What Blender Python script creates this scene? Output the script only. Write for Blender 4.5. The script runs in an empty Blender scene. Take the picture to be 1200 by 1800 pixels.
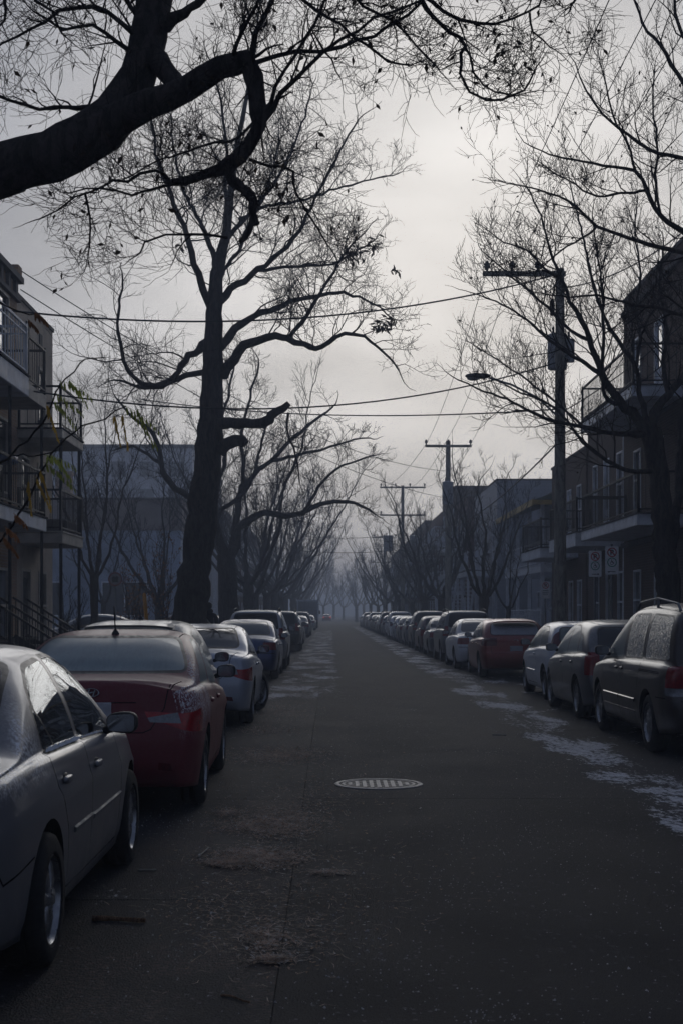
import bpy, bmesh, math, random
import numpy as np
from mathutils import Vector, Matrix

# ------------------------------------------------------------------ scene, camera, world, sun
scene = bpy.context.scene
COL = scene.collection
PI = math.pi
CAM_H = 1.60
FPX = 2500.0            # focal length in pixels of the 1200 x 1800 photograph (50 mm, full frame, upright)

cam_data = bpy.data.cameras.new("camera")
cam_data.sensor_fit = 'VERTICAL'
cam_data.sensor_height = 36.0
cam_data.sensor_width = 24.0
cam_data.lens = 50.0
cam_data.shift_x = 20 / 1800
cam_data.shift_y = 178 / 1800
cam_data.clip_start = 0.1
cam_data.clip_end = 3000
cam_data.dof.use_dof = True
cam_data.dof.focus_distance = 17.0
cam_data.dof.aperture_fstop = 8.0
cam = bpy.data.objects.new("camera", cam_data)
COL.objects.link(cam)
cam.location = (0, 0, CAM_H)
cam.rotation_euler = (math.radians(90), 0, 0)
scene.camera = cam

SUN_EL = math.radians(13.0)
SUN_AZ = math.radians(5.5)       # from +Y towards +X
SUN_DIR = Vector((math.sin(SUN_AZ) * math.cos(SUN_EL), math.cos(SUN_AZ) * math.cos(SUN_EL), math.sin(SUN_EL)))

world = bpy.data.worlds.new("World")
scene.world = world
world.use_nodes = True
wn = world.node_tree.nodes
wl = world.node_tree.links
wn.clear()
w_out = wn.new("ShaderNodeOutputWorld")
w_bg = wn.new("ShaderNodeBackground")
w_sky = wn.new("ShaderNodeTexSky")
w_sky.sky_type = 'NISHITA'
w_sky.sun_disc = False
w_sky.sun_elevation = SUN_EL
w_sky.sun_rotation = SUN_AZ
w_sky.dust_density = 1.5
w_tc = wn.new("ShaderNodeTexCoord")


def wmath(op, a, b=None, c=None, clamp=False):
    n = wn.new("ShaderNodeMath")
    n.operation = op
    n.use_clamp = clamp
    for i, v in enumerate((a, b, c)):
        if v is None:
            continue
        if isinstance(v, (int, float)):
            n.inputs[i].default_value = v
        else:
            wl.new(v, n.inputs[i])
    return n.outputs[0]


def wmix(f, a, b):
    n = wn.new("ShaderNodeMix")
    n.data_type = 'RGBA'
    for s, v in ((0, f), (6, a), (7, b)):
        if isinstance(v, tuple):
            n.inputs[s].default_value = (*v, 1)
        elif isinstance(v, (int, float)):
            n.inputs[s].default_value = v
        else:
            wl.new(v, n.inputs[s])
    return n.outputs[2]


w_dot = wn.new("ShaderNodeVectorMath")
w_dot.operation = 'DOT_PRODUCT'
wl.new(w_tc.outputs['Generated'], w_dot.inputs[0])
w_dot.inputs[1].default_value = SUN_DIR
w_sep = wn.new("ShaderNodeSeparateXYZ")
wl.new(w_tc.outputs['Generated'], w_sep.inputs[0])
dpos = wmath('MAXIMUM', w_dot.outputs['Value'], 0.0)
glow = wmath('POWER', dpos, 20.0)                      # thin cloud in front of the low sun
wide = wmath('POWER', dpos, 7.0)
zup = wmath('MAXIMUM', w_sep.outputs['Z'], 0.0)
hor = wmath('POWER', wmath('SUBTRACT', 1.0, zup), 7.0)
# cloud banks: direction projected on a plane overhead
zc = wmath('ADD', zup, 0.18)
w_comb = wn.new("ShaderNodeCombineXYZ")
wl.new(wmath('DIVIDE', w_sep.outputs['X'], zc), w_comb.inputs[0])
wl.new(wmath('DIVIDE', w_sep.outputs['Y'], zc), w_comb.inputs[1])
w_noise = wn.new("ShaderNodeTexNoise")
w_noise.inputs['Scale'].default_value = 1.5
w_noise.inputs['Detail'].default_value = 5
w_noise.inputs['Roughness'].default_value = 0.5
wl.new(w_comb.outputs[0], w_noise.inputs['Vector'])
cl = wn.new("ShaderNodeMapRange")
cl.inputs['From Min'].default_value = 0.3
cl.inputs['From Max'].default_value = 0.7
cl.inputs['To Min'].default_value = 0.70
cl.inputs['To Max'].default_value = 1.18
wl.new(w_noise.outputs[0], cl.inputs[0])
c0 = wmix(hor, (0.110, 0.138, 0.218), (0.34, 0.358, 0.42))
c1 = wmix(wmath('MULTIPLY', wide, 0.55), c0, (0.44, 0.48, 0.575))
c2 = wmix(wmath('MULTIPLY', glow, 0.90), c1, (1.32, 1.27, 1.21))
w_mul = wn.new("ShaderNodeVectorMath")
w_mul.operation = 'SCALE'
wl.new(c2, w_mul.inputs[0])
wl.new(cl.outputs[0], w_mul.inputs['Scale'])
# a little of the clear sky above comes through the cloud sheet
w_sc = wn.new("ShaderNodeVectorMath")
w_sc.operation = 'SCALE'
w_sc.inputs['Scale'].default_value = 0.06
wl.new(w_sky.outputs[0], w_sc.inputs[0])
c3 = wmix(0.965, w_sc.outputs[0], w_mul.outputs[0])
wl.new(c3, w_bg.inputs['Color'])
w_bg.inputs['Strength'].default_value = 1.0
wl.new(w_bg.outputs[0], w_out.inputs['Surface'])

sun_data = bpy.data.lights.new("sun", 'SUN')
sun_data.energy = 0.75
sun_data.angle = math.radians(38)
sun_data.color = (1.0, 0.98, 0.96)
sun = bpy.data.objects.new("sun", sun_data)
COL.objects.link(sun)
sun.rotation_euler = SUN_DIR.to_track_quat('Z', 'Y').to_euler()
sun.location = (0, 0, 60)

vs = scene.view_settings
scene.display_settings.display_device = 'sRGB'
vs.view_transform = 'Standard'
vs.look = 'None'
vs.exposure = -0.28
vs.gamma = 1.0
vs.use_curve_mapping = False
scene.render.engine = 'CYCLES'
scene.cycles.use_denoising = True
scene.cycles.max_bounces = 5
scene.cycles.diffuse_bounces = 3
scene.cycles.glossy_bounces = 3
scene.cycles.transparent_max_bounces = 12
scene.cycles.volume_bounces = 0
scene.cycles.use_adaptive_sampling = True
scene.cycles.adaptive_threshold = 0.03

# ------------------------------------------------------------------ helpers
def at(px, py, d):
    """the point of the street that is d metres ahead and seen at that pixel of the photograph"""
    return Vector(((px - 580) / FPX * d, d, CAM_H - (py - 1078) / FPX * d))


def tag(o, label=None, cat=None, group=None, kind=None):
    for k, v in (("label", label), ("category", cat), ("group", group), ("kind", kind)):
        if v:
            o[k] = v
    return o


def link(name, me, parent=None, mats=()):
    o = bpy.data.objects.new(name, me)
    COL.objects.link(o)
    if parent is not None:
        o.parent = parent
    for m in mats if isinstance(mats, (list, tuple)) else (mats,):
        if me is not None and m is not None:
            me.materials.append(m)
    return o


def empty(name, loc=(0, 0, 0), rz=0.0):
    o = bpy.data.objects.new(name, None)
    COL.objects.link(o)
    o.location = loc
    o.rotation_euler = (0, 0, rz)
    o.empty_display_size = 0.2
    return o


def np_mesh(name, verts, faces, smooth=False):
    """faces: an (n, 3|4) integer array, or a list of such arrays"""
    me = bpy.data.meshes.new(name)
    verts = np.asarray(verts, dtype=np.float32).reshape(-1, 3)
    fl = [np.asarray(f, dtype=np.int32) for f in (faces if isinstance(faces, list) else [faces]) if len(f)]
    me.vertices.add(len(verts))
    me.vertices.foreach_set("co", verts.ravel())
    loops = np.concatenate([f.ravel() for f in fl])
    tot = np.concatenate([np.full(len(f), f.shape[1], np.int32) for f in fl])
    start = np.concatenate([[0], np.cumsum(tot)[:-1]]).astype(np.int32)
    me.loops.add(len(loops))
    me.loops.foreach_set("vertex_index", loops)
    me.polygons.add(len(tot))
    me.polygons.foreach_set("loop_start", start)
    me.polygons.foreach_set("loop_total", tot)
    if smooth:
        me.polygons.foreach_set("use_smooth", np.ones(len(tot), bool))
    me.update(calc_edges=True)
    return me


def tubes(name, lines, smooth=True, caps=False):
    """lines: list of (points (n,3), radii (n,), sides) -> one mesh"""
    groups = {}
    for p, r, k in lines:
        groups.setdefault((len(p), k), []).append((p, r))
    V, F, F2 = [], [], []
    base = 0
    for (n, k), g in groups.items():
        P = np.array([x[0] for x in g], dtype=float)
        R = np.array([x[1] for x in g], dtype=float)
        m = len(g)
        T = np.gradient(P, axis=1)
        T /= np.linalg.norm(T, axis=2, keepdims=True) + 1e-9
        mean = np.abs(T.mean(axis=1))
        ref = np.eye(3)[np.argmin(mean, axis=1)][:, None, :]
        U = np.cross(T, np.broadcast_to(ref, T.shape))
        U /= np.linalg.norm(U, axis=2, keepdims=True) + 1e-9
        W = np.cross(T, U)
        a = np.arange(k) * 2 * PI / k
        ring = P[:, :, None, :] + R[:, :, None, None] * (np.cos(a)[None, None, :, None] * U[:, :, None, :] + np.sin(a)[None, None, :, None] * W[:, :, None, :])
        V.append(ring.reshape(-1, 3))
        i = np.arange(n - 1)[:, None]
        j = np.arange(k)[None, :]
        q = np.stack([i * k + j, i * k + (j + 1) % k, (i + 1) * k + (j + 1) % k, (i + 1) * k + j], -1).reshape(-1, 4)
        off = base + np.arange(m)[:, None, None] * (n * k)
        F.append((q[None] + off).reshape(-1, 4))
        if caps:
            idx = np.arange(k)
            fans = np.stack([np.zeros(k - 2, int), idx[1:-1], idx[2:]], -1)
            F2.append((fans[None, :, ::-1] + off).reshape(-1, 3))
            F2.append((fans[None] + (n - 1) * k + off).reshape(-1, 3))
        base += m * n * k
    faces = [np.concatenate(F)]
    if F2:
        faces.append(np.concatenate(F2))
    return np_mesh(name, np.concatenate(V), faces, smooth)


class MB:
    """collects boxes, prisms, bars and lathes into ONE mesh"""
    def __init__(self):
        self.v, self.f = [], []

    def add(self, v, f):
        b = len(self.v)
        self.v += [tuple(x) for x in v]
        self.f += [tuple(i + b for i in q) for q in f]
        return self

    def box(self, x0, x1, y0, y1, z0, z1):
        v = [(x0, y0, z0), (x1, y0, z0), (x1, y1, z0), (x0, y1, z0), (x0, y0, z1), (x1, y0, z1), (x1, y1, z1), (x0, y1, z1)]
        return self.add(v, [(0, 3, 2, 1), (4, 5, 6, 7), (0, 1, 5, 4), (1, 2, 6, 5), (2, 3, 7, 6), (3, 0, 4, 7)])

    def bar(self, a, b, w, h=None, up=(0, 0, 1)):
        """box beam from a to b, w wide, h high"""
        h = w if h is None else h
        a, b = Vector(a), Vector(b)
        t = (b - a).normalized()
        s = t.cross(Vector(up))
        if s.length < 1e-4:
            s = t.cross(Vector((1, 0, 0)))
        s.normalize()
        u = s.cross(t)
        v = []
        for p in (a, b):
            for i, j in ((-1, -1), (1, -1), (1, 1), (-1, 1)):
                v.append(p + s * (w / 2 * i) + u * (h / 2 * j))
        return self.add(v, [(3, 2, 1, 0), (4, 5, 6, 7), (0, 1, 5, 4), (1, 2, 6, 5), (2, 3, 7, 6), (3, 0, 4, 7)])

    def cyl(self, a, b, r0, r1=None, k=12, cap=True):
        r1 = r0 if r1 is None else r1
        a, b = Vector(a), Vector(b)
        t = (b - a).normalized()
        s = t.cross(Vector((0, 0, 1)))
        if s.length < 1e-3:
            s = t.cross(Vector((1, 0, 0)))
        s.normalize()
        u = s.cross(t)
        v = []
        for p, r in ((a, r0), (b, r1)):
            for i in range(k):
                q = 2 * PI * i / k
                v.append(p + s * (r * math.cos(q)) + u * (r * math.sin(q)))
        f = [(i, (i + 1) % k, k + (i + 1) % k, k + i) for i in range(k)]
        if cap:
            f += [tuple(reversed(range(k))), tuple(range(k, 2 * k))]
        return self.add(v, f)

    def lathe(self, prof, k=24, axis='Y', centre=(0, 0, 0), closed=False):
        """prof: list of (radius, along)"""
        v, f = [], []
        n = len(prof)
        for i in range(k):
            q = 2 * PI * i / k
            c, s = math.cos(q), math.sin(q)
            for r, a in prof:
                if axis == 'Y':
                    v.append((centre[0] + r * c, centre[1] + a, centre[2] + r * s))
                elif axis == 'Z':
                    v.append((centre[0] + r * c, centre[1] + r * s, centre[2] + a))
                else:
                    v.append((centre[0] + a, centre[1] + r * c, centre[2] + r * s))
        for i in range(k):
            j = (i + 1) % k
            for m in range(n - 1 if not closed else n):
                m2 = (m + 1) % n
                f.append((i * n + m, j * n + m, j * n + m2, i * n + m2))
        return self.add(v, f)

    def prism(self, poly, depth, origin, u, v, n):
        """polygon (a, b) in the plane u, v at origin, depth along n"""
        o, u, v, n = Vector(origin), Vector(u), Vector(v), Vector(n)
        k = len(poly)
        vs_ = [o + u * a + v * b for a, b in poly] + [o + u * a + v * b + n * depth for a, b in poly]
        f = [tuple(reversed(range(k))), tuple(range(k, 2 * k))] + [(i, (i + 1) % k, k + (i + 1) % k, k + i) for i in range(k)]
        return self.add(vs_, f)

    def build(self, name, mat, parent=None, smooth=False, bevel=0.0, mesh=None, seg=1):
        me = bpy.data.meshes.new(name)
        me.from_pydata(self.v, [], self.f)
        bm = bmesh.new()
        bm.from_mesh(me)
        bmesh.ops.recalc_face_normals(bm, faces=bm.faces)
        if bevel > 0:
            ed = [e for e in bm.edges if len(e.link_faces) == 2 and e.calc_face_angle(0) > 0.5]
            bmesh.ops.bevel(bm, geom=ed, offset=bevel, segments=seg, affect='EDGES', clamp_overlap=True)
        if smooth:
            for fc in bm.faces:
                fc.smooth = True
            for e in bm.edges:
                if len(e.link_faces) == 2 and e.calc_face_angle(0) > 0.7:
                    e.smooth = False
        bm.to_mesh(me)
        bm.free()
        return link(name, me, parent, [mat])


def copy_tree(o, parent=None):
    c = o.copy()
    COL.objects.link(c)
    c.parent = parent
    for ch in CHILDREN(o):
        copy_tree(ch, c)
    return c


def CHILDREN(o):
    return list(o.children)


def superbox(name, mat, parent, c, s, p=4.0, nu=14, nv=9, shear=None):
    """a rounded box (superellipsoid) as one mesh"""
    v, f = [], []
    sg = lambda q, e: math.copysign(abs(q) ** e, q)
    e = 2.0 / p
    for i in range(nv + 1):
        th = -PI / 2 + PI * i / nv
        for j in range(nu):
            ph = 2 * PI * j / nu
            x = s[0] * sg(math.cos(th), e) * sg(math.cos(ph), e)
            y = s[1] * sg(math.cos(th), e) * sg(math.sin(ph), e)
            z = s[2] * sg(math.sin(th), e)
            q = Vector((x, y, z))
            if shear:
                q = shear(q)
            v.append(Vector(c) + q)
    for i in range(nv):
        for j in range(nu):
            f.append((i * nu + j, i * nu + (j + 1) % nu, (i + 1) * nu + (j + 1) % nu, (i + 1) * nu + j))
    m = MB().add(v, f)
    o = m.build(name, mat, parent, False)
    for q in o.data.polygons:
        q.use_smooth = True
    return o


def rounded(poly, r, n=4):
    """fillet the corners of a convex polygon"""
    out = []
    k = len(poly)
    for i in range(k):
        p0, p, p1 = (np.array(poly[j % k], float) for j in (i - 1, i, i + 1))
        a, b = p0 - p, p1 - p
        la, lb = np.linalg.norm(a), np.linalg.norm(b)
        q = min(r[i] if isinstance(r, (list, tuple)) else r, la * 0.48, lb * 0.48)
        s, e = p + a / la * q, p + b / lb * q
        for j in range(n + 1):
            t = j / n
            out.append(tuple((1 - t) ** 2 * s + 2 * t * (1 - t) * p + t * t * e))
    return out


# ------------------------------------------------------------------ materials
class NT:
    def __init__(self, name):
        self.m = bpy.data.materials.new(name)
        self.m.use_nodes = True
        self.t = self.m.node_tree
        self.n = self.t.nodes
        self.l = self.t.links
        self.b = self.n["Principled BSDF"]

    def set(self, **kw):
        for k, v in kw.items():
            s = self.b.inputs[k.replace('_', ' ')]
            if isinstance(v, (tuple, list)):
                s.default_value = (*v, 1) if len(v) == 3 else v
            elif isinstance(v, (int, float)):
                s.default_value = v
            else:
                self.l.new(v, s)
        return self

    def math(self, op, a, b=None, c=None, clamp=False):
        n = self.n.new("ShaderNodeMath")
        n.operation = op
        n.use_clamp = clamp
        for i, v in enumerate((a, b, c)):
            if v is None:
                continue
            if isinstance(v, (int, float)):
                n.inputs[i].default_value = v
            else:
                self.l.new(v, n.inputs[i])
        return n.outputs[0]

    def mix(self, f, a, b):
        n = self.n.new("ShaderNodeMix")
        n.data_type = 'RGBA'
        for s, v in ((0, f), (6, a), (7, b)):
            if isinstance(v, tuple):
                n.inputs[s].default_value = (*v, 1)
            elif isinstance(v, (int, float)):
                n.inputs[s].default_value = v
            else:
                self.l.new(v, n.inputs[s])
        return n.outputs[2]

    def coord(self, kind='Object'):
        return self.n.new("ShaderNodeTexCoord").outputs[kind]

    def pos(self):
        return self.n.new("ShaderNodeNewGeometry").outputs['Position']

    def normal(self):
        return self.n.new("ShaderNodeNewGeometry").outputs['Normal']

    def sep(self, v):
        n = self.n.new("ShaderNodeSeparateXYZ")
        self.l.new(v, n.inputs[0])
        return n.outputs

    def comb(self, x=0.0, y=0.0, z=0.0):
        n = self.n.new("ShaderNodeCombineXYZ")
        for i, v in enumerate((x, y, z)):
            if isinstance(v, (int, float)):
                n.inputs[i].default_value = v
            else:
                self.l.new(v, n.inputs[i])
        return n.outputs[0]

    def scale(self, v, s):
        n = self.n.new("ShaderNodeVectorMath")
        n.operation = 'MULTIPLY'
        self.l.new(v, n.inputs[0])
        n.inputs[1].default_value = s if isinstance(s, (tuple, list)) else (s, s, s)
        return n.outputs[0]

    def noise(self, v, scale, detail=4, rough=0.55, dist=0.0):
        n = self.n.new("ShaderNodeTexNoise")
        n.inputs['Scale'].default_value = scale
        n.inputs['Detail'].default_value = detail
        n.inputs['Roughness'].default_value = rough
        n.inputs['Distortion'].default_value = dist
        self.l.new(v, n.inputs['Vector'])
        return n.outputs[0]

    def voro(self, v, scale, feature='F1', out='Distance', rand=1.0):
        n = self.n.new("ShaderNodeTexVoronoi")
        n.feature = feature
        n.inputs['Scale'].default_value = scale
        n.inputs['Randomness'].default_value = rand
        self.l.new(v, n.inputs['Vector'])
        return n.outputs[out]

    def ramp(self, v, a, b, x=0.0, y=1.0, smooth=True):
        n = self.n.new("ShaderNodeMapRange")
        if smooth:
            n.interpolation_type = 'SMOOTHSTEP'
        for s, q in (('From Min', a), ('From Max', b), ('To Min', x), ('To Max', y)):
            n.inputs[s].default_value = q
        self.l.new(v, n.inputs[0])
        return n.outputs[0]

    def bump(self, h, strength=0.3, dist=0.01):
        n = self.n.new("ShaderNodeBump")
        n.inputs['Strength'].default_value = strength
        n.inputs['Distance'].default_value = dist
        self.l.new(h, n.inputs['Height'])
        self.l.new(n.outputs[0], self.b.inputs['Normal'])
        return self

    def rand(self):
        return self.n.new("ShaderNodeObjectInfo").outputs['Random']


_simple = {}


def simple(name, col, rough=0.6, metal=0.0, spec=0.5, var=0.15, scale=6.0, bump=0.0):
    """a plain procedural material with uneven tone"""
    if name in _simple:
        return _simple[name]
    t = NT(name)
    p = t.coord()
    n1 = t.noise(p, scale, 5)
    lo = tuple(c * (1 - var) for c in col)
    hi = tuple(min(1, c * (1 + var)) for c in col)
    t.set(Base_Color=t.mix(t.ramp(n1, 0.3, 0.7), lo, hi), Metallic=metal, Specular_IOR_Level=spec)
    t.set(Roughness=t.ramp(t.noise(p, scale * 2.3, 3), 0.3, 0.7, max(0.02, rough - 0.08), min(1, rough + 0.1)))
    if bump:
        t.bump(t.noise(p, scale * 6, 4), bump, 0.01)
    _simple[name] = t.m
    return t.m


def bark(name, col, sc=1.0):
    t = NT(name)
    p = t.pos()
    v = t.scale(p, (7 * sc, 7 * sc, 1.6 * sc))
    r = t.noise(v, 2.2, 6, 0.65, 0.8)
    fine = t.noise(p, 30, 3)
    c = t.mix(t.ramp(r, 0.35, 0.65), tuple(x * 0.45 for x in col), tuple(x * 1.35 for x in col))
    c = t.mix(t.ramp(fine, 0.4, 0.8, 0, 0.35), c, tuple(x * 1.7 for x in col))
    t.set(Base_Color=c, Roughness=0.9, Specular_IOR_Level=0.2)
    t.bump(r, 0.9, 0.06)
    return t.m


def brick(name, c1, c2, mortar, tint=0.0):
    t = NT(name)
    x, y, z = t.sep(t.pos())
    v = t.comb(t.math('ADD', x, y), z, 0.0)
    n = t.n.new("ShaderNodeTexBrick")
    n.inputs['Color1'].default_value = (*c1, 1)
    n.inputs['Color2'].default_value = (*c2, 1)
    n.inputs['Mortar'].default_value = (*mortar, 1)
    n.inputs['Scale'].default_value = 1.0
    n.inputs['Brick Width'].default_value = 0.215
    n.inputs['Row Height'].default_value = 0.075
    n.inputs['Mortar Size'].default_value = 0.008
    t.l.new(v, n.inputs['Vector'])
    st = t.noise(v, 0.7, 5, 0.6)
    c = t.mix(t.ramp(st, 0.35, 0.75, 0, 0.5), n.outputs[0], tuple(q * 0.5 for q in c1))
    t.set(Base_Color=c, Roughness=0.88, Specular_IOR_Level=0.2)
    t.bump(t.math('SUBTRACT', 1.0, n.outputs['Fac']), 0.5, 0.01)
    return t.m

# ------------------------------------------------------------------ the street
KL, KR = -3.15, 5.80            # kerb lines
SL, SR = -.23, 2.72             # edges of the newer asphalt strip


def sheet(name, x0, x1, y0, y1, z, mat, parent=None):
    me = np_mesh(name, [(x0, y0, z), (x1, y0, z), (x1, y1, z), (x0, y1, z)], np.array([[0, 1, 2, 3]]))
    return link(name, me, parent, [mat])


def mat_road(name, base, band=None, litter=False):
    """old pavement or newer asphalt; frost lies on it in patches of its own"""
    t = NT(name)
    p = t.pos()
    x, y, z = t.sep(p)
    agg = t.voro(p, 95, 'F1', 'Distance')
    agg2 = t.noise(p, 58, 5, .8)
    big = t.noise(p, .55, 5, .6)
    mid = t.noise(t.scale(p, (1.6, .35, 1)), 1.6, 5, .6)
    c = t.mix(t.ramp(big, .3, .7), tuple(q * .88 for q in base), tuple(q * 1.12 for q in base))
    c = t.mix(t.ramp(mid, .45, .75, 0, .16), c, tuple(q * 1.55 for q in base))
    c = t.mix(t.ramp(agg2, .47, .66, 0, .9), c, tuple(q * 3.2 for q in base))
    c = t.mix(t.ramp(t.noise(p, 17, 5, .75), .46, .60, 0, .65), c, tuple(q * .45 for q in base))
    agg3 = t.voro(p, 30, 'F1', 'Distance')
    cell = t.voro(p, 30, 'F1', 'Color')
    cr, cg, cb = t.sep(cell)
    grit = t.math('MULTIPLY', t.ramp(cr, .90, .93), t.ramp(agg3, .40, .22))
    c = t.mix(t.math('MULTIPLY', grit, .55), c, (.34, .35, .38))
    c = t.mix(t.rand(), t.mix(.5, c, tuple(q * .55 for q in base)), t.mix(.35, c, tuple(q * 1.9 for q in base)))
    # dark oil and wet stains down the lanes
    st = t.noise(t.scale(p, (1.0, .16, 1)), 1.1, 4, .6)
    c = t.mix(t.ramp(st, .52, .68, 0, .4), c, tuple(q * .45 for q in base))
    # wheel tracks polished into the lane
    trk = t.noise(t.comb(t.math('MULTIPLY', x, 1.3), t.math('MULTIPLY', y, .02), 0.0), 1.0, 3, .5)
    c = t.mix(t.ramp(trk, .40, .62, 0, .5), c, t.mix(.6, c, tuple(q * 1.7 for q in base)))
    # cracks
    ck = t.voro(t.scale(p, (.55, .40, 1)), 1.0, 'DISTANCE_TO_EDGE', 'Distance')
    wob = t.noise(p, 3.5, 4)
    ckm = t.math('MULTIPLY', t.ramp(t.math('ADD', ck, t.math('MULTIPLY', wob, .02)), .0150, .0105), t.ramp(t.noise(p, .4, 2), .42, .50))
    c = t.mix(t.math('MULTIPLY', ckm, .8), c, (.010, .010, .011))
    fr = None
    n1 = t.noise(t.scale(p, (1.2, .42, 1)), 1.05, 7, .68, .3)
    n2 = t.noise(t.scale(p, (6, 2.5, 1)), 3.0, 5, .72)
    nn = t.math('ADD', t.math('MULTIPLY', n1, .62), t.math('MULTIPLY', n2, .38))
    for (xa, xb, xc, xd, ya, yb, th) in band or ():
        m = t.math('MULTIPLY', t.ramp(x, xa, xb), t.ramp(x, xd, xc))
        m = t.math('MULTIPLY', m, t.math('MULTIPLY', t.ramp(y, ya, ya + 3), t.ramp(y, yb, yb - 20)))
        k = t.ramp(t.math('ADD', nn, t.math('MULTIPLY', t.math('SUBTRACT', m, 1.0), .30)), th - .005, th + .05)
        k = t.math('MULTIPLY', k, t.ramp(m, 0.0, .1))
        fr = k if fr is None else t.math('MAXIMUM', fr, k)
    thin = t.math('MULTIPLY', t.ramp(n1, .50, .72), t.ramp(n2, .52, .70))
    c = t.mix(t.math('MULTIPLY', thin, .16), c, (.40, .41, .43))
    if fr is not None:
        c = t.mix(t.math('MULTIPLY', fr, t.ramp(t.noise(p, 11, 5, .75), .3, .62, .35, .9)), c, (.74, .76, .81))
    if litter:
        # a crust of trodden stalks and leaf dust along the seam
        m = t.math('MULTIPLY', t.ramp(x, -1.55, -.95), t.ramp(x, .15, -.35))
        k = t.math('MULTIPLY', m, t.ramp(t.noise(t.scale(p, (1, .45, 1)), 1.3, 5, .65), .40, .60))
        k = t.math('MULTIPLY', k, t.ramp(t.noise(t.scale(p, (26, 60, 1)), 1.0, 5, .8), .46, .62))
        c = t.mix(t.math('MULTIPLY', k, .85), c, (.17, .125, .10))
    rg = t.ramp(t.noise(p, .8, 3), .3, .7, .74, .80)
    t.set(Base_Color=c, Roughness=rg, Specular_IOR_Level=.24)
    h = t.math('ADD', t.math('MULTIPLY', agg, .7), t.math('MULTIPLY', agg2, .6))
    t.bump(h, .8, .016)
    return t.m


M_OLD_L = mat_road("old_pavement_left", (.0175, .018, .0205), [(-1.9, -1.0, -.2, .6, 24, 140, .505), (-2.6, -1.2, -.6, -.3, 4, 40, .60)], True)
M_OLD_R = mat_road("old_pavement_right", (.0165, .017, .0195), [(2.5, 2.62, 3.2, 4.3, 6, 190, .490), (2.6, 3.2, 5.2, 5.9, 4, 160, .55)])
M_NEW = mat_road("newer_asphalt", (.0100, .0115, .0155), [(-.9, -.3, .05, .7, 26, 150, .51), (2.1, 2.66, 2.9, 3.2, 6, 190, .51), (-.2, .6, 2.0, 2.7, 34, 160, .60)])
M_JOINT = simple("joint_filler", (.012, .012, .013), .95)


def mat_concrete(name, col, sc=1.0):
    t = NT(name)
    p = t.pos()
    a = t.noise(p, .8 * sc, 6, .65)
    b = t.noise(p, 26 * sc, 4, .6)
    c = t.mix(t.ramp(a, .3, .7), tuple(q * .7 for q in col), tuple(q * 1.2 for q in col))
    c = t.mix(t.ramp(b, .4, .7, 0, .4), c, tuple(q * .6 for q in col))
    t.set(Base_Color=c, Roughness=.9, Specular_IOR_Level=.25)
    t.bump(b, .3, .01)
    return t.m


M_CONC = mat_concrete("pavement_concrete", (.16, .155, .15))
M_SOIL = mat_concrete("yard_soil", (.06, .058, .045), 2.0)
M_GROUND = mat_concrete("ground_soil", (.055, .055, .052))

FAR = 620
tag(sheet("ground", -1500, 1500, -400, 2500, -.06, M_GROUND), kind="structure")
road = tag(sheet("road", KL - .02, KR + .02, -40, FAR, -.016, M_JOINT), kind="structure")
# lanes of old pavement: slabs with open joints on the left, one run on the right
ys = [-40, -9.1, -4.85, -.6, 3.66, 7.94, 12.25] + [12.25 + 4.28 * i for i in range(1, 22)] + [FAR]
for a, b in zip(ys[:-1], ys[1:]):
    m = MB()
    m.box(KL, SL - .002, a + .0035, b - .0035, -.05, 0)
    m.build("slab", M_OLD_L, road, False, .003)
ysr = [-40, 6.2, 19.4, 31.0, 47.5, 66.0, 90.0, FAR]
for a, b in zip(ysr[:-1], ysr[1:]):
    MB().box(SR + .002, KR, a + .003, b - .003, -.05, 0).build("slab", M_OLD_R, road, False, .006)
for a, b in ((-40, 12.247), (12.253, 55.3), (55.31, FAR)):
    MB().box(SL, SR, a, b, -.05, .006).build("asphalt_strip", M_NEW, road, False, .003)
for nm, x0, x1 in (("kerb_left", KL - .16, KL), ("kerb_right", KR, KR + .16)):
    root = empty(nm, (0, 0, 0))
    tag(root, kind="structure")
    y = -30.0
    while y < 120:
        MB().box(x0, x1, y, y + 3.04, -.2, .13).build("kerb_stone", M_CONC, root, False, .018)
        y += 3.05
    MB().box(x0, x1, y, FAR, -.2, .13).build("kerb_stone", M_CONC, root, False, .018)
for nm, x0, x1 in (("sidewalk_left", KL - 1.95, KL - .165), ("sidewalk_right", KR + .165, KR + 2.1)):
    root = tag(empty(nm), kind="structure")
    y = -30.0
    while y < 90:
        MB().box(x0, x1, y, y + 1.785, -.1, .125).build("paving_slab", M_CONC, root, False, .008)
        y += 1.8
    MB().box(x0, x1, y, FAR, -.1, .125).build("paving_slab", M_CONC, root)
tag(sheet("yard_left", -70, KL - 1.96, -40, FAR, .10, M_SOIL), kind="structure")
tag(sheet("yard_right", KR + 2.11, 70, -40, FAR, .10, M_SOIL), kind="structure")

# ------------------------------------------------------------------ buildings
B_BROWN = brick("brick_dark_brown", (.125, .078, .064), (.085, .056, .048), (.15, .14, .13))
B_DARK = brick("brick_umber", (.125, .084, .072), (.088, .062, .054), (.16, .15, .14))
B_TAN = brick("brick_tan", (.44, .28, .17), (.33, .21, .13), (.40, .36, .32))
B_RED = brick("brick_red", (.13, .055, .045), (.10, .045, .038), (.15, .13, .12))
W_BEIGE = mat_concrete("stucco_beige", (.62, .54, .45), .8)
W_BLUE = mat_concrete("painted_block_blue_grey", (.42, .49, .60), .5)
W_GREY = mat_concrete("pale_grey_render", (.58, .60, .65), .5)
W_BROWN = mat_concrete("brown_metal_cladding", (.28, .24, .23), .5)
P_WHITE = simple("white_paint", (.70, .74, .80), .55, 0, .4, .15, 3)
P_CREAM = simple("cream_trim", (.45, .42, .37), .6, 0, .4, .2, 3)
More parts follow.
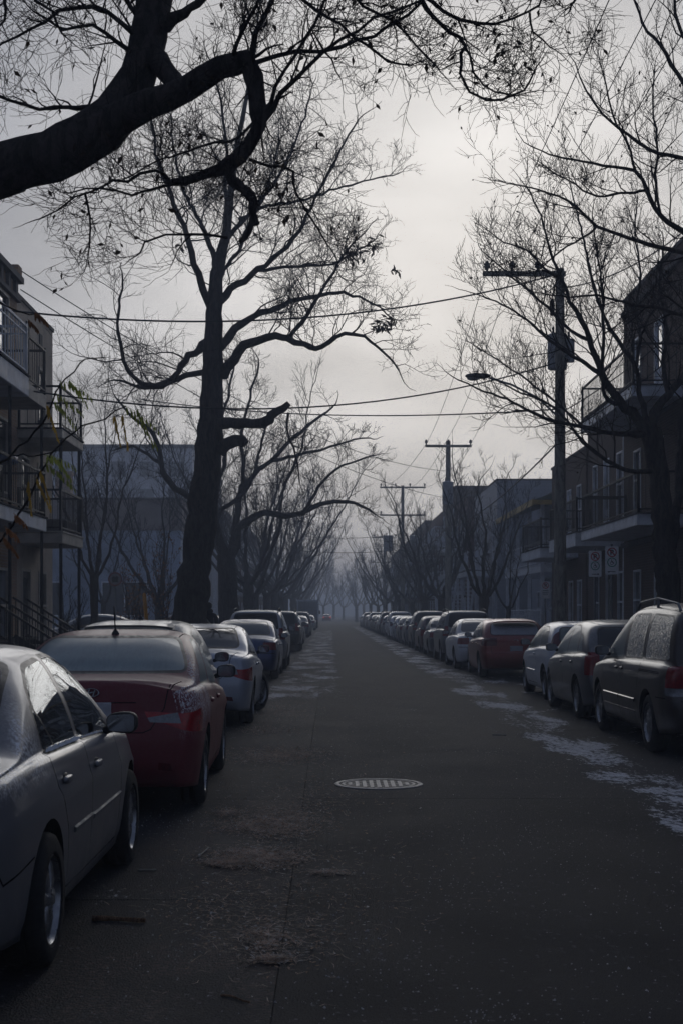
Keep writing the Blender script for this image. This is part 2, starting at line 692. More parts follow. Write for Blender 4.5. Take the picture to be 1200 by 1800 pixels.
P_BLACK = simple("black_ironwork", (.016, .016, .018), .6, .2, .4, .2, 12)
P_ROOF = simple("roof_tar", (.03, .03, .032), .9, 0, .2)
P_STONE = mat_concrete("grey_stone", (.15, .145, .145), 1.2)
P_YEL = simple("yellow_fascia", (.42, .30, .09), .6, 0, .3, .2, 3)
P_GREEN = simple("green_shingle", (.07, .085, .06), .85, 0, .2, .25, 8)
P_DOOR = simple("door_dark_wood", (.05, .035, .03), .5, 0, .4, .2, 4)
P_BLUE = simple("blue_tarp", (.05, .10, .24), .5, 0, .4, .25, 5)


def siding(name, col):
    t = NT(name)
    x, y, z = t.sep(t.pos())
    w = t.math('FRACT', t.math('MULTIPLY', z, 5.0))
    c = t.mix(t.ramp(w, .90, .97), col, tuple(q * .55 for q in col))
    c = t.mix(t.ramp(t.noise(t.pos(), .6, 5), .35, .7, 0, .4), c, tuple(q * .7 for q in col))
    t.set(Base_Color=c, Roughness=.7)
    t.bump(w, .5, .02)
    return t.m


S_PALE = siding("siding_pale", (.33, .36, .42))
S_WHITE = siding("siding_white", (.40, .43, .49))


def mat_window(name, col, refl=.5):
    t = NT(name)
    n = t.noise(t.coord(), 1.2, 3)
    t.set(Base_Color=t.mix(t.ramp(n, .35, .65), col, tuple(q * 2.2 for q in col)), Roughness=.06, Specular_IOR_Level=refl)
    t.bump(t.noise(t.coord(), .9, 2), .05, .2)
    return t.m


GLZ = mat_window("window_glass", (.014, .016, .020), .7)
GLZ_C = mat_window("window_glass_curtained", (.11, .12, .14), .5)


class Wall:
    """a wall with openings: u along it, v up, n outwards; every opening gets its window or door"""
    def __init__(self, parent, origin, u, n):
        self.p, self.o, self.u, self.n = parent, Vector(origin), Vector(u), Vector(n)

    def pt(self, a, b, c=0.0):
        return self.o + self.u * a + Vector((0, 0, b)) + self.n * c

    def quad(self, m, *p):
        m.add([self.pt(*q) for q in p], [(0, 1, 2, 3)])

    def block(self, m, a0, a1, b0, b1, c0, c1):
        v = [self.pt(a, b, c) for c in (c0, c1) for b in (b0, b1) for a in (a0, a1)]
        m.add(v, [(0, 1, 3, 2), (4, 6, 7, 5), (0, 4, 5, 1), (2, 3, 7, 6), (0, 2, 6, 4), (1, 5, 7, 3)])

    def wall(self, w, h, ops, mat, z0=0.0, depth=.05, name="wall"):
        us = sorted({0.0, w} | {q for o in ops for q in o[:2]})
        vs_ = sorted({z0, h} | {q for o in ops for q in o[2:4]})
        m = MB()
        for i in range(len(us) - 1):
            for j in range(len(vs_) - 1):
                a, b = (us[i] + us[i + 1]) / 2, (vs_[j] + vs_[j + 1]) / 2
                if any(o[0] < a < o[1] and o[2] < b < o[3] for o in ops):
                    continue
                self.quad(m, (us[i], vs_[j]), (us[i + 1], vs_[j]), (us[i + 1], vs_[j + 1]), (us[i], vs_[j + 1]))
        for o in ops:
            a0, a1, b0, b1 = o[:4]
            self.quad(m, (a0, b0), (a0, b1), (a0, b1, -depth), (a0, b0, -depth))
            self.quad(m, (a1, b0), (a1, b1), (a1, b1, -depth), (a1, b0, -depth))
            self.quad(m, (a0, b1), (a1, b1), (a1, b1, -depth), (a0, b1, -depth))
            self.quad(m, (a0, b0), (a1, b0), (a1, b0, -depth), (a0, b0, -depth))
        ob = m.build(name, mat, self.p)
        for o in ops:
            self.opening(o, depth)
        return ob

    def opening(self, o, depth):
        a0, a1, b0, b1 = o[:4]
        kind = o[4] if len(o) > 4 else 'win'
        fm = o[5] if len(o) > 5 else P_WHITE
        t = .06
        c0, c1 = -depth, -depth + .075
        if kind == 'door':
            m = MB()
            self.block(m, a0, a1, b0, b1, c0 - .03, c0)
            d = m.build("door", o[6] if len(o) > 6 else P_DOOR, self.p)
            m = MB()
            for q in ((a0, a0 + t, b0, b1), (a1 - t, a1, b0, b1), (a0 + t, a1 - t, b1 - t, b1)):
                self.block(m, *q, c0 + .002, c1)
            m.build("door_frame", fm, d)
            m = MB()
            self.block(m, a0 + t + .12, a1 - t - .12, b0 + .9, b1 - t - .15, c0 + .002, c0 + .012)
            m.build("pane", GLZ, d)
            return
        m = MB()
        self.block(m, a0, a1, b0, b1, c0 - .02, c0)
        g = m.build("window", GLZ if (hash((round(a0, 2), round(b0, 2))) % 3) else GLZ_C, self.p)
        m = MB()
        bm_ = (b0 + b1) / 2
        for q in ((a0, a0 + t, b0, b1), (a1 - t, a1, b0, b1), (a0 + t, a1 - t, b1 - t, b1), (a0 + t, a1 - t, b0, b0 + t), (a0 + t, a1 - t, bm_ - t / 2, bm_ + t / 2)):
            self.block(m, *q, c0 + .002, c1)
        m.build("frame", fm, g)
        m = MB()
        self.block(m, a0 - .06, a1 + .06, b0 - .09, b0 - .002, -depth + .02, .06)
        m.build("sill", P_STONE, g)


def slab_box(parent, name, mat, x0, x1, y0, y1, z0, z1, bevel=0.0):
    return MB().box(x0, x1, y0, y1, z0, z1).build(name, mat, parent, False, bevel)


def railing(parent, pts, z, h, mat, gap=.17, rail=.05, picket=.014, mid=False):
    """posts, pickets and rails along a path of (x, y)"""
    m = MB()
    for (xa, ya), (xb, yb) in zip(pts[:-1], pts[1:]):
        L = math.hypot(xb - xa, yb - ya)
        n = max(1, int(L / gap))
        m.bar((xa, ya, z + h), (xb, yb, z + h), rail, rail)
        m.bar((xa, ya, z + .09), (xb, yb, z + .09), rail * .7, rail * .7)
        if mid:
            m.bar((xa, ya, z + h - .16), (xb, yb, z + h - .16), rail * .6, rail * .6)
        for i in range(1, n):
            x, y = xa + (xb - xa) * i / n, ya + (yb - ya) * i / n
            m.bar((x, y, z + .07), (x, y, z + h), picket, picket, (1, 0, 0))
    for x, y in pts:
        m.bar((x, y, z), (x, y, z + h + .06), .06, .06, (1, 0, 0))
    o = m.build("railing", mat, parent)
    o["kind"] = "stuff"
    return o


def stair(parent, x0, z0, x1, z1, y, w, mat, rail, along='X', n=14):
    """a flight of open treads with stringers and hand rails"""
    st = None
    m = MB()
    P = (lambda a, b, c: (a, b, c)) if along == 'X' else (lambda a, b, c: (b, a, c))
    for s in (0, w):
        m.bar(P(x0, y + s, z0), P(x1, y + s, z1), .05, .22)
    st = m.build("staircase", mat, parent)
    for i in range(n):
        t = (i + .5) / n
        c = P(x0 + (x1 - x0) * t, y, z0 + (z1 - z0) * (i + 1) / n)
        d = abs(x1 - x0) / n * .55
        b = MB()
        if along == 'X':
            b.box(c[0] - d, c[0] + d, y + .03, y + w - .03, c[2] - .04, c[2])
        else:
            b.box(y + .03, y + w - .03, c[1] - d, c[1] + d, c[2] - .04, c[2])
        b.build("tread", mat, st)
    m = MB()
    for s in (0, w):
        m.bar(P(x0, y + s, z0 + .9), P(x1, y + s, z1 + .9), .045, .045)
        for i in range(n * 2):
            t = (i + .5) / (n * 2)
            q = P(x0 + (x1 - x0) * t, y + s, z0 + (z1 - z0) * t)
            m.bar(q, (q[0], q[1], q[2] + .9), .016, .016, (1, 0, 0))
    r = m.build("handrail", rail, st)
    r["kind"] = "stuff"
    return st


def shell_box(root, X, face, y0, y1, h, depth, mat, side_mat=None, parapet=.35, cornice=None):
    """the three plain walls, the flat roof and the coping"""
    sm = side_mat or mat
    xb = X - face * depth
    xa, xc = min(X, xb), max(X, xb)
    e = .004
    for y, s in ((y0, -1), (y1, 1)):
        m = MB()
        m.add([(xa, y, 0), (xc, y, 0), (xc, y, h), (xa, y, h)], [(0, 1, 2, 3)])
        m.build("side_wall", sm, root)
    m = MB()
    m.add([(xb, y0, 0), (xb, y1, 0), (xb, y1, h), (xb, y0, h)], [(0, 1, 2, 3)])
    m.build("rear_wall", sm, root)
    slab_box(root, "roof", P_ROOF, xa + .05, xc - .05, y0 + .05, y1 - .05, h - parapet - .1, h - parapet)
    m = MB()
    for q in ((xa - .04, xa + .22, y0 - .04, y1 + .04), (xc - .22, xc + .04, y0 - .04, y1 + .04), (xa + .22, xc - .22, y0 - .04, y0 + .22), (xa + .22, xc - .22, y1 - .22, y1 + .04)):
        m.box(*q, h, h + .09)
    m.build("coping", cornice or P_STONE, root)


def balcony(root, X, face, out, y0, y1, z, fascia, rail_mat, h=1.0, th=.28, deck=P_ROOF, mid=False, gap=.17, bracket=True, picket=.014):
    xo = X + face * out
    xa, xc = min(X + face * .01, xo), max(X + face * .01, xo)
    b = slab_box(root, "balcony", fascia, xa, xc, y0, y1, z - th, z, .015)
    slab_box(b, "deck", deck, xa - .03, xc + .03, y0 - .03, y1 + .03, z + .002, z + .035)
    railing(b, [(X + face * .05, y0 + .05), (xo - face * .05, y0 + .05), (xo - face * .05, y1 - .05), (X + face * .05, y1 - .05)], z + .035, h, rail_mat, gap, mid=mid, picket=picket)
    return b


# ---- right side, nearest: three-storey dark brick house
r = tag(empty("brick_house", (0, 0, 0)), "tall three-storey dark brick house with white balconies at the right edge", "house", "houses along the right side")
X = 8.8
shell_box(r, X, -1, 20.0, 42.7, 10.9, 12, B_BROWN)
W = Wall(r, (X, 20.0, 0), (0, 1, 0), (-1, 0, 0))
ops = []
for z0 in (1.1, 4.55, 7.75):
    for a in (1.5, 4.2, 7.2, 11.0, 14.2, 17.6, 20.3):
        dz = a in (4.2, 17.6)
        ops.append((a, a + (1.0 if dz else .95), z0 - (.45 if dz and z0 > 2 else 0), z0 + 1.75, 'door' if dz and z0 > 2 else 'win', P_WHITE, P_WHITE))
W.wall(22.7, 10.9, ops, B_BROWN)
m = MB()
for z in (3.55, 6.9, 10.45):
    W.block(m, .0, 22.7, z, z + .14, .002, .09)
m.build("string_course", P_STONE, r)
balcony(r, X, -1, 1.35, 34.6, 42.3, 4.02, P_WHITE, P_BLACK, deck=P_STONE)
balcony(r, X, -1, 1.35, 35.2, 42.4, 7.25, P_WHITE, P_BLACK, deck=P_STONE)
balcony(r, X, -1, 1.35, 23.0, 29.0, 4.02, P_WHITE, P_BLACK, deck=P_STONE)

r = tag(empty("brick_house"), "two-storey dark brick house with a black-railed white balcony, behind the disabled parking signs", "house", "houses along the right side")
shell_box(r, X + .15, -1, 42.75, 49.5, 8.15, 12, B_DARK)
W = Wall(r, (X + .15, 42.75, 0), (0, 1, 0), (-1, 0, 0))
W.wall(6.75, 8.15, [(.7, 1.55, 1.0, 2.9), (2.5, 3.4, .35, 2.9, 'door', P_WHITE, P_DOOR), (4.6, 5.5, 1.0, 2.9), (.8, 1.7, 4.6, 6.6), (2.9, 3.8, 4.1, 6.6, 'door', P_WHITE, P_WHITE), (4.9, 5.7, 4.6, 6.6)], B_DARK)
balcony(r, X + .15, -1, 1.45, 43.6, 48.8, 4.08, P_WHITE, P_BLACK, deck=P_STONE, th=.42)
m = MB()
m.cyl((X + .08, 43.0, .1), (X + .08, 43.0, 8.0), .05, .05, 10)
m.build("downpipe", P_WHITE, r, True)

r = tag(empty("brick_house"), "two-storey dark brick house with a lower roof, half behind the near utility pole", "house", "houses along the right side")
shell_box(r, X + .1, -1, 49.55, 57.2, 7.35, 12, B_BROWN)
W = Wall(r, (X + .1, 49.55, 0), (0, 1, 0), (-1, 0, 0))
W.wall(7.65, 7.35, [(.8, 1.7, 1.0, 2.8), (2.6, 3.5, .35, 2.8, 'door', P_WHITE, P_DOOR), (4.4, 5.3, .35, 2.8, 'door', P_WHITE, P_DOOR), (6.2, 7.0, 1.0, 2.8), (.9, 1.8, 4.4, 6.2), (3.0, 3.9, 4.0, 6.2, 'door', P_WHITE, P_WHITE), (5.6, 6.5, 4.4, 6.2)], B_BROWN)
balcony(r, X + .1, -1, 1.4, 51.0, 55.8, 3.95, P_WHITE, P_BLACK, th=.36)

r = tag(empty("porch_house"), "pale sided house with a green shingled porch roof and stacked white balconies", "house", "houses along the right side")
X3 = 10.4
shell_box(r, X3, -1, 57.4, 73.5, 7.2, 10, S_WHITE)
W = Wall(r, (X3, 57.4, 0), (0, 1, 0), (-1, 0, 0))
ops = []
for z0 in (1.0, 4.2):
    for a in (1.2, 5.0, 9.0, 13.2):
        ops.append((a, a + 1.0, z0, z0 + 1.7))
    for a in (3.1, 11.2):
        ops.append((a, a + .95, z0 - .6, z0 + 1.7, 'door', P_WHITE, P_DOOR))
W.wall(16.1, 7.2, ops, S_WHITE)
for z in (.75, 3.6):
    balcony(r, X3, -1, 1.75, 58.6, 70.5, z, P_WHITE, P_WHITE, h=.95, th=.3, deck=P_WHITE)
for y in (58.75, 62.6, 66.5, 70.35):
    slab_box(r, "porch_post", P_WHITE, X3 - 1.72, X3 - 1.58, y - .07, y + .07, .78, 6.3)
m = MB()
m.add([(X3, 58.2, 6.95), (X3, 70.9, 6.95), (X3 - 2.1, 70.9, 6.25), (X3 - 2.1, 58.2, 6.25), (X3, 58.2, 6.80), (X3, 70.9, 6.80), (X3 - 2.1, 70.9, 6.10), (X3 - 2.1, 58.2, 6.10)],
      [(0, 1, 2, 3), (7, 6, 5, 4), (0, 3, 7, 4), (1, 5, 6, 2), (3, 2, 6, 7)])
p = m.build("porch_roof", P_GREEN, r)
slab_box(p, "fascia", P_YEL, X3 - 2.16, X3 - 2.105, 58.15, 70.95, 6.02, 6.27)
slab_box(p, "end_fascia", P_YEL, X3 - 2.1, X3 - .02, 58.13, 58.19, 6.05, 6.24)
stair(r, X3 - 3.6, .13, X3 - 1.8, .75, 60.0, 1.2, P_WHITE, P_WHITE, n=4)

r = tag(empty("sided_house"), "pale blue-grey house whose blank side wall faces down the street", "house", "houses along the right side")
shell_box(r, 8.9, -1, 76.0, 88.0, 8.7, 10, S_PALE, S_PALE)
W = Wall(r, (8.9, 76.0, 0), (0, 1, 0), (-1, 0, 0))
W.wall(12, 8.7, [(a, a + 1, z, z + 1.7) for z in (1.2, 5.0) for a in (1.2, 4.2, 7.2, 10)], S_WHITE)
balcony(r, 8.9, -1, 1.5, 77.5, 84.0, 3.9, P_WHITE, P_WHITE, th=.3)
for y in (77.6, 80.8, 83.9):
    slab_box(r, "porch_post", P_WHITE, 7.45, 7.57, y - .06, y + .06, .13, 3.6)
stair(r, 88.5, .13, 84.1, 3.9, 7.5, 1.1, P_WHITE, P_WHITE, 'Y', 16)


def row_house(label, X, face, y0, y1, h, mat, floors=3, stairs=False, group=None, white=True, name="row_house", depth=11):
    r = tag(empty(name), label, "house", group)
    shell_box(r, X, face, y0, y1, h, depth, mat, parapet=.4, cornice=P_STONE)
    W = Wall(r, (X, y0 if face < 0 else y1, 0), (0, 1, 0) if face < 0 else (0, -1, 0), (face, 0, 0))
    w = y1 - y0
    fh = (h - .8) / floors
    ops = []
    n = max(2, int(w / 2.6))
    for f in range(floors):
        z0 = .35 + f * fh
        for i in range(n):
            a = w * (i + .5) / n
            if i % 3 == 1:
                ops.append((a - .5, a + .5, z0, z0 + 2.3, 'door', P_WHITE, P_DOOR))
            else:
                ops.append((a - .5, a + .5, z0 + .7, z0 + 2.3))
    W.wall(w, h, ops, mat)
    fm = P_WHITE if white else P_STONE
    for f in range(1, floors):
        balcony(r, X, face, 1.4, y0 + w * .15, y1 - w * .15, .3 + f * fh, fm, P_WHITE if white else P_BLACK, th=.26, gap=.14, picket=.02)
    if stairs:
        xa = X + face * .3 if face > 0 else X + face * 1.4
        stair(r, y0 + w * .15 - 4.0, .13, y0 + w * .15, .3 + fh, xa, 1.1, fm, P_WHITE if white else P_BLACK, 'Y', 15)
    return r


GR = "houses along the right side"
row_house("red brick row house just past the blue-grey house, white stair in front", 8.9, -1, 92.5, 101, 9.2, B_RED, 3, True, GR)
row_house("dark brick row house far down the right side, taller than the next", 8.9, -1, 101.3, 113, 10.6, B_DARK, 3, True, GR)
row_house("hazy red brick row house at about the third far pole, right side", 8.9, -1, 113.3, 131, 9.6, B_RED, 3, True, GR)
row_house("faint brown brick house near the far end of the right side", 8.9, -1, 133, 160, 10.2, B_BROWN, 3, False, GR)
row_house("faintest brick house closing the right side in the mist", 8.9, -1, 162, 210, 9.8, B_DARK, 3, False, GR)

# ---- left side
GL = "houses along the left side"
XL = -7.5
r = tag(empty("brick_house"), "tan brick house with a cornice, white balcony fascia and outside stair, at the left edge", "house", GL)
shell_box(r, XL, 1, 21.8, 34.1, 9.55, 11, B_TAN)
W = Wall(r, (XL, 34.1, 0), (0, -1, 0), (1, 0, 0))
ops = []
for z0 in (.9, 4.35, 7.25):
    for a in (.9, 5.6, 8.2, 10.6):
        ops.append((a, a + 1.05, z0, z0 + 1.75, 'win', P_CREAM))
    ops.append((3.2, 4.2, z0 - .55, z0 + 1.85, 'door', P_WHITE, P_DOOR))
W.wall(12.3, 9.55, ops, B_TAN)
m = MB()
W.block(m, -.05, 12.3, 9.05, 9.15, .003, .10)
W.block(m, -.08, 12.3, 9.50, 9.64, .003, .16)
for i in range(16):
    W.block(m, .2 + i * .76, .42 + i * .76, 9.16, 9.495, .003, .08)
m.build("cornice", P_STONE, r)
m = MB()
W.block(m, -.02, .4, 9.65, 9.87, -.3, .12)
W.block(m, 4.6, 5.0, 9.65, 9.95, -.3, .12)
m.build("parapet_block", B_TAN, r)
b = balcony(r, XL, 1, 1.05, 23.0, 30.5, 6.66, P_WHITE, P_WHITE, h=1.05, th=.42, mid=True, gap=.24, picket=.02)
railing(b, [(XL + 1.0, 30.6), (XL + 1.0, 32.4), (XL + .1, 32.4)], 6.58, 1.0, P_BLACK)
slab_box(b, "extension", P_CREAM, XL + .01, XL + 1.03, 30.51, 32.5, 6.25, 6.56, .01)
b = balcony(r, XL, 1, 1.05, 23.0, 32.4, 3.75, P_WHITE, P_BLACK, h=1.0, th=.3)
for y in (26.0, 29.0, 32.2):
    m = MB()
    m.cyl((XL + .98, y, .13), (XL + .98, y, 6.24), .035, .035, 8)
    m.build("porch_post", P_BLACK, r, True)
slab_box(r, "stoop", P_STONE, XL + .01, XL + .6, 27.0, 33.8, .1, 1.05)
for y in (28.6, 31.2):
    stair(r, XL + 2.0, .13, XL + .55, 1.05, y, 1.2, P_BLACK, P_BLACK, n=6)

tub = superbox("tarpaulin", P_BLUE, None, (XL + .75, 29.4, 4.785), (.28, .42, .10), 3.5)
tag(tub, "blue tarpaulin bundle lying over the railing of the left house", "tarpaulin")

r = tag(empty("stucco_house"), "plain beige stucco house with black balcony railings, just past the tan brick house", "house", GL)
shell_box(r, XL - .05, 1, 34.16, 38.75, 9.25, 11, W_BEIGE)
W = Wall(r, (XL - .05, 38.75, 0), (0, -1, 0), (1, 0, 0))
W.wall(4.59, 9.25, [(.9, 1.9, .9, 2.7, 'win', P_CREAM), (2.9, 3.9, .3, 2.7, 'door', P_CREAM, P_DOOR), (1.0, 2.0, 3.45, 5.5, 'door', P_CREAM, P_DOOR), (3.0, 4.0, 4.0, 5.5, 'win', P_CREAM), (1.0, 1.9, 6.6, 8.0, 'win', P_CREAM)], W_BEIGE)
for a, z in ((1.5, 8.45), (3.1, 8.45)):
    m = MB()
    W.block(m, a, a + .32, z, z + .42, .002, .03)
    m.build("vent_grille", P_STONE, r)
b = balcony(r, XL - .05, 1, 1.1, 34.3, 37.2, 6.05, P_CREAM, P_BLACK, th=.22)
b = balcony(r, XL - .05, 1, 1.1, 34.3, 37.2, 3.55, P_CREAM, P_BLACK, th=.26, deck=P_CREAM)
MB().box(XL + .3, XL + .95, 35.4, 36.9, 3.60, 3.95).build("planter", P_STONE, b, False, .06)
m = MB()
m.cyl((XL + .98, 34.5, .13), (XL + .98, 34.5, 5.82), .04, .04, 8)
m.build("porch_post", P_BLACK, r, True)
m = MB()
m.cyl((XL + .98, 37.0, .13), (XL + .98, 37.0, 5.82), .04, .04, 8)
m.build("porch_post", P_BLACK, r, True)

r = tag(empty("warehouse"), "long low blue-grey block building behind the bare saplings on the left", "warehouse")
slab_box(r, "wall", W_BLUE, -46, -8.8, 84, 112, 0, 6.5)
slab_box(r, "upper_cladding", W_BROWN, -46.1, -8.7, 83.9, 112.1, 6.505, 8.3)
slab_box(r, "roof_edge", P_STONE, -46.2, -8.6, 83.8, 112.2, 8.305, 8.42)
for i in range(7):
    x = -44 + i * 5.1
    f = slab_box(r, "window", GLZ, x, x + 2.6, 83.93, 83.99, 1.5, 3.4)
    m = MB()
    for q in ((x - .08, x, 1.42, 3.48), (x + 2.6, x + 2.68, 1.42, 3.48), (x, x + 2.6, 3.4, 3.48), (x, x + 2.6, 1.42, 1.5), (x + 1.26, x + 1.34, 1.5, 3.4)):
        m.box(q[0], q[1], 83.9, 83.985, q[2], q[3])
    m.build("frame", P_WHITE, f)
for i in range(8):
    slab_box(r, "pilaster", W_BLUE, -45.6 + i * 5.1, -45.2 + i * 5.1, 83.86, 83.995, 0, 6.49)
m = MB()
m.box(-16.6, -15.7, 86, 87, 8.42, 10.0)
m.box(-16.7, -15.6, 85.9, 87.1, 10.0, 10.18)
m.build("chimney", B_TAN, r)
r = tag(empty("tall_block"), "tall pale hazy building rising behind the low blue-grey warehouse", "building")
slab_box(r, "wall", W_GREY, -33, -14.5, 150, 190, 0, 19)
slab_box(r, "roof_edge", P_STONE, -33.2, -14.3, 149.8, 190.2, 19.005, 19.4)
for f in range(6):
    for i in range(6):
        x = -32 + i * 3.0
        slab_box(r, "window", GLZ_C, x, x + 1.5, 149.93, 149.99, 1.5 + f * 2.9, 3.1 + f * 2.9)
row_house("grey-brown brick row house past the warehouse, behind the second big left tree", -8.6, 1, 116, 136, 10.0, B_BROWN, 3, False, GL)
row_house("faint brick row house far down the left side in the mist", -8.6, 1, 138, 175, 10.6, B_RED, 3, False, GL)
row_house("faintest long house at the far end of the left side", -8.6, 1, 178, 230, 9.8, B_DARK, 3, False, GL)

# ------------------------------------------------------------------ utility poles, wires, signs
WOOD = bark("weathered_pole_wood", (.30, .285, .245), .6)
STEEL = simple("galvanised_steel", (.20, .21, .225), .5, .6, .5, .15, 8)
XFMR = simple("transformer_grey", (.42, .45, .50), .45, .1, .5, .15, 5)
CERAM = simple("insulator_porcelain", (.06, .045, .045), .25, 0, .5)
CABLE = simple("cable_black", (.012, .012, .013), .6)


def insulator(parent, x, y, z):
    m = MB()
    m.lathe([(0, .22), (.045, .21), (.05, .17), (.09, .15), (.095, .12), (.05, .11), (.09, .08), (.095, .05), (.04, .03), (.03, -.06), (0, -.06)], 12, 'Z', (x, y, z))
    return m.build("insulator", CERAM, parent, True)


def pole(label, x, y, h, r0, r1, arms, xf=None, mat=WOOD, brace=True):
    root = tag(empty("utility_pole", (x, y, .13)), label, "pole", "utility poles along the right kerb")
    m = MB()
    n = 9
    prof = [(r0 + (r1 - r0) * i / n, (h - .13) * i / n) for i in range(n + 1)] + [(0, h - .11)]
    m.lathe(prof, 18, 'Z')
    m.build("pole", mat, root, True)
    for (xa, xb, z, ins) in arms:
        a = MB()
        a.bar((xa, -r1 - .06, z), (xb, -r1 - .06, z), .10, .13)
        arm = a.build("crossarm", WOOD, root, False, .008)
        for q in ins:
            insulator(arm, q, -r1 - .06, z + .12)
        if brace:
            b = MB()
            for e in (xa, xb):
                if abs(e) > .7:
                    b.bar((e * .62, -r1 - .10, z - .05), (math.copysign(r1, e) * .3, -r1 - .05, z - .62), .035, .012)
            if b.v:
                b.build("arm_brace", STEEL, arm)
    if xf:
        for (dx, dy, z, rr, hh) in xf:
            m = MB()
            m.lathe([(0, 0), (rr * .94, 0), (rr, .03), (rr, hh * .9), (rr * 1.05, hh * .92), (rr * 1.05, hh * .97), (rr * .8, hh), (0, hh * 1.03)], 24, 'Z', (dx, dy, z))
            t = m.build("transformer", XFMR, root, True)
            m = MB()
            m.lathe([(0, .2), (.03, .2), (.035, 0), (.05, -.02)], 8, 'Z', (dx - rr * .4, dy, z + hh))
            m.build("bushing", CERAM, t, True)
            m = MB()
            m.bar((dx * .5, dy * .5, z + hh * .25), (dx, dy, z + hh * .25), .07, .05)
            m.bar((dx * .5, dy * .5, z + hh * .8), (dx, dy, z + hh * .8), .07, .05)
            m.build("bracket", STEEL, t)
    return root


P1 = Vector((6.13, 38.0, 0))
p1 = pole("tall near utility pole with transformer, beside the two disabled parking signs", P1.x, P1.y, 10.8, .185, .115, [(-2.08, .12, 10.50, (-1.97, -1.30, -.62))], [(-.02, .34, 8.05, .26, .95), (.30, .12, 8.2, .11, .62)])
MB().lathe([(.1775, .9), (.181, .9), (.181, 1.25), (.1775, 1.25)], 18, 'Z').build("yellow_band", P_YEL, p1, True)
m = MB()
for z in (3.0, 6.4, 7.6):
    m.lathe([(.163 - .0065 * z + .012, z), (.163 - .0065 * z + .012, z + .04)], 16, 'Z')
m.build("strap", STEEL, p1, True)
m = MB()
m.lathe([(0, 9.85), (.06, 9.85), (.06, 10.2), (.03, 10.3), (0, 10.3)], 10, 'Z', (-.22, -.12, -.45))
m.bar((-.2, -.1, 9.5), (0, -.05, 9.45), .03, .03)
m.build("fuse_cutout", CERAM, p1, True)

P2 = Vector((6.12, 74.0, 0))
pole("second utility pole along the right kerb, single crossarm and grey transformer", P2.x, P2.y, 10.55, .18, .12, [(-1.2, 1.2, 10.15, (-1.15, 0, 1.15))], [(-.05, -.33, 7.1, .28, 1.2)])
P3 = Vector((6.0, 118.0, 0))
pole("third utility pole down the right side, two stacked crossarms", P3.x, P3.y, 12.2, .18, .12, [(-1.9, 1.9, 11.9, (-1.8, -.6, .6, 1.8)), (-1.9, 1.9, 9.6, (-1.8, 1.8))], [(-1.2, -.3, 6.6, .4, 1.3), (1.0, -.3, 6.6, .4, 1.3)])
P4 = Vector((6.1, 160.0, 0))
pole("farthest utility pole on the right, fading in the mist", P4.x, P4.y, 10.4, .18, .12, [(-1.3, 1.3, 10.0, (-1.2, 0, 1.2)), (-1.6, 1.6, 7.2, (-1.5, 1.5))])

# street lamp on the near pole: an arm over the road with a flat head, unlit
lamp = tag(empty("street_lamp", (P1.x, P1.y, 6.9)), "unlit cobra-head street lamp on a long arm over the road", "street lamp")
m = MB()
arm = [(-.12, -.05, .0), (-.6, -.05, .45), (-1.3, -.05, .80), (-1.9, -.05, .98)]
for a, b in zip(arm[:-1], arm[1:]):
    m.cyl(a, b, .028, .028, 10)
m.build("arm", STEEL, lamp, True)
superbox("lamp_head", simple("lamp_grey", (.12, .125, .13), .5, .2), lamp, (-2.2, -.05, 1.03), (.34, .13, .075), 2.6)
superbox("lens", simple("lamp_lens", (.30, .31, .32), .2), lamp, (-2.32, -.05, .965), (.17, .10, .06), 2.2)


def wire(name, label, a, b, sag, r=.012, n=24, cat="cable", group="overhead cables", grp=True):
    a, b = Vector(a), Vector(b)
    t = np.linspace(0, 1, n)
    P = np.array(a)[None] * (1 - t)[:, None] + np.array(b)[None] * t[:, None]
    P[:, 2] -= sag * 4 * t * (1 - t)
    o = link(name, tubes(name, [(P, np.full(n, r), 6)]), None, [CABLE])
    return tag(o, label, cat, group)


for i, (q, e) in enumerate(((-1.97, -1.15), (-1.30, 0), (-.62, 1.15))):
    w = ("outermost", "middle", "innermost")[i]
    wire("power_line", f"{w} thin power line from near crossarm to the second pole", (P1.x + q, P1.y - .17, 10.72), (P2.x + e, P2.y - .18, 10.4 if e else 10.75), .45, .010)
    wire("power_line", f"{w} thin power line running from near crossarm overhead out of the frame", (P1.x + q, P1.y - .17, 10.72), (P1.x + q - .35, -6, 10.9), .35, .009)
    wire("power_line", f"{w} thin power line from second pole to third pole", (P2.x + e, P2.y - .18, 10.4 if e else 10.75), (P3.x + (-1.8, .6, 1.8)[i], P3.y - .18, 12.05), .5, .012)
    wire("power_line", f"{w} faint power line beyond the third pole", (P3.x + (-1.8, .6, 1.8)[i], P3.y - .18, 12.05), (P4.x + (-1.2, 0, 1.2)[i], P4.y - .18, 10.2), .5, .014)
wire("service_cable", "thick black cable crossing the street high, through the big left tree", (P1.x - .1, P1.y, 10.65), at(-70, 535, 31), .75, .022, cat="cable")
wire("service_cable", "upper of two cables crossing the street below the street lamp", (P1.x - .1, P1.y, 8.3), at(60, 688, 31), .75, .020)
wire("service_cable", "lower sagging cable crossing the street below the street lamp", (P1.x - .1, P1.y, 7.05), at(250, 702, 52), .35, .020)
wire("service_cable", "cable from near pole through the right tree to the three-storey house", (P1.x + .1, P1.y, 10.3), at(1215, 395, 35.0), .3, .016)
wire("service_cable", "upper pale service line rising to the brick house at right", (P1.x + .1, P1.y, 7.0), (8.7, 35.3, 8.75), .12, .015)
wire("service_cable", "lower pale service line rising to the brick house at right", (P1.x + .1, P1.y, 6.4), (8.7, 35.6, 8.15), .12, .015)
wire("service_cable", "upper thin line slanting down from the left house roof into the trees", (XL + .1, 34.0, 9.8), (P2.x - .1, P2.y, 9.0), 1.0, .013)
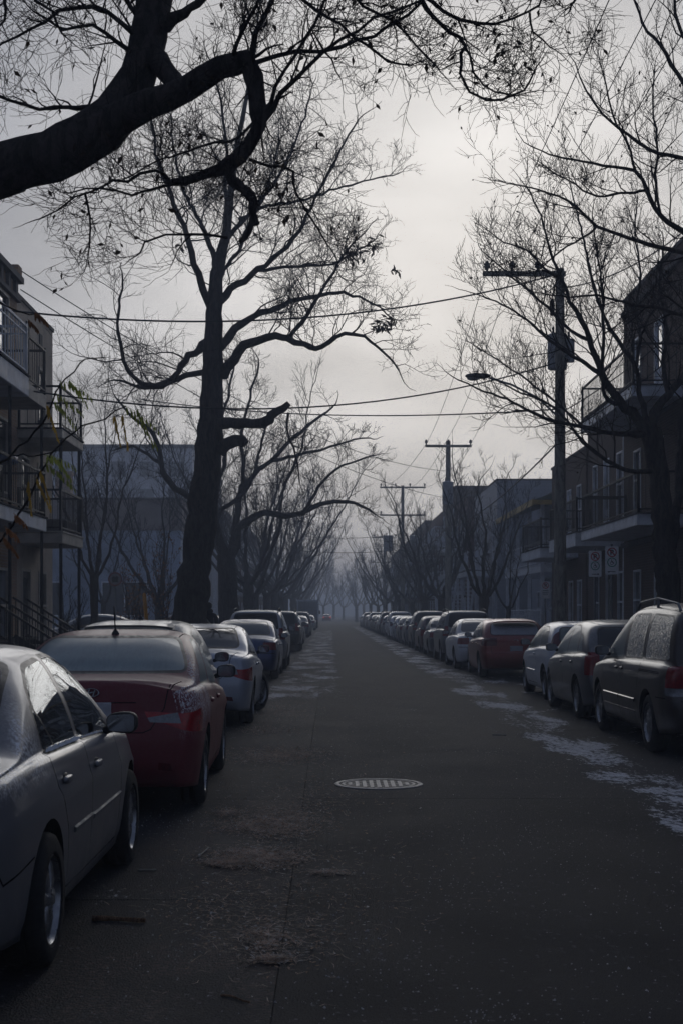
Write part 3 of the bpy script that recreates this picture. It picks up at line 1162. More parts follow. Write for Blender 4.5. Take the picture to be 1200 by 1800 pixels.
wire("service_cable", "lower thin line slanting down from the left house roof into the trees", (XL + .1, 34.05, 9.35), (P2.x - .1, P2.y, 7.6), .8, .013)
wire("telephone_cable", "heavy telephone cable along the right poles, near span", (P1.x - .12, P1.y, 6.1), (P2.x - .12, P2.y, 6.0), .4, .022)
wire("telephone_cable", "heavy telephone cable along the right poles, far span", (P2.x - .12, P2.y, 6.0), (P3.x - .12, P3.y, 6.4), .5, .024)
wire("service_cable", "cable crossing the street far away near the third pole, higher", (P3.x, P3.y, 8.2), (-6.5, 112, 8.4), .6, .022)
wire("service_cable", "cable crossing the street far away near the third pole, lower", (P3.x, P3.y, 6.9), (-6.5, 118, 7.4), .5, .022)

# ---- parking signs
SG_WHITE = simple("sign_white", (.80, .81, .83), .45, 0, .4, .06)
SG_RED = simple("sign_red", (.42, .035, .04), .45)
SG_GREEN = simple("sign_green", (.02, .22, .15), .45)
SG_BLACK = simple("sign_black", (.02, .02, .022), .5)


def ring_poly(m, cx, cz, r0, r1, y, n=28):
    for i in range(n):
        a, b = 2 * PI * i / n, 2 * PI * (i + 1) / n
        m.add([(cx + r * math.cos(t), y, cz + r * math.sin(t)) for r, t in ((r0, a), (r1, a), (r1, b), (r0, b))], [(0, 1, 2, 3)])


def sign(label, x, y, zc, disabled, arrow, h, post_dx=0.0, zrot=0.0, w=.28):
    root = tag(empty("parking_sign", (x, y, .13), zrot), label, "sign", "parking signs on the right kerb")
    z = zc - .13
    f = -.012
    m = MB()
    m.cyl((post_dx, .03, 0), (post_dx, .03, z + h * .5 + .05), .024, .024, 10)
    m.build("post", STEEL, root, True)
    MB().prism(rounded([(-w / 2, -h / 2), (w / 2, -h / 2), (w / 2, h / 2), (-w / 2, h / 2)], .025, 3), .006, (0, 0, z), (1, 0, 0), (0, 0, 1), (0, -1, 0)).build("board", SG_WHITE, root)
    y0 = -.010
    zt = z + h * .5 - .125
    m = MB()
    ring_poly(m, 0, zt, .078, .098, y0)
    a = math.radians(-45)
    m.add([(-.065 - .008, y0 - .002, zt + .065 - .008), (-.065 + .008, y0 - .002, zt + .065 + .008), (.065 + .008, y0 - .002, zt - .065 + .008), (.065 - .008, y0 - .002, zt - .065 - .008)], [(0, 1, 2, 3)])
    m.build("prohibition_ring", SG_RED, root)
    m = MB()
    y1 = y0 - .0005
    m.add([(-.035, y1, zt - .055), (-.012, y1, zt - .055), (-.012, y1, zt + .055), (-.035, y1, zt + .055)], [(0, 1, 2, 3)])
    prev = None
    for i in range(9):
        t = PI / 2 - PI * i / 8
        q = [(r * math.cos(t) * 1.15 - .0, y1, zt + .022 + r * math.sin(t)) for r in (.012, .033)]
        if prev:
            m.add([prev[0], prev[1], q[1], q[0]], [(0, 1, 2, 3)])
        prev = q
    for zz in (.055, .010):
        m.add([(-.013, y1, zt + zz - .021), (.001, y1, zt + zz - .021), (.001, y1, zt + zz), (-.013, y1, zt + zz)], [(0, 1, 2, 3)])
    m.build("letter", SG_BLACK, root)
    if disabled:
        zw = zt - .205
        m = MB()
        ring_poly(m, 0, zw, .080, .098, y0)
        m.build("permission_ring", SG_GREEN, root)
        m = MB()
        ring_poly(m, -.005, zw - .018, .026, .035, y1, 18)
        ring_poly(m, -.008, zw + .048, 0, .011, y1, 12)
        for p, q in (((-.008, .034), (-.004, -.002)), ((-.004, -.002), (.026, -.002)), ((.026, -.002), (.040, -.034)), ((-.006, .018), (.020, .018))):
            m.bar((p[0], y1, zw + p[1]), (q[0], y1, zw + q[1]), .010, .001, (0, 1, 0))
        m.build("wheelchair_symbol", SG_BLACK, root)
    else:
        m = MB()
        for i, (a, b) in enumerate(((-.09, .08), (-.10, .09), (-.08, .07))):
            m.add([(a, y0, zt - .16 - i * .055), (b, y0, zt - .16 - i * .055), (b, y0, zt - .14 - i * .055), (a, y0, zt - .14 - i * .055)], [(0, 1, 2, 3)])
        m.build("text_band", STEEL, root)
    if arrow:
        za = z - h / 2 + .055
        m = MB()
        m.add([(-.07, y0, za - .007), (.07, y0, za - .007), (.07, y0, za + .007), (-.07, y0, za + .007)], [(0, 1, 2, 3)])
        m.add([(arrow * .095, y0 - .001, za), (arrow * .055, y0 - .001, za + .022), (arrow * .055, y0 - .001, za - .022)], [(0, 1, 2)])
        m.build("arrow", SG_BLACK, root)
    return root


q = at(1045, 991, 31.2)
sign("disabled parking sign with arrow to the right, the lower of the two", q.x, q.y, q.z, True, 1, .57)
q = at(1074.5, 985, 29.4)
sign("disabled parking sign with arrow to the left, higher and beside the tree", q.x, q.y, q.z, True, -1, .58)
q = at(958, 1037, 43.0)
sign("small no-parking sign just left of the near utility pole", q.x, q.y, q.z, False, 0, .52)
q = at(203, 1018, 50)
rs = tag(empty("round_sign", (q.x, q.y, .1)), "round red-rimmed traffic sign among the saplings on the left", "sign")
m = MB()
m.cyl((0, .04, 0), (0, .04, q.z + .2), .03, .03, 8)
m.build("post", STEEL, rs, True)
m = MB()
m.cyl((0, -.005, q.z - .1), (0, .005, q.z - .1), .25, .25, 28)
m.build("board", simple("sign_grey", (.16, .165, .18), .5), rs)
m = MB()
ring_poly(m, 0, q.z - .1, .20, .25, -.009)
m.build("rim", simple("sign_dull_red", (.16, .04, .045), .5), rs)
m = MB()
m.prism([(-.11, .06), (-.05, .11), (.0, .07), (.06, .12), (.12, .05), (.09, -.05), (.10, -.12), (.0, -.10), (-.09, -.12), (-.12, -.03)], .002, (0, -.008, q.z - .1), (1, 0, 0), (0, 0, 1), (0, -1, 0))
m.build("symbol", SG_BLACK, rs)
q0, q1 = at(264, 1095, 46), at(254, 1042, 46)
m = MB()
m.cyl((q0.x, q0.y, .1), (q1.x, q1.y, q1.z - .06), .075, .06, 12)
m.cyl((q1.x, q1.y, q1.z - .06), (q1.x - .01, q1.y, q1.z), .06, .03, 12)
tag(m.build("marker_post", simple("marker_orange", (.55, .26, .02), .6, 0, .4, .15), None, True), "leaning orange-yellow marker post beside the big tree trunk", "post")

# ------------------------------------------------------------------ trees
BARK_D = bark("bark_dark", (.064, .056, .052))
BARK_M = bark("bark_grey", (.060, .055, .052))
TWIG = simple("twig_bark", (.034, .029, .027), .9, 0, .15, .25, 9)


def resample(pts, step):
    """smooth path (Catmull-Rom) through (x, y, z, r) rows"""
    P = np.array(pts, float)
    P = np.vstack([2 * P[0] - P[1], P, 2 * P[-1] - P[-2]])
    out = []
    for i in range(1, len(P) - 2):
        p0, p1, p2, p3 = P[i - 1], P[i], P[i + 1], P[i + 2]
        n = max(2, int(np.linalg.norm(p2[:3] - p1[:3]) / step))
        for j in range(n):
            t = j / n
            out.append(.5 * (2 * p1 + (p2 - p0) * t + (2 * p0 - 5 * p1 + 4 * p2 - p3) * t * t + (3 * p1 - p0 - 3 * p2 + p3) * t ** 3))
    out.append(P[-2])
    out = np.array(out)
    out[:, 3] = np.maximum(out[:, 3], .002)
    return out


class Tree:
    def __init__(self, seed, rmin=.0035, up=.10, wig=.16, droop=0.0, dens=1.0, spread=(28, 58), lenf=(.42, .72), sides=(10, 7, 5, 4, 3)):
        self.g = np.random.default_rng(seed)
        self.lines = {0: [], 1: [], 2: []}     # trunk, limbs, twigs
        self.tips = []
        self.__dict__.update(rmin=rmin, up=up, wig=wig, droop=droop, dens=dens, spread=spread, lenf=lenf, sides=sides)

    def put(self, P, R, kind, k):
        self.lines[kind].append((P, R, k))

    def limb(self, rows, kind=1, k=9, step=.18, rough=.05, kink=1.0):
        """an explicit limb given by (x, y, z, r) rows; returns its points and radii"""
        Q = resample(rows, step)
        P, R = Q[:, :3].copy(), Q[:, 3].copy()
        if rough:
            R = R * (1 + self.g.normal(0, rough, len(R)))
            P[1:-1] += self.g.normal(0, 1, (len(P) - 2, 3)) * np.minimum(R[1:-1, None] * (.14 if kind else .05) + (kink if kind else .12) * step * .07, .05)
        self.put(P, R, kind, k)
        return P, R

    def grow(self, start, d, length, r, level, maxlev, nseg=None):
        g = self.g
        seg = nseg or (max(4, int(length / .22)) if level < maxlev else 4)
        seg = min(seg, 11)
        P = [np.array(start, float)]
        d = np.array(d, float)
        d /= np.linalg.norm(d)
        st = length / seg
        for i in range(seg):
            d = d + g.normal(0, self.wig, 3)
            d[2] += self.up - self.droop * (i / seg)
            d /= np.linalg.norm(d)
            P.append(P[-1] + d * st)
        P = np.array(P)
        r1 = max(self.rmin * .7, r * .28)
        R = np.linspace(r, r1, seg + 1)
        k = self.sides[min(level, len(self.sides) - 1)]
        self.put(P, R, 2 if r < .028 else 1, k)
        if level >= maxlev:
            self.tips.append((P[-1], d.copy()))
            if len(P) > 3:
                self.tips.append((P[len(P) // 2], d.copy()))
            return
        self.branch_off(P, R, length, level + 1, maxlev)

    def branch_off(self, P, R, length, level, maxlev, n=None, t0=.22, lf=1.0):
        g = self.g
        n = n or max(2, int(round(self.dens * (2.2 + length * 2.6))))
        n = min(n, 16)
        T = np.gradient(P, axis=0)
        T /= np.linalg.norm(T, axis=1, keepdims=True) + 1e-9
        for i in range(n):
            t = t0 + (1 - t0) * (i + g.uniform(.1, .9)) / n
            f = t * (len(P) - 1)
            j = min(int(f), len(P) - 2)
            p = P[j] + (P[j + 1] - P[j]) * (f - j)
            r = R[j] + (R[j + 1] - R[j]) * (f - j)
            tg = T[j]
            a = g.normal(0, 1, 3)
            a -= tg * a.dot(tg)
            a /= np.linalg.norm(a) + 1e-9
            if a[2] < -.2 and g.random() < .6:
                a = -a
            ang = math.radians(g.uniform(*self.spread))
            d = tg * math.cos(ang) + a * math.sin(ang)
            L = length * g.uniform(*self.lenf) * (1.12 - .55 * t) * lf
            L = max(L, .16)
            rr = min(r * g.uniform(.40, .62), .0085 * L + .006)
            rr = max(rr, self.rmin)
            self.grow(p, d, L, rr, level, maxlev)
        # the leader carries on
        self.grow(P[-1], T[-1], max(.2, length * .28), max(self.rmin, R[-1]), maxlev if level < maxlev else level, maxlev)

    def build(self, name, label, group, base, bark_m=BARK_D, twig_m=TWIG, cat="tree", rel=True):
        root = tag(empty(name, base), label, cat, group)
        off = np.array(base, float)
        for kind, nm, mt in ((0, "trunk", bark_m), (1, "limbs", bark_m), (2, "twigs", twig_m)):
            L = self.lines[kind]
            if not L:
                continue
            L = [(p - off, r, k) for p, r, k in L]
            o = link(nm, tubes(nm, L), root, [mt])
            if kind == 2 or len(L) > 3:
                o["kind"] = "stuff"
        return root


def limbpx(rows, d0, k=1.0):
    """rows of (px, py, depth offset, radius in px) at distance d0"""
    out = []
    for px, py, dd, r in rows:
        p = at(px, py, d0 + dd)
        out.append((p.x, p.y, p.z, k * r * (d0 + dd) / FPX))
    return out


def leaf_mesh(name, spots, size, g, mat, parent, droop=.6, thin=.42):
    """many small pointed leaves as one mesh"""
    V, F = [], []
    for p, d in spots:
        d = np.array(d) + g.normal(0, .6, 3)
        d[2] -= droop
        d /= np.linalg.norm(d)
        s = np.cross(d, g.normal(0, 1, 3))
        s /= np.linalg.norm(s) + 1e-9
        n = np.cross(d, s)
        L = size * g.uniform(.6, 1.3)
        w = L * thin * .5
        b = len(V)
        c = np.array(p)
        V += [c, c + d * L * .45 + s * w + n * w * .25, c + d * L, c + d * L * .45 - s * w + n * w * .25, c + d * L * .5 - n * w * .15]
        F += [(b, b + 1, b + 4), (b + 1, b + 2, b + 4), (b + 2, b + 3, b + 4), (b + 3, b, b + 4)]
    o = link(name, np_mesh(name, V, np.array(F)), parent, [mat])
    o["kind"] = "stuff"
    return o


def leafmat(name, col, var=.35):
    t = NT(name)
    n = t.noise(t.pos(), 9, 4)
    c = t.mix(t.ramp(n, .3, .7), tuple(q * (1 - var) for q in col), tuple(q * (1 + var) for q in col))
    t.set(Base_Color=c, Roughness=.7, Specular_IOR_Level=.3)
    tl = t.n.new("ShaderNodeBsdfTranslucent")
    t.l.new(c, tl.inputs[0])
    mx = t.n.new("ShaderNodeMixShader")
    mx.inputs[0].default_value = .45
    t.l.new(t.b.outputs[0], mx.inputs[1])
    t.l.new(tl.outputs[0], mx.inputs[2])
    t.l.new(mx.outputs[0], [q for q in t.n if q.type == 'OUTPUT_MATERIAL'][0].inputs['Surface'])
    return t.m


LEAF_DRY = leafmat("leaf_dry_dark", (.050, .036, .024))
LEAF_RUST = leafmat("leaf_rust", (.26, .125, .055))
LEAF_GREEN = leafmat("leaf_olive", (.32, .36, .085))
LEAF_YEL = leafmat("leaf_yellow", (.50, .33, .07))

# ---- near left tree: trunk outside the frame, its great limb over the parked cars
D1 = 9.2
T = Tree(11, rmin=.0019, up=.05, wig=.22, droop=.10, dens=1.15, spread=(25, 70), lenf=(.38, .74))
base1 = (-3.95, 8.9, .1)
T.limb([(-3.95, 8.9, -.1, .44), (-3.95, 8.9, .6, .34), (-3.92, 8.92, 2.0, .29), (-3.80, 8.95, 3.1, .28), (-3.3, 9.05, 3.75, .235), (-2.7, 9.12, 4.12, .205)] + limbpx([(-60, 318, 0, 47), (30, 292, 0, 45)], D1), 0, 20, .16, .035)
A, RA = T.limb(limbpx([(0, 298, 0, 45), (90, 272, 0, 44), (150, 246, 0, 43), (205, 200, .1, 40), (246, 130, .2, 35), (262, 60, .3, 32), (278, -30, .4, 30), (300, -150, .5, 27), (340, -300, .7, 22), (380, -500, .8, 14), (400, -700, 1.0, 6)], D1), 0, 18, .12, .04)
B, RB = T.limb(limbpx([(170, 232, .0, 36), (230, 196, -.05, 28), (300, 168, -.1, 23), (360, 136, -.2, 21), (415, 112, -.3, 19), (440, 104, -.3, 17)], D1), 0, 14, .10, .05)
B2, RB2 = T.limb(limbpx([(432, 104, -.3, 15), (446, 135, -.3, 16), (452, 180, -.3, 15), (456, 220, -.3, 13), (436, 258, -.3, 13), (405, 288, -.3, 13), (365, 305, -.25, 9), (325, 318, -.2, 7), (291, 321, -.2, 6)], D1), 0, 12, .06, .07)
Cc, RC = T.limb(limbpx([(400, 292, -.3, 9), (410, 318, -.3, 9), (432, 335, -.35, 9), (445, 352, -.4, 8), (444, 375, -.4, 7), (452, 395, -.4, 6)], D1), 0, 10, .04, .12)
C2, RC2 = T.limb(limbpx([(445, 380, -.4, 6), (438, 408, -.42, 5), (422, 425, -.45, 4)], D1), 0, 8, .04, .12)
K, RK = T.limb(limbpx([(255, 70, .25, 22), (285, 118, .12, 19), (312, 148, .0, 17), (335, 165, -.1, 15)], D1), 0, 10, .06, .05)
U, RU = T.limb(limbpx([(290, 45, .2, 14), (325, 25, .1, 9), (350, 5, .0, 7), (400, -40, -.1, 5)], D1), 1, 8, .06, .06)
shoots = [
    [(442, 100, -.3, 6), (452, 60, -.35, 5), (470, 18, -.4, 4.2), (490, -30, -.4, 3.4)],
    [(412, 108, -.3, 4.5), (420, 70, -.5, 3.6), (440, 30, -.7, 3), (460, -20, -.9, 2.4)],
    [(458, 205, -.3, 5), (490, 150, -.4, 4), (520, 95, -.5, 3.2), (560, 20, -.7, 2.6), (590, -30, -.8, 2)],
    [(462, 215, -.3, 5.5), (495, 165, -.3, 4.5), (540, 120, -.4, 3.6), (600, 70, -.5, 3), (660, 35, -.7, 2.6), (720, 10, -.8, 2.2), (780, -20, -.9, 1.8)],
    [(450, 110, -.3, 5), (520, 92, -.2, 4), (600, 80, -.2, 3.4), (680, 50, -.3, 2.8), (740, 5, -.4, 2.2), (780, -40, -.4, 1.6)],
    [(740, 0, -.5, 4.5), (760, 30, -.5, 4), (790, 60, -.5, 3.6), (815, 78, -.5, 3.2), (808, 110, -.55, 2.8), (812, 145, -.6, 2.5), (835, 172, -.6, 2.3), (880, 178, -.65, 2.1), (915, 160, -.7, 1.9), (942, 118, -.7, 1.4)],
    [(815, 78, -.5, 2.6), (828, 100, -.5, 2.3), (832, 125, -.5, 2), (850, 150, -.55, 1.8), (885, 165, -.6, 1.4)],
    [(742, -10, -.5, 4.5), (780, 20, -.4, 3.5), (840, 45, -.4, 3), (900, 30, -.5, 2.4), (945, 8, -.6, 2), (960, -25, -.6, 1.5)],
    [(930, 22, -.6, 2.2), (935, 55, -.6, 1.8), (965, 82, -.6, 1.3), (985, 95, -.6, 1.0)],
    [(160, 188, .1, 5), (120, 190, .1, 4), (70, 192, .0, 3.2), (20, 178, -.1, 2.6), (-30, 160, -.2, 2)],
    [(236, 60, .2, 5), (190, 20, .1, 4), (140, 12, .1, 3.4), (80, 35, .0, 2.8), (30, 62, -.1, 2.2), (-20, 95, -.1, 1.8)],
    [(240, 95, .2, 4.5), (205, 70, .1, 3.6), (160, 45, .0, 3), (110, 50, -.1, 2.4), (60, 20, -.2, 1.8)],
    [(248, 35, .3, 5), (215, -10, .2, 4), (180, -60, .2, 3)],
    [(300, 320, -.2, 3.2), (270, 300, -.1, 2.8), (225, 315, .0, 2.4), (180, 330, .1, 2), (130, 350, .1, 1.6), (70, 385, .2, 1.3)],
    [(330, 318, -.2, 3), (280, 330, -.3, 2.5), (230, 345, -.4, 2), (180, 330, -.5, 1.6), (120, 340, -.6, 1.3)],
    [(452, 195, -.3, 3), (420, 245, -.5, 2.6), (380, 248, -.6, 2.2), (330, 270, -.7, 1.9), (280, 285, -.8, 1.6), (230, 310, -.9, 1.3)],
    [(438, 280, -.3, 3), (475, 290, -.3, 2.6), (515, 305, -.4, 2.3), (520, 340, -.4, 2), (545, 380, -.5, 1.7), (575, 430, -.5, 1.3)],
    [(400, 418, -.4, 2.6), (340, 412, -.5, 2.3), (290, 412, -.5, 2), (255, 425, -.5, 1.7), (240, 450, -.5, 1.3)],
    [(150, 340, .4, 2.4), (158, 380, .4, 2), (160, 420, .4, 1.7), (155, 450, .4, 1.2)],
    [(60, 0, -.8, 3), (90, 20, -.8, 2.4), (110, 60, -.8, 1.8)],
    [(12, -10, -.8, 3.2), (10, 20, -.8, 2.6), (-5, 50, -.8, 2.2)],
    [(500, -30, -.2, 4), (560, 20, -.2, 3), (620, 60, -.3, 2.5), (680, 105, -.3, 2), (720, 115, -.3, 1.5)],
    [(600, -30, -.3, 4), (640, 10, -.3, 3), (690, 40, -.35, 2.4), (730, 80, -.4, 2), (765, 115, -.4, 1.5)],
    [(1000, -40, -.6, 3), (1010, -5, -.6, 2.4), (1000, 20, -.6, 1.6)],
]
for s in shoots:
    P, R = T.limb(limbpx(s, D1), 2 if s[0][3] < 4.6 else 1, 6, .10, .06)
    L = float(np.linalg.norm(np.diff(P, axis=0), axis=1).sum())
    T.branch_off(P, R, min(L, 1.0) * .62, 3, 5, n=int(7 + L * 6), t0=.12)
for P, R, n, L in ((A, RA, 12, 1.2), (B, RB, 10, .9), (B2, RB2, 12, .8), (Cc, RC, 7, .35), (U, RU, 7, .7)):
    m_ = P[:, 2] < 7.0
    T.branch_off(P[m_], R[m_] * .25, L, 2, 4, n=n, t0=.1, lf=.8)
tree1 = T.build("bare_tree", "near bare tree whose thick dark limb reaches in at the upper left", "bare street trees on the left", base1)
g = np.random.default_rng(5)
sel = [q for q in T.tips if g.random() < .055]
leaf_mesh("dry_leaves", [(np.array(p) - np.array(base1), d) for p, d in sel], .055, g, LEAF_DRY, tree1, 1.2)
# leaf sprays hanging in view: rachis with paired leaflets, each one a part of the near tree
sprays = [  # px, py of the stalk end, direction in px, length px, distance, green or yellow
    (100, 668, (60, 12), 62, 6.6, 0), (96, 690, (48, 22), 52, 6.6, 0), (118, 664, (36, 34), 46, 6.7, 0), (80, 706, (22, 45), 55, 6.5, 1), (92, 702, (40, 32), 50, 6.5, 0),
    (216, 712, (52, 22), 70, 6.8, 0), (226, 716, (48, 48), 68, 6.8, 0), (214, 724, (12, 46), 48, 6.8, 1), (238, 712, (30, 50), 60, 6.8, 0), (200, 726, (10, 36), 40, 6.7, 1),
    (78, 800, (52, 6), 58, 6.4, 0), (76, 812, (50, 26), 58, 6.4, 0), (70, 822, (20, 46), 55, 6.4, 1), (62, 836, (26, 40), 52, 6.4, 1), (50, 840, (4, 44), 46, 6.4, 1), (88, 796, (38, 30), 50, 6.5, 0),
    (8, 925, (28, 14), 30, 6.2, 2), (4, 942, (26, 22), 32, 6.2, 2), (24, 902, (20, 12), 26, 6.2, 2), (60, 548, (26, 12), 26, 6.8, 2), (48, 560, (24, 16), 24, 6.8, 2),
]
stem_paths = [[(-40, 1010, -2.2, 2.6), (10, 940, -2.6, 2.2), (55, 870, -2.7, 2), (90, 800, -2.7, 1.8), (128, 760, -2.6, 1.6), (185, 735, -2.5, 1.4), (222, 714, -2.4, 1.2)],
              [(-40, 838, -2.2, 2.4), (20, 800, -2.5, 2.1), (75, 745, -2.6, 1.8), (100, 690, -2.6, 1.6), (130, 650, -2.6, 1.3), (150, 632, -2.6, 1.1), (185, 628, -2.5, .9)],
              [(20, 800, -2.5, 1.4), (70, 800, -2.7, 1.2), (100, 792, -2.7, 1.0)],
              [(-40, 520, -2.2, 2), (0, 530, -2.3, 1.6), (40, 548, -2.4, 1.2), (62, 552, -2.4, .9)]]
SP = Tree(3, rmin=.0015)
for s in stem_paths:
    SP.limb(limbpx(s, D1), 2, 6, .05, .04)
# the hanging stems start from the same trunk
SP.limb([(-3.7, 8.7, 3.2, .02), (-2.9, 7.9, 3.1, .012), (-2.2, 7.2, 2.6, .009), tuple(limbpx([(-40, 838, -2.2, 2.4)], D1)[0])], 2, 6, .2, .03)
SP.limb([(-2.9, 7.9, 3.1, .010), (-2.3, 7.2, 2.4, .008), tuple(limbpx([(-40, 1010, -2.2, 2.6)], D1)[0])], 2, 6, .2, .03)
SP.limb([(-2.9, 7.9, 3.1, .010), (-2.5, 7.3, 3.1, .008), tuple(limbpx([(-40, 520, -2.2, 2)], D1)[0])], 2, 6, .2, .03)
stems = link("hanging_stems", tubes("hanging_stems", [(p - np.array(base1), r, k) for p, r, k in SP.lines[2]]), tree1, [TWIG])
stems["kind"] = "stuff"
for (px, py, dr, ln, d, col) in sprays:
    a = np.array(at(px, py, d))
    dv = np.array([dr[0], 0, -dr[1]], float)
    dv /= np.linalg.norm(dv)
    dv[1] = g.uniform(-.35, .35)
    L = ln * d / FPX
    V, F = [], []
    n = 9
    prev = None
    for i in range(n + 1):
        t = i / n
        c = a + dv * L * t + np.array([0, 0, -.28 * L * t * t])
        if prev is not None:
            s = np.array([0, .0012, .0012])
            b = len(V)
            V += [prev - s, prev + s, c + s, c - s]
            F.append((b, b + 1, b + 2, b + 3))
        prev = c
        if i == 0:
            continue
        for sd in (-1, 1):
            ld = np.array([.25 * dv[0] + g.normal(0, .12), sd * .35 + g.normal(0, .15), -1 + g.normal(0, .12)])
            ld /= np.linalg.norm(ld)
            wd = np.cross(ld, np.array([0, 1, 0]) + g.normal(0, .4, 3))
            wd /= np.linalg.norm(wd) + 1e-9
            ll = .047 * g.uniform(.75, 1.15) * (1 - .35 * t)
            w = ll * .115
            b = len(V)
            nn = np.cross(ld, wd) * w * .4
            V += [c, c + ld * ll * .3 + wd * w, c + ld * ll * .75 + wd * w * .8, c + ld * ll, c + ld * ll * .75 - wd * w * .8, c + ld * ll * .3 - wd * w, c + ld * ll * .5 - nn]
            F += [(b, b + 1, b + 6), (b + 1, b + 2, b + 6), (b + 2, b + 3, b + 6), (b + 3, b + 4, b + 6), (b + 4, b + 5, b + 6), (b + 5, b, b + 6)]
    me = bpy.data.meshes.new("compound_leaf")
    me.from_pydata([tuple(np.array(v) - np.array(base1)) for v in V], [], F)
    link("compound_leaf", me, tree1, [(LEAF_GREEN, LEAF_YEL, LEAF_RUST)[col]])

# ---- the big left tree
D2 = 38.0
T = Tree(21, rmin=.0052, up=.045, wig=.27, droop=.07, dens=1.12, spread=(30, 74), lenf=(.42, .74))
base2 = (at(333, 1078, D2).x, D2, .1)
TR, RT = T.limb(limbpx([(330, 1185, 0, 58), (331, 1150, 0, 46), (334, 1100, 0, 38), (340, 1040, 0, 34), (350, 960, 0, 31), (360, 870, 0, 30), (366, 800, 0, 27), (371, 720, 0, 24), (375, 640, 0, 21), (376, 570, 0, 18), (380, 500, 0, 14), (388, 450, .1, 12), (397, 420, .1, 10), (404, 360, .2, 8), (415, 270, .3, 6), (432, 180, .4, 4.5), (448, 90, .5, 3), (455, 20, .6, 1.8)], D2, .86), 0, 22, .22, .035)
L2 = [
    [(372, 545, 0, 11), (352, 497, -.3, 9.5), (342, 465, -.5, 8.5), (332, 425, -.7, 7.5), (318, 385, -.9, 6.5), (300, 345, -1.2, 5.5), (283, 300, -1.6, 4.5), (270, 240, -1.9, 3.2), (262, 180, -2.1, 2)],
    [(380, 480, 0, 8), (370, 430, .4, 7), (356, 400, .7, 6), (340, 368, 1.0, 5), (320, 330, 1.3, 4), (308, 270, 1.6, 3), (300, 200, 1.9, 2)],
    [(392, 430, .1, 7), (398, 380, -.6, 6), (396, 320, -1.0, 5), (398, 250, -1.4, 4), (388, 180, -1.8, 3), (372, 110, -2.2, 2)],
    [(386, 530, 0, 11), (405, 507, -.3, 9.5), (430, 492, -.5, 8.5), (455, 475, -.7, 7.5), (490, 445, -1.0, 6.2), (525, 405, -1.3, 5), (555, 350, -1.7, 4), (590, 280, -2.1, 3), (630, 210, -2.4, 2)],
    [(455, 475, -.7, 5), (500, 470, -.2, 4.2), (545, 468, .2, 3.6), (585, 464, .6, 3), (620, 445, 1.0, 2.4), (660, 420, 1.3, 1.6)],
    [(400, 420, .1, 6), (430, 385, .6, 5.2), (455, 355, 1.0, 4.6), (485, 320, 1.4, 3.8), (520, 250, 1.9, 3), (545, 170, 2.4, 2)],
    [(420, 385, .5, 4.4), (470, 362, .9, 4), (530, 352, 1.3, 3.4), (580, 335, 1.7, 2.8), (640, 318, 2.1, 2.2), (700, 305, 2.5, 1.5)],
    [(388, 610, 0, 13), (405, 590, .3, 11), (425, 572, .5, 10), (450, 555, .8, 8.6), (485, 540, 1.1, 7.4), (520, 528, 1.4, 6.5), (555, 520, 1.7, 5.6), (590, 514, 2.0, 4.6), (620, 520, 2.3, 3.6), (655, 535, 2.6, 2.6), (690, 560, 2.8, 1.8)],
    [(392, 660, 0, 16), (408, 630, -.3, 14), (428, 608, -.6, 13), (455, 597, -.9, 11), (485, 592, -1.2, 9.5), (520, 600, -1.5, 8.2), (555, 615, -1.8, 7), (578, 600, -2.0, 6), (605, 588, -2.2, 5), (640, 592, -2.5, 4), (672, 618, -2.8, 3), (700, 650, -3.0, 2)],
    [(508, 594, -1.4, 6), (530, 570, -1.6, 5.4), (545, 545, -1.8, 5), (562, 515, -2.0, 4.3), (585, 478, -2.2, 3.5), (610, 440, -2.4, 2.6), (640, 410, -2.6, 1.8)],
    [(366, 600, 0, 11), (350, 612, -.2, 10), (335, 625, -.4, 9), (318, 645, -.6, 8), (302, 665, -.8, 7.6), (276, 680, -1.1, 7), (248, 673, -1.4, 6.3), (226, 652, -1.7, 5.4), (214, 615, -2.0, 4.6), (208, 570, -2.2, 4), (212, 525, -2.4, 3.3), (216, 490, -2.5, 2.4)],
    [(366, 655, 0, 9), (340, 657, .2, 8), (312, 665, .4, 7), (285, 678, .6, 6), (255, 682, .8, 4.6), (225, 672, 1.0, 3.6), (200, 668, 1.3, 2.4)],
    [(382, 520, .0, 6), (392, 480, .8, 5.4), (420, 440, 1.4, 4.8), (440, 390, 2.0, 4), (470, 330, 2.5, 3.2), (490, 250, 3.0, 2.2)],
    [(384, 745, 0, 13), (410, 742, -.4, 11), (445, 745, -.7, 10.5), (470, 738, -.9, 10), (490, 724, -1.0, 9), (508, 709, -1.1, 6.5)],
    [(380, 785, 0, 16), (400, 782, -.3, 13), (418, 776, -.5, 12), (432, 781, -.6, 10)],
    [(507, 726, -1.1, 3.4), (503, 755, -1.2, 3), (515, 785, -1.3, 2.8), (524, 815, -1.3, 2.3), (527, 850, -1.3, 1.6)],
]
for i, s in enumerate(L2):
    P, R = T.limb(limbpx(s, D2, .86 if i in (13, 14) else .68), 1, 9, .20, .06)
    L = float(np.linalg.norm(np.diff(P, axis=0), axis=1).sum())
    if i in (13, 14):
        continue
    T.branch_off(P, R, min(L, 4.5) * .60, 2, 4, n=int(min(20, 7 + L * 2.8)), t0=.18, lf=1.15)
T.branch_off(TR[TR[:, 2] > 9.0], RT[TR[:, 2] > 9.0], 3.0, 2, 4, n=16, t0=.05)
tree2 = T.build("bare_tree", "massive bare tree with sawn limb stubs, trunk just behind the left parked cars", "bare street trees on the left", base2)
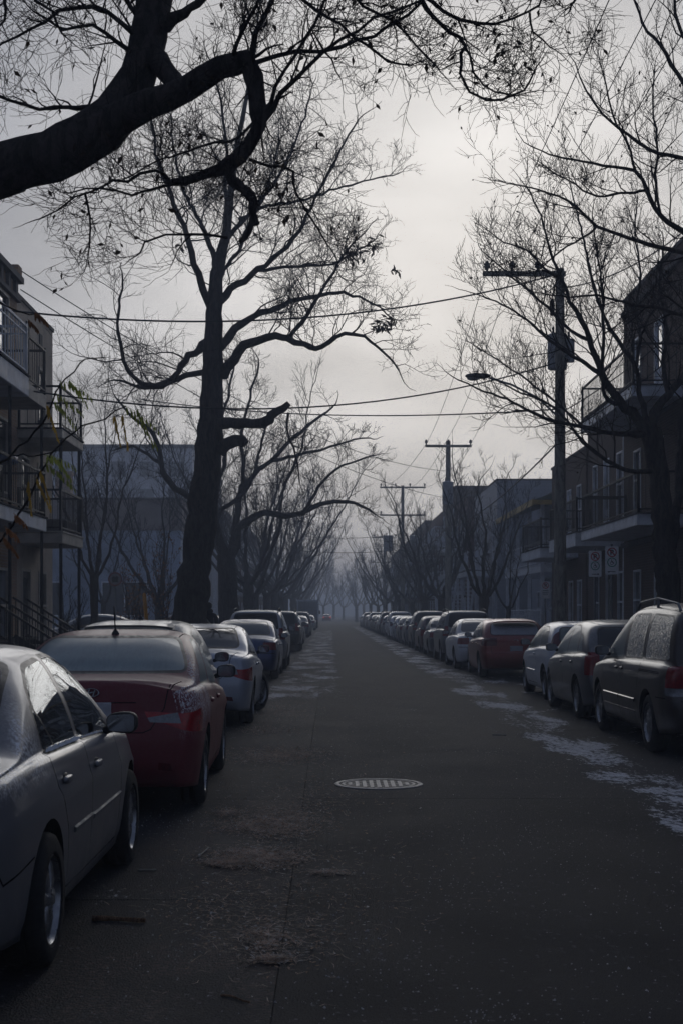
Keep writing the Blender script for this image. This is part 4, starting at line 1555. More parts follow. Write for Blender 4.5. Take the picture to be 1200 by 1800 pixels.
# clumps of dry pods and leaves caught in the crown
for px, py, rr, n in ((672, 570, .22, 60), (690, 566, .12, 22), (625, 440, .25, 46), (655, 432, .2, 30), (690, 478, .12, 12), (318, 432, .12, 14), (460, 418, .12, 14), (610, 455, .25, 30)):
    c = np.array(at(px, py, D2 - 2.4))
    sp_ = [(c - np.array(base2) + g.normal(0, rr * .45, 3), g.normal(0, 1, 3)) for _ in range(n)]
    leaf_mesh("leaf_clump", sp_, .20, g, LEAF_DRY, tree2, .8, .30)

# ---- second left tree, arching over the street
D3 = 53.0
T = Tree(33, rmin=.007, up=.045, wig=.25, droop=.05, dens=1.05, spread=(30, 72), lenf=(.42, .74))
base3 = (at(403, 1078, D3).x, D3, .1)
T.limb(limbpx([(404, 1148, 0, 26), (403, 1110, 0, 20), (402, 1050, 0, 17), (400, 1000, 0, 17), (398, 975, 0, 16)], D3), 0, 18, .2, .04)
L3 = [
    [(398, 985, 0, 12), (388, 955, -.2, 10), (378, 925, -.4, 9), (372, 895, -.6, 8.4), (350, 880, -.9, 8), (322, 868, -1.2, 7.4), (298, 845, -1.5, 6.8), (284, 815, -1.8, 6), (278, 780, -2.1, 5), (255, 750, -2.4, 4), (230, 730, -2.7, 3), (205, 700, -3, 2)],
    [(402, 985, 0, 12), (415, 955, .2, 10.5), (422, 930, .4, 9.5), (440, 912, .6, 8.6), (465, 904, .9, 7.8), (500, 905, 1.2, 7), (530, 903, 1.5, 6.2), (560, 886, 1.8, 5.4), (600, 882, 2.1, 4.4), (635, 890, 2.4, 3.2), (660, 905, 2.6, 2)],
    [(404, 975, 0, 9), (412, 940, .6, 8), (418, 900, 1.0, 7.4), (424, 870, 1.3, 6.8), (445, 838, 1.7, 6), (478, 810, 2.1, 5.2), (510, 775, 2.5, 4.4), (550, 740, 2.9, 3.4), (585, 715, 3.2, 2.2)],
    [(378, 925, -.4, 6), (392, 895, .0, 5.4), (412, 880, .4, 4.8), (440, 850, 1.0, 4), (455, 800, 1.6, 3.2), (470, 740, 2.0, 2.4)],
    [(372, 895, -.6, 6), (385, 850, -.8, 5.2), (395, 800, -1.0, 4.4), (390, 740, -1.3, 3.6), (405, 680, -1.6, 2.6), (415, 620, -1.8, 1.8)],
    [(424, 870, 1.3, 5), (430, 820, .9, 4.4), (425, 760, .5, 3.6), (440, 700, .1, 2.8), (455, 640, -.2, 2)],
    [(478, 810, 2.1, 4), (520, 800, 2.0, 3.4), (565, 790, 2.0, 2.8), (610, 775, 2.1, 2.1), (650, 770, 2.2, 1.5)],
    [(530, 903, 1.5, 4), (560, 855, 1.4, 3.4), (590, 825, 1.3, 2.8), (630, 810, 1.2, 2), (660, 800, 1.2, 1.4)],
    [(284, 815, -1.8, 4), (260, 800, -1.6, 3.4), (235, 785, -1.5, 2.8), (205, 790, -1.4, 2)],
]
for s in L3:
    P, R = T.limb(limbpx(s, D3, .78), 1, 8, .28, .06)
    L = float(np.linalg.norm(np.diff(P, axis=0), axis=1).sum())
    T.branch_off(P, R, min(L, 5) * .52, 2, 4, n=int(min(17, 5 + L * 2.2)), t0=.2, lf=.95)
T.build("bare_tree", "second left tree, forked low, with a bough arching right over the street", "bare street trees on the left", base3, BARK_M)

# ---- near right tree in front of the three-storey house
D4 = 26.8
T = Tree(44, rmin=.0038, up=.075, wig=.23, droop=0, dens=1.1, spread=(26, 62), lenf=(.42, .74))
base4 = (at(1176, 1078, D4).x, D4, .1)
T.limb(limbpx([(1180, 1225, 0, 36), (1178, 1180, 0, 28), (1176, 1100, 0, 25), (1172, 1020, 0, 24), (1165, 930, 0, 22), (1158, 850, 0, 20), (1150, 790, 0, 20), (1142, 755, 0, 21)], D4, .88), 0, 18, .12, .04)
L4 = [
    [(1140, 765, 0, 15), (1118, 735, -.1, 13), (1099, 716, -.2, 12), (1075, 688, -.3, 10.5), (1058, 662, -.4, 9.5), (1045, 625, -.5, 8), (1035, 598, -.6, 7.2), (1022, 562, -.7, 6), (1002, 530, -.8, 5), (985, 490, -.9, 4), (965, 440, -1.0, 3.2), (950, 380, -1.1, 2.4), (925, 330, -1.2, 1.6)],
    [(1145, 760, 0, 13), (1150, 725, .2, 11.5), (1174, 695, .4, 10), (1200, 660, .6, 9), (1225, 610, .8, 7.5), (1245, 540, 1.0, 6), (1250, 460, 1.2, 4.5), (1240, 380, 1.4, 3)],
    [(1138, 750, 0, 8), (1125, 700, .3, 7), (1116, 645, .5, 6.2), (1098, 616, .6, 5.6), (1072, 578, .8, 4.8), (1052, 532, 1.0, 4), (1035, 470, 1.2, 3.2), (1020, 400, 1.4, 2.4), (1000, 320, 1.5, 1.6)],
    [(1135, 762, 0, 8), (1110, 764, -.3, 7), (1086, 762, -.5, 6.4), (1055, 757, -.7, 5.8), (1024, 750, -.9, 5.2), (990, 743, -1.1, 4.6), (960, 737, -1.3, 4.2), (922, 718, -1.5, 3.6), (890, 702, -1.7, 3), (850, 688, -1.9, 2.4), (805, 668, -2.1, 1.7)],
    [(1152, 826, 0, 8), (1130, 828, -.2, 6.6), (1108, 830, -.4, 5.8), (1075, 816, -.6, 5.2), (1046, 796, -.8, 4.6), (1015, 768, -1.0, 4), (988, 730, -1.2, 3.4), (955, 706, -1.4, 2.8), (915, 690, -1.6, 2.2), (870, 668, -1.8, 1.5)],
    [(1058, 662, -.4, 6), (1030, 640, -.8, 5.2), (995, 620, -1.1, 4.4), (955, 590, -1.4, 3.6), (915, 555, -1.7, 2.8), (870, 530, -2.0, 2), (830, 515, -2.2, 1.4)],
    [(1035, 598, -.6, 5), (1000, 580, -.3, 4.2), (960, 540, .0, 3.4), (920, 505, .3, 2.6), (880, 470, .5, 2), (845, 440, .7, 1.4)],
    [(1116, 645, .5, 4.6), (1125, 590, .8, 4), (1118, 540, 1.1, 3.4), (1125, 480, 1.3, 2.8), (1115, 410, 1.5, 2), (1120, 350, 1.6, 1.4)],
    [(1099, 716, -.2, 6), (1062, 695, -.6, 5.4), (1058, 640, -.9, 4.6), (1060, 580, -1.2, 4), (1058, 520, -1.4, 3.2), (1050, 450, -1.6, 2.4), (1040, 380, -1.8, 1.6)],
    [(1174, 695, .4, 6), (1165, 640, .8, 5.2), (1172, 580, 1.1, 4.4), (1160, 510, 1.4, 3.4), (1165, 430, 1.6, 2.4)],
    [(1024, 750, -.9, 3.4), (985, 715, -.8, 3), (940, 680, -.7, 2.6), (900, 650, -.7, 2.2), (860, 625, -.7, 1.7), (830, 605, -.7, 1.2)],
    [(985, 490, -.9, 3), (955, 470, -.6, 2.6), (925, 440, -.4, 2.2), (885, 425, -.2, 1.8), (850, 400, .0, 1.3)],
    [(1172, 990, 0, 13), (1185, 930, .3, 12), (1192, 860, .5, 11), (1196, 790, .7, 10), (1200, 720, .8, 9), (1215, 640, 1.0, 7.5), (1222, 540, 1.2, 5.5), (1215, 440, 1.4, 3.5)],
]
for s in L4:
    P, R = T.limb(limbpx(s, D4, .70), 1, 9, .14, .05, .5)
    L = float(np.linalg.norm(np.diff(P, axis=0), axis=1).sum())
    T.branch_off(P, R, min(L, 3.2) * .58, 2, 4, n=int(min(20, 8 + L * 3.0)), t0=.18, lf=1.1)
tree4 = T.build("bare_tree", "bare forked tree beside the disabled parking signs, trunk at the right edge", "bare street trees on the right", base4)
sel = [q for q in T.tips if g.random() < .035]
leaf_mesh("dry_leaves", [(np.array(p) - np.array(base4), d) for p, d in sel], .062, g, LEAF_DRY, tree4, .8, .6)

# ---- nearer right tree: trunk outside the frame, boughs reaching in from the right
D5 = 17.5
T = Tree(55, rmin=.0028, up=.075, wig=.23, droop=0, dens=1.1, spread=(26, 62), lenf=(.42, .74))
base5 = (6.75, 17.8, .1)
T.limb([(6.75, 17.8, -.1, .34), (6.75, 17.8, .6, .25), (6.72, 17.8, 2.0, .21), (6.65, 17.75, 3.3, .19), (6.55, 17.7, 4.4, .17), (6.4, 17.65, 5.6, .12), (6.3, 17.6, 7.0, .08)], 0, 18, .2, .04)
b5 = (6.62, 17.72, 3.7, .11)
L5 = [
    ([(6.62, 17.72, 3.9, .10)], [(1330, 520, -.1, 9), (1260, 470, -.2, 8), (1200, 446, -.3, 7), (1140, 430, -.4, 6), (1090, 412, -.5, 5.2), (1048, 398, -.6, 4.6), (1015, 365, -.7, 3.8), (980, 345, -.8, 3.2), (945, 332, -.9, 2.6), (905, 325, -1.0, 2), (875, 318, -1.1, 1.4)]),
    ([(6.60, 17.7, 4.1, .11)], [(1320, 470, .1, 11), (1250, 430, .1, 9.5), (1190, 402, .1, 8), (1160, 380, .1, 7), (1135, 335, .1, 6), (1115, 300, .1, 5.2), (1060, 292, .1, 4), (1010, 280, .2, 3.2), (965, 272, .2, 2.4), (920, 250, .3, 1.5)]),
    ([(6.52, 17.7, 4.6, .09)], [(1300, 330, -.3, 9), (1240, 300, -.4, 7.5), (1200, 278, -.5, 6.4), (1140, 262, -.7, 5.4), (1100, 235, -.8, 4.5), (1060, 200, -.9, 3.6), (1030, 160, -1.0, 2.6), (1010, 110, -1.0, 1.7)]),
    ([(6.5, 17.7, 4.8, .09)], [(1290, 250, .4, 9), (1230, 190, .5, 7.5), (1190, 130, .6, 6.4), (1160, 80, .7, 5.2), (1130, 40, .8, 4), (1110, -10, .8, 3)]),
    ([(6.5, 17.7, 5.0, .08)], [(1280, 180, -.2, 8), (1220, 100, -.3, 6.4), (1190, 40, -.4, 5), (1180, -20, -.5, 4)]),
    ([(6.6, 17.7, 3.5, .08)], [(1320, 600, .2, 7.5), (1260, 570, .3, 6.4), (1200, 556, .3, 5.4), (1150, 540, .4, 4.6), (1100, 532, .5, 3.8), (1050, 520, .6, 3.2), (1000, 522, .7, 2.6), (950, 515, .8, 2)]),
    ([], [(1135, 335, .1, 4.2), (1090, 340, -.2, 3.6), (1050, 345, -.4, 3), (1010, 325, -.6, 2.4), (960, 295, -.8, 1.7)]),
    ([], [(1115, 300, .1, 4), (1100, 250, -.1, 3.4), (1075, 200, -.3, 2.8), (1065, 150, -.4, 2.2), (1050, 90, -.5, 1.5)]),
    ([], [(1160, 380, .1, 4.6), (1150, 320, .3, 4), (1155, 260, .5, 3.4), (1145, 190, .6, 2.6), (1150, 120, .7, 1.8)]),
    ([], [(1048, 398, -.6, 3.4), (1020, 420, -.8, 3), (985, 440, -1.0, 2.4), (950, 470, -1.2, 1.8), (930, 490, -1.3, 1.2)]),
]
for pre, s in L5:
    P, R = T.limb([(a, b, c, r * .62) for a, b, c, r in pre] + limbpx(s, D5, .62), 1, 8, .12, .05, .5)
    L = float(np.linalg.norm(np.diff(P, axis=0), axis=1).sum())
    T.branch_off(P, R, min(L, 2.4) * .58, 2, 4, n=int(min(20, 9 + L * 3.2)), t0=.22, lf=1.1)
tree5 = T.build("bare_tree", "nearer right tree, trunk out of view, boughs with dry leaves at upper right", "bare street trees on the right", base5)
sel = [q for q in T.tips if g.random() < .045]
leaf_mesh("dry_leaves", [(np.array(p) - np.array(base5), d) for p, d in sel], .050, g, LEAF_DRY, tree5, .8, .6)


# ---- trees further along: one of each habit, then copies
def vase_tree(seed, h, th, n, rt, label, group, base, spread=.55, rmin=.009, lvl=4, dens=.9, name="bare_tree", bark_m=BARK_M, lean=(0, 0)):
    T = Tree(seed, rmin=rmin * .8, up=.085, wig=.16, droop=0, dens=dens, spread=(22, 56), lenf=(.40, .70))
    g = T.g
    T.limb([(base[0], base[1], -.05, rt * 1.5), (base[0], base[1], .4, rt * 1.1), (base[0] + lean[0] * .5, base[1], th * .6, rt * .95), (base[0] + lean[0], base[1] + lean[1], th, rt * 1.05)], 0, 14, .2, .04)
    a0 = g.uniform(0, 6)
    for i in range(n):
        a = a0 + i * 2 * PI / n + g.normal(0, .25)
        s = g.uniform(.6, 1.25) * spread
        hh = (h - th) * g.uniform(.72, 1.0)
        rows = []
        x, y, z = base[0] + lean[0], base[1] + lean[1], th - .15
        r = rt * g.uniform(.30, .46)
        for t in (0, .12, .3, .5, .7, .88, 1):
            rad = s * hh * (t ** .75) * .62
            rows.append((x + math.cos(a) * rad + g.normal(0, .06 * hh * t * .5), y + math.sin(a) * rad + g.normal(0, .06 * hh * t * .5), z + hh * (t ** 1.1), r * (1 - .86 * t)))
        P, R = T.limb(rows, 1, 7, .3, .05)
        T.branch_off(P, R, hh * .44, 2, lvl, n=int(5 + hh * .8), t0=.22, lf=.9)
    return T.build(name, label, group, base, bark_m)


GRT = "bare street trees on the right"
GLT = "bare street trees on the left"
v1 = vase_tree(61, 8.4, 2.3, 7, .20, "vase-shaped pruned tree with upright branches in front of the blue-grey wall", GRT, (6.25, 58.0, .1), .74)
v2 = vase_tree(62, 6.6, 1.9, 5, .11, "slim vase-shaped tree just right of the larger pruned tree", GRT, (7.75, 62.0, .1), .66)
v3 = vase_tree(63, 9.4, 2.5, 8, .24, "dark twiggy tree beside the second utility pole", GRT, (5.95 + .35, 80.0, .1), .92)
v4 = vase_tree(64, 12.5, 3.0, 8, .26, "spreading bare left tree right behind the forked one", GLT, (-3.9, 68.0, .1), 1.0, .011)
v6 = vase_tree(66, 11.0, 2.6, 6, .22, "open wide-crowned left tree behind the spreading one", GLT, (-4.0, 76.0, .1), 1.15, .010, 4, 1.0)
v5 = vase_tree(65, 10.5, 2.8, 6, .13, "slender tree with upright branches just left of the round sign", GLT, (at(166, 1078, 45).x, 45.0, .1), .42, .006, 4, 1.0)
k = 0
far = [  # source, x, y, scale, rot, label
    (v3, 6.3, 95, 1.0, 1.3, "twiggy right tree next past the second utility pole"), (v6, 6.4, 111, .95, .6, "tall spreading right tree near the third utility pole"),
    (v3, 6.3, 127, 1.05, 2.9, "dim right tree just past the third utility pole"), (v6, 6.5, 144, 1.05, 4.2, "misty right tree some way past the third utility pole"), (v3, 6.4, 166, 1.1, 5.0, "very faint right tree by the farthest pole"),
    (v6, 6.4, 190, 1.0, 1.0, "faintest tree silhouette on the far right side"), (v4, 6.4, 225, 1.0, 3.0, "last hazy tree at the end of the right row"),
    (v6, -3.9, 88, 1.1, 2.2, "hazy left tree next past the open wide-crowned one"), (v4, -3.95, 101, 1.06, 4.0, "greyer left tree, second past the open wide-crowned one"), (v6, -4.0, 114, 1.15, .5, "left tree third past the wide-crowned one, well before the truck"),
    (v6, -4.0, 128, 1.2, 5.1, "faint left tree a little before the parked truck"), (v4, -3.9, 148, 1.05, 1.6, "faint left tree beside the parked truck"), (v3, -4.0, 170, 1.2, 2.6, "very faint left tree well past the truck"),
    (v4, -4.0, 196, 1.1, 3.3, "faintest tree silhouette on the far left side"), (v4, -4.0, 232, 1.05, .2, "last hazy tree at the end of the left row"),
    (v4, -3.0, 270, 1.1, 2.2, "grey ghost of a tree on the left where the street ends"), (v3, 5.0, 270, 1.2, 1.2, "grey ghost of a tree on the right where the street ends"), (v4, -1.5, 330, 1.1, 4.2, "pale tree shape closing the view just left of the vanishing point"), (v6, -6.0, 310, 1.4, .4, "broad pale crown left of the street far beyond the truck"), (v6, 7.5, 320, 1.4, 2.4, "broad pale crown right of the street beyond the last pole"), (v6, 1.0, 380, 1.5, 3.4, "palest tree crown right at the vanishing point"), (v4, 3.2, 340, 1.0, 5.2, "pale tree shape closing the view just right of the vanishing point"),
    (v1, -7.2, 60, 1.0, 2.0, "bushy small tree in front of the warehouse wall"), (v2, -10.5, 66, 1.15, 1.1, "thin tree against the blue-grey warehouse wall"),
    (v4, -11.5, 97, .9, .9, "tree crown rising behind the warehouse roof"),
    (v1, 10.6, 100, 1.35, 3.6, "pale tree crown above the blue-grey house roof"),
]
for src, x, y, sc, rz, lb in far:
    o = copy_tree(src)
    o.location = (x, y, .1)
    o.rotation_euler = (0, 0, rz)
    o.scale = (sc, sc, sc)
    o["label"] = lb
    o["group"] = GRT if x > 0 else GLT
# rust-leaved saplings and garden shrubs at the left
shr = []
for i, (px, d, h, lb) in enumerate(((238, 47, 3.6, "rust-leaved sapling left of the orange marker post"), (292, 48, 3.9, "rust-leaved sapling touching the big tree trunk"), (120, 44, 2.6, "low leafless shrub right of the left house stair"))):
    b = (at(px, 1078, d).x, d, .1)
    T = Tree(80 + i, rmin=.006, up=.12, wig=.15, dens=1.0, spread=(18, 50))
    for j in range(6):
        a = T.g.uniform(0, 6.28)
        s = T.g.uniform(.1, .45)
        hh = h * T.g.uniform(.7, 1.0)
        P, R = T.limb([(b[0], b[1], 0, .03), (b[0] + math.cos(a) * s * .5, b[1] + math.sin(a) * s * .5, hh * .4, .022), (b[0] + math.cos(a) * s * 1.4, b[1] + math.sin(a) * s * 1.4, hh, .006)], 1, 5, .3, .05)
        T.branch_off(P, R, hh * .42, 2, 3, n=9, t0=.2)
    o = T.build("shrub", lb, "saplings by the left yard", b, BARK_M, cat="shrub")
    if i < 2:
        sel = [q for q in T.tips if T.g.random() < .75]
        leaf_mesh("dry_leaves", [(np.array(p) - np.array(b), d_) for p, d_ in sel], .085, T.g, LEAF_RUST, o, .5, .6)

# ------------------------------------------------------------------ cars
def pchip(pts):
    xs = np.array([p[0] for p in pts], float)
    ys = np.array([p[1] for p in pts], float)
    h = np.diff(xs)
    dl = np.diff(ys) / h
    m = np.zeros(len(xs))
    for i in range(1, len(xs) - 1):
        if dl[i - 1] * dl[i] > 0:
            w1, w2 = 2 * h[i] + h[i - 1], h[i] + 2 * h[i - 1]
            m[i] = (w1 + w2) / (w1 / dl[i - 1] + w2 / dl[i])
    m[0], m[-1] = dl[0], dl[-1]

    def f(x):
        x = np.clip(np.asarray(x, float), xs[0], xs[-1])
        i = np.clip(np.searchsorted(xs, x, side='right') - 1, 0, len(h) - 1)
        t = (x - xs[i]) / h[i]
        t2, t3 = t * t, t * t * t
        return ((2 * t3 - 3 * t2 + 1) * ys[i] + (t3 - 2 * t2 + t) * h[i] * m[i] + (-2 * t3 + 3 * t2) * ys[i + 1] + (t3 - t2) * h[i] * m[i + 1])
    return f


def ccw(poly):
    a = sum(poly[i - 1][0] * poly[i][1] - poly[i][0] * poly[i - 1][1] for i in range(len(poly)))
    return list(poly) if a > 0 else list(reversed(poly))


def inpoly(x, z, poly):
    c = False
    j = len(poly) - 1
    for i in range(len(poly)):
        (xi, zi), (xj, zj) = poly[i], poly[j]
        if (zi > z) != (zj > z) and x < (xj - xi) * (z - zi) / (zj - zi) + xi:
            c = not c
        j = i
    return c


def poly_planes(poly, axes, grow=0.0):
    """outward planes of a convex polygon drawn in two of the axes"""
    poly = ccw(poly)
    out = []
    a, b = axes
    for i in range(len(poly)):
        p, q = poly[i - 1], poly[i]
        dx, dz = q[0] - p[0], q[1] - p[1]
        l = math.hypot(dx, dz)
        if l < 1e-6:
            continue
        n = [0, 0, 0]
        n[a], n[b] = dz / l, -dx / l
        c = [0, 0, 0]
        c[a], c[b] = p[0], p[1]
        n = Vector(n)
        out.append((Vector(c) + n * grow, n))
    return out


class Shell:
    """polygons of a car's skin that can be cut along planes"""
    def __init__(self, bm):
        bm.normal_update()
        bm.verts.index_update()
        self.co = [tuple(v.co) for v in bm.verts]
        self.no = [tuple(v.normal) for v in bm.verts]
        self.f, self.c, self.n, self.part = [], [], [], []
        self.C = np.zeros((0, 3))
        for f in bm.faces:
            self.put([v.index for v in f.verts], tuple(f.normal), 0)

    def put(self, idx, n, part):
        c = (0.0, 0.0, 0.0)
        k = len(idx)
        x = y = z = 0.0
        for i in idx:
            p = self.co[i]
            x += p[0]
            y += p[1]
            z += p[2]
        self.f.append(idx)
        self.c.append((x / k, y / k, z / k))
        self.n.append(n)
        self.part.append(part)

    def cut(self, planes, test, bounds=None):
        """split the faces along the planes; return the indices of those inside all of them"""
        k = len(self.C)
        if k < len(self.c):
            self.C = np.concatenate([self.C, np.array(self.c[k:])])
        C = self.C
        ok = np.ones(len(C), bool)
        for a, lo, hi in bounds or ():
            ok &= (C[:, a] > lo - .09) & (C[:, a] < hi + .09)
        fs = [i for i in np.nonzero(ok)[0].tolist() if self.f[i] is not None and test(Vector(self.c[i]), Vector(self.n[i]))]
        for co, no in planes:
            if not fs:
                return []
            used = list({v for i in fs for v in self.f[i]})
            nx, ny, nz = no
            off = nx * co[0] + ny * co[1] + nz * co[2]
            D = {}
            for v in used:
                p = self.co[v]
                D[v] = p[0] * nx + p[1] * ny + p[2] * nz - off
            cache, ins = {}, []
            for i in fs:
                idx = self.f[i]
                ds = [D[v] for v in idx]
                if max(ds) <= 1e-6:
                    ins.append(i)
                    continue
                if min(ds) >= -1e-6:
                    continue
                A, B = [], []
                k = len(idx)
                for j in range(k):
                    v, w, dv, dw = idx[j], idx[(j + 1) % k], ds[j], ds[(j + 1) % k]
                    if dv <= 1e-6:
                        A.append(v)
                    if dv >= -1e-6:
                        B.append(v)
                    if (dv > 1e-6 and dw < -1e-6) or (dv < -1e-6 and dw > 1e-6):
                        key = (v, w) if v < w else (w, v)
                        if key not in cache:
                            t = dv / (dv - dw)
                            a, b = self.co[v], self.co[w]
                            self.co.append((a[0] + (b[0] - a[0]) * t, a[1] + (b[1] - a[1]) * t, a[2] + (b[2] - a[2]) * t))
                            a, b = self.no[v], self.no[w]
                            self.no.append((a[0] + (b[0] - a[0]) * t, a[1] + (b[1] - a[1]) * t, a[2] + (b[2] - a[2]) * t))
                            cache[key] = len(self.co) - 1
                        A.append(cache[key])
                        B.append(cache[key])
                n, pt = self.n[i], self.part[i]
                self.f[i] = None
                if len(B) > 2:
                    self.put(B, n, pt)
                if len(A) > 2:
                    self.put(A, n, pt)
                    ins.append(len(self.f) - 1)
            fs = ins
        return fs


class CarSpec:
    def __init__(self, **k):
        d = dict(side=[(0, .925), (.10, .955), (.40, .992), (.62, 1.0), (.80, .993), (.93, .975), (1, .955)],
                 crown=.075, tumble=.33, sweep_f=.20, sweep_r=.14, shelf=.035, r=.30, tw=.19, track=.0,
                 rear=[(.15, .10), (.30, .03), (.50, 0), (.62, .015), (.80, .07), (1.0, .10), (2.0, .12)],
                 front=[(.15, .08), (.35, .01), (.5, 0), (.7, .10), (.9, .22), (2, .25)],
                 arch=.055, spokes=5, rim='alloy', lid=None, hatch=None, plate=(0, .80), roofrack=False, sill_z=.19,
                 handles=[], mould=None, tails=[], seams=[], doors=[], side_win=[], rear_win=None, wind=None,
                 antenna=None, mirror=None, extra=None, spoiler=None)
        d.update(k)
        self.__dict__.update(d)
        self.ftop, self.fbelt, self.fplan = pchip(self.top), pchip(self.belt), pchip(self.plan)
        self.fside, self.frear, self.ffront = pchip(self.side), pchip(self.rear), pchip(self.front)
        self.x0, self.x1 = self.top[0][0], self.top[-1][0]

    def width(self, x):
        return self.W / 2 * self.fplan(x)

    def warp(self, x, z):
        a = np.clip((self.x0 + .55 - x) / .55, 0, 1) ** 2
        b = np.clip((x - self.x1 + .55) / .55, 0, 1) ** 2
        return x + a * self.frear(z) - b * self.ffront(z)

    def y_at(self, x, z):
        zb = float(self.fbelt(x))
        t = np.clip((z - self.sill_z) / (zb - self.sill_z), 0, 1)
        return float(self.width(x) * self.fside(t))

    def shell(self, dx=.05):
        n = int((self.x1 - self.x0) / dx) + 1
        u = np.linspace(0, 1, n)
        u = u - 0.055 * np.sin(2 * PI * u)          # closer together at both ends
        X = self.x0 + (self.x1 - self.x0) * u
        S, nb, ng, nr = 17, 2, 8, 11
        if dx > .08:
            S, nb, ng, nr = 10, 1, 5, 7
        ts = np.linspace(0, 1, S)
        w = self.width(X)
        zb = self.fbelt(X)
        zs = np.full(n, self.sill_z) + .05 * np.clip((self.x0 + .7 - X) / .7, 0, 1) + .02 * np.clip((X - self.x1 + .6) / .6, 0, 1)
        sz = zs[:, None] + (zb - zs)[:, None] * ts[None]
        sy = w[:, None] * self.fside(ts)[None]
        yS, zS = sy[:, -1], sz[:, -1]
        mid = (self.roof[0] + self.roof[1]) / 2
        sw = np.where(X > mid, self.sweep_f, -self.sweep_r)

        def zt(y):
            return self.ftop(X + sw * (y / w) ** 2)
        sh = np.minimum(self.shelf, 0.4 * yS)
        yB, zB = yS - sh, zS + np.minimum(sh * .55, np.maximum(zt(yS * .9) - zS, 0.004) * .5)
        ye = yB.copy()
        for _ in range(6):
            ze = np.maximum(zt(ye) - self.crown * .8, zB + .002)
            ye = yB - self.tumble * (ze - zB)
        ty, tz = [], []
        for j in range(nb):
            t = j / nb
            ty.append(yS + (yB - yS) * t)
            tz.append(zS + (zB - zS) * t)
        for j in range(ng):
            t = j / ng
            ty.append(yB + (ye - yB) * t + .022 * np.sin(PI * t) * np.clip((ze - zB) / .3, 0, 1))
            tz.append(zB + (ze - zB) * t)
        for j in range(nr + 1):
            t = 1 - j / nr
            t = t ** .75 if j else 1.0
            y = ye * t
            zc = zt(y)
            dz = zt(ye) - ze
            ty.append(y)
            tz.append(zc - dz * t ** 4)
        ty, tz = np.stack(ty, 1), np.stack(tz, 1)
        for _ in range(3):                           # round the roof rail
            a, b = nb + ng - 3, nb + ng + 4
            for arr in (ty, tz):
                c = arr.copy()
                arr[:, a:b] = .25 * c[:, a - 1:b - 1] + .5 * c[:, a:b] + .25 * c[:, a + 1:b + 1]
        ty = np.concatenate([ty, -ty[:, -2::-1]], 1)
        tz = np.concatenate([tz, tz[:, -2::-1]], 1)
        T = ty.shape[1]
        by = ty / yS[:, None] * sy[:, :1]
        bz = np.repeat(sz[:, :1], T, 1)
        V, F = [], []
        base = 0

        def grid(xx, yy, zz, flip):
            nonlocal base
            a, b = yy.shape
            xx = np.broadcast_to(xx, yy.shape)
            xw = self.warp(xx, zz)
            V.append(np.stack([xw, yy, zz], -1).reshape(-1, 3))
            i = np.arange(a - 1)[:, None] * b + np.arange(b - 1)[None] + base
            q = np.stack([i, i + 1, i + b + 1, i + b], -1).reshape(-1, 4)
            F.append(q[:, ::-1] if flip else q)
            base += a * b
        grid(X[:, None], ty, tz, True)
        grid(X[:, None], by, bz, False)
        grid(X[:, None], sy, sz, True)
        grid(X[:, None], -sy, sz, False)
        for e, sgn, flip in ((0, -1, True), (-1, 1, False)):
            col = ty[e] / yS[e]
            cy = sy[e][:, None] * col[None]
            cz = sz[e][:, None] + (ts[:, None] ** 3) * (tz[e] - zS[e])[None]
            cx = X[e] + sgn * .07 * (1 - col[None] ** 2) * (1 - np.abs(2 * ts[:, None] - 1) ** 6)
            grid(cx, cy, cz, flip)
        me = np_mesh("shell", np.concatenate(V), np.concatenate(F))
        bm = bmesh.new()
        bm.from_mesh(me)
        bpy.data.meshes.remove(me)
        bmesh.ops.remove_doubles(bm, verts=bm.verts, dist=2e-4)
        bmesh.ops.dissolve_degenerate(bm, edges=bm.edges, dist=1e-5)
        bmesh.ops.recalc_face_normals(bm, faces=bm.faces)
        return bm


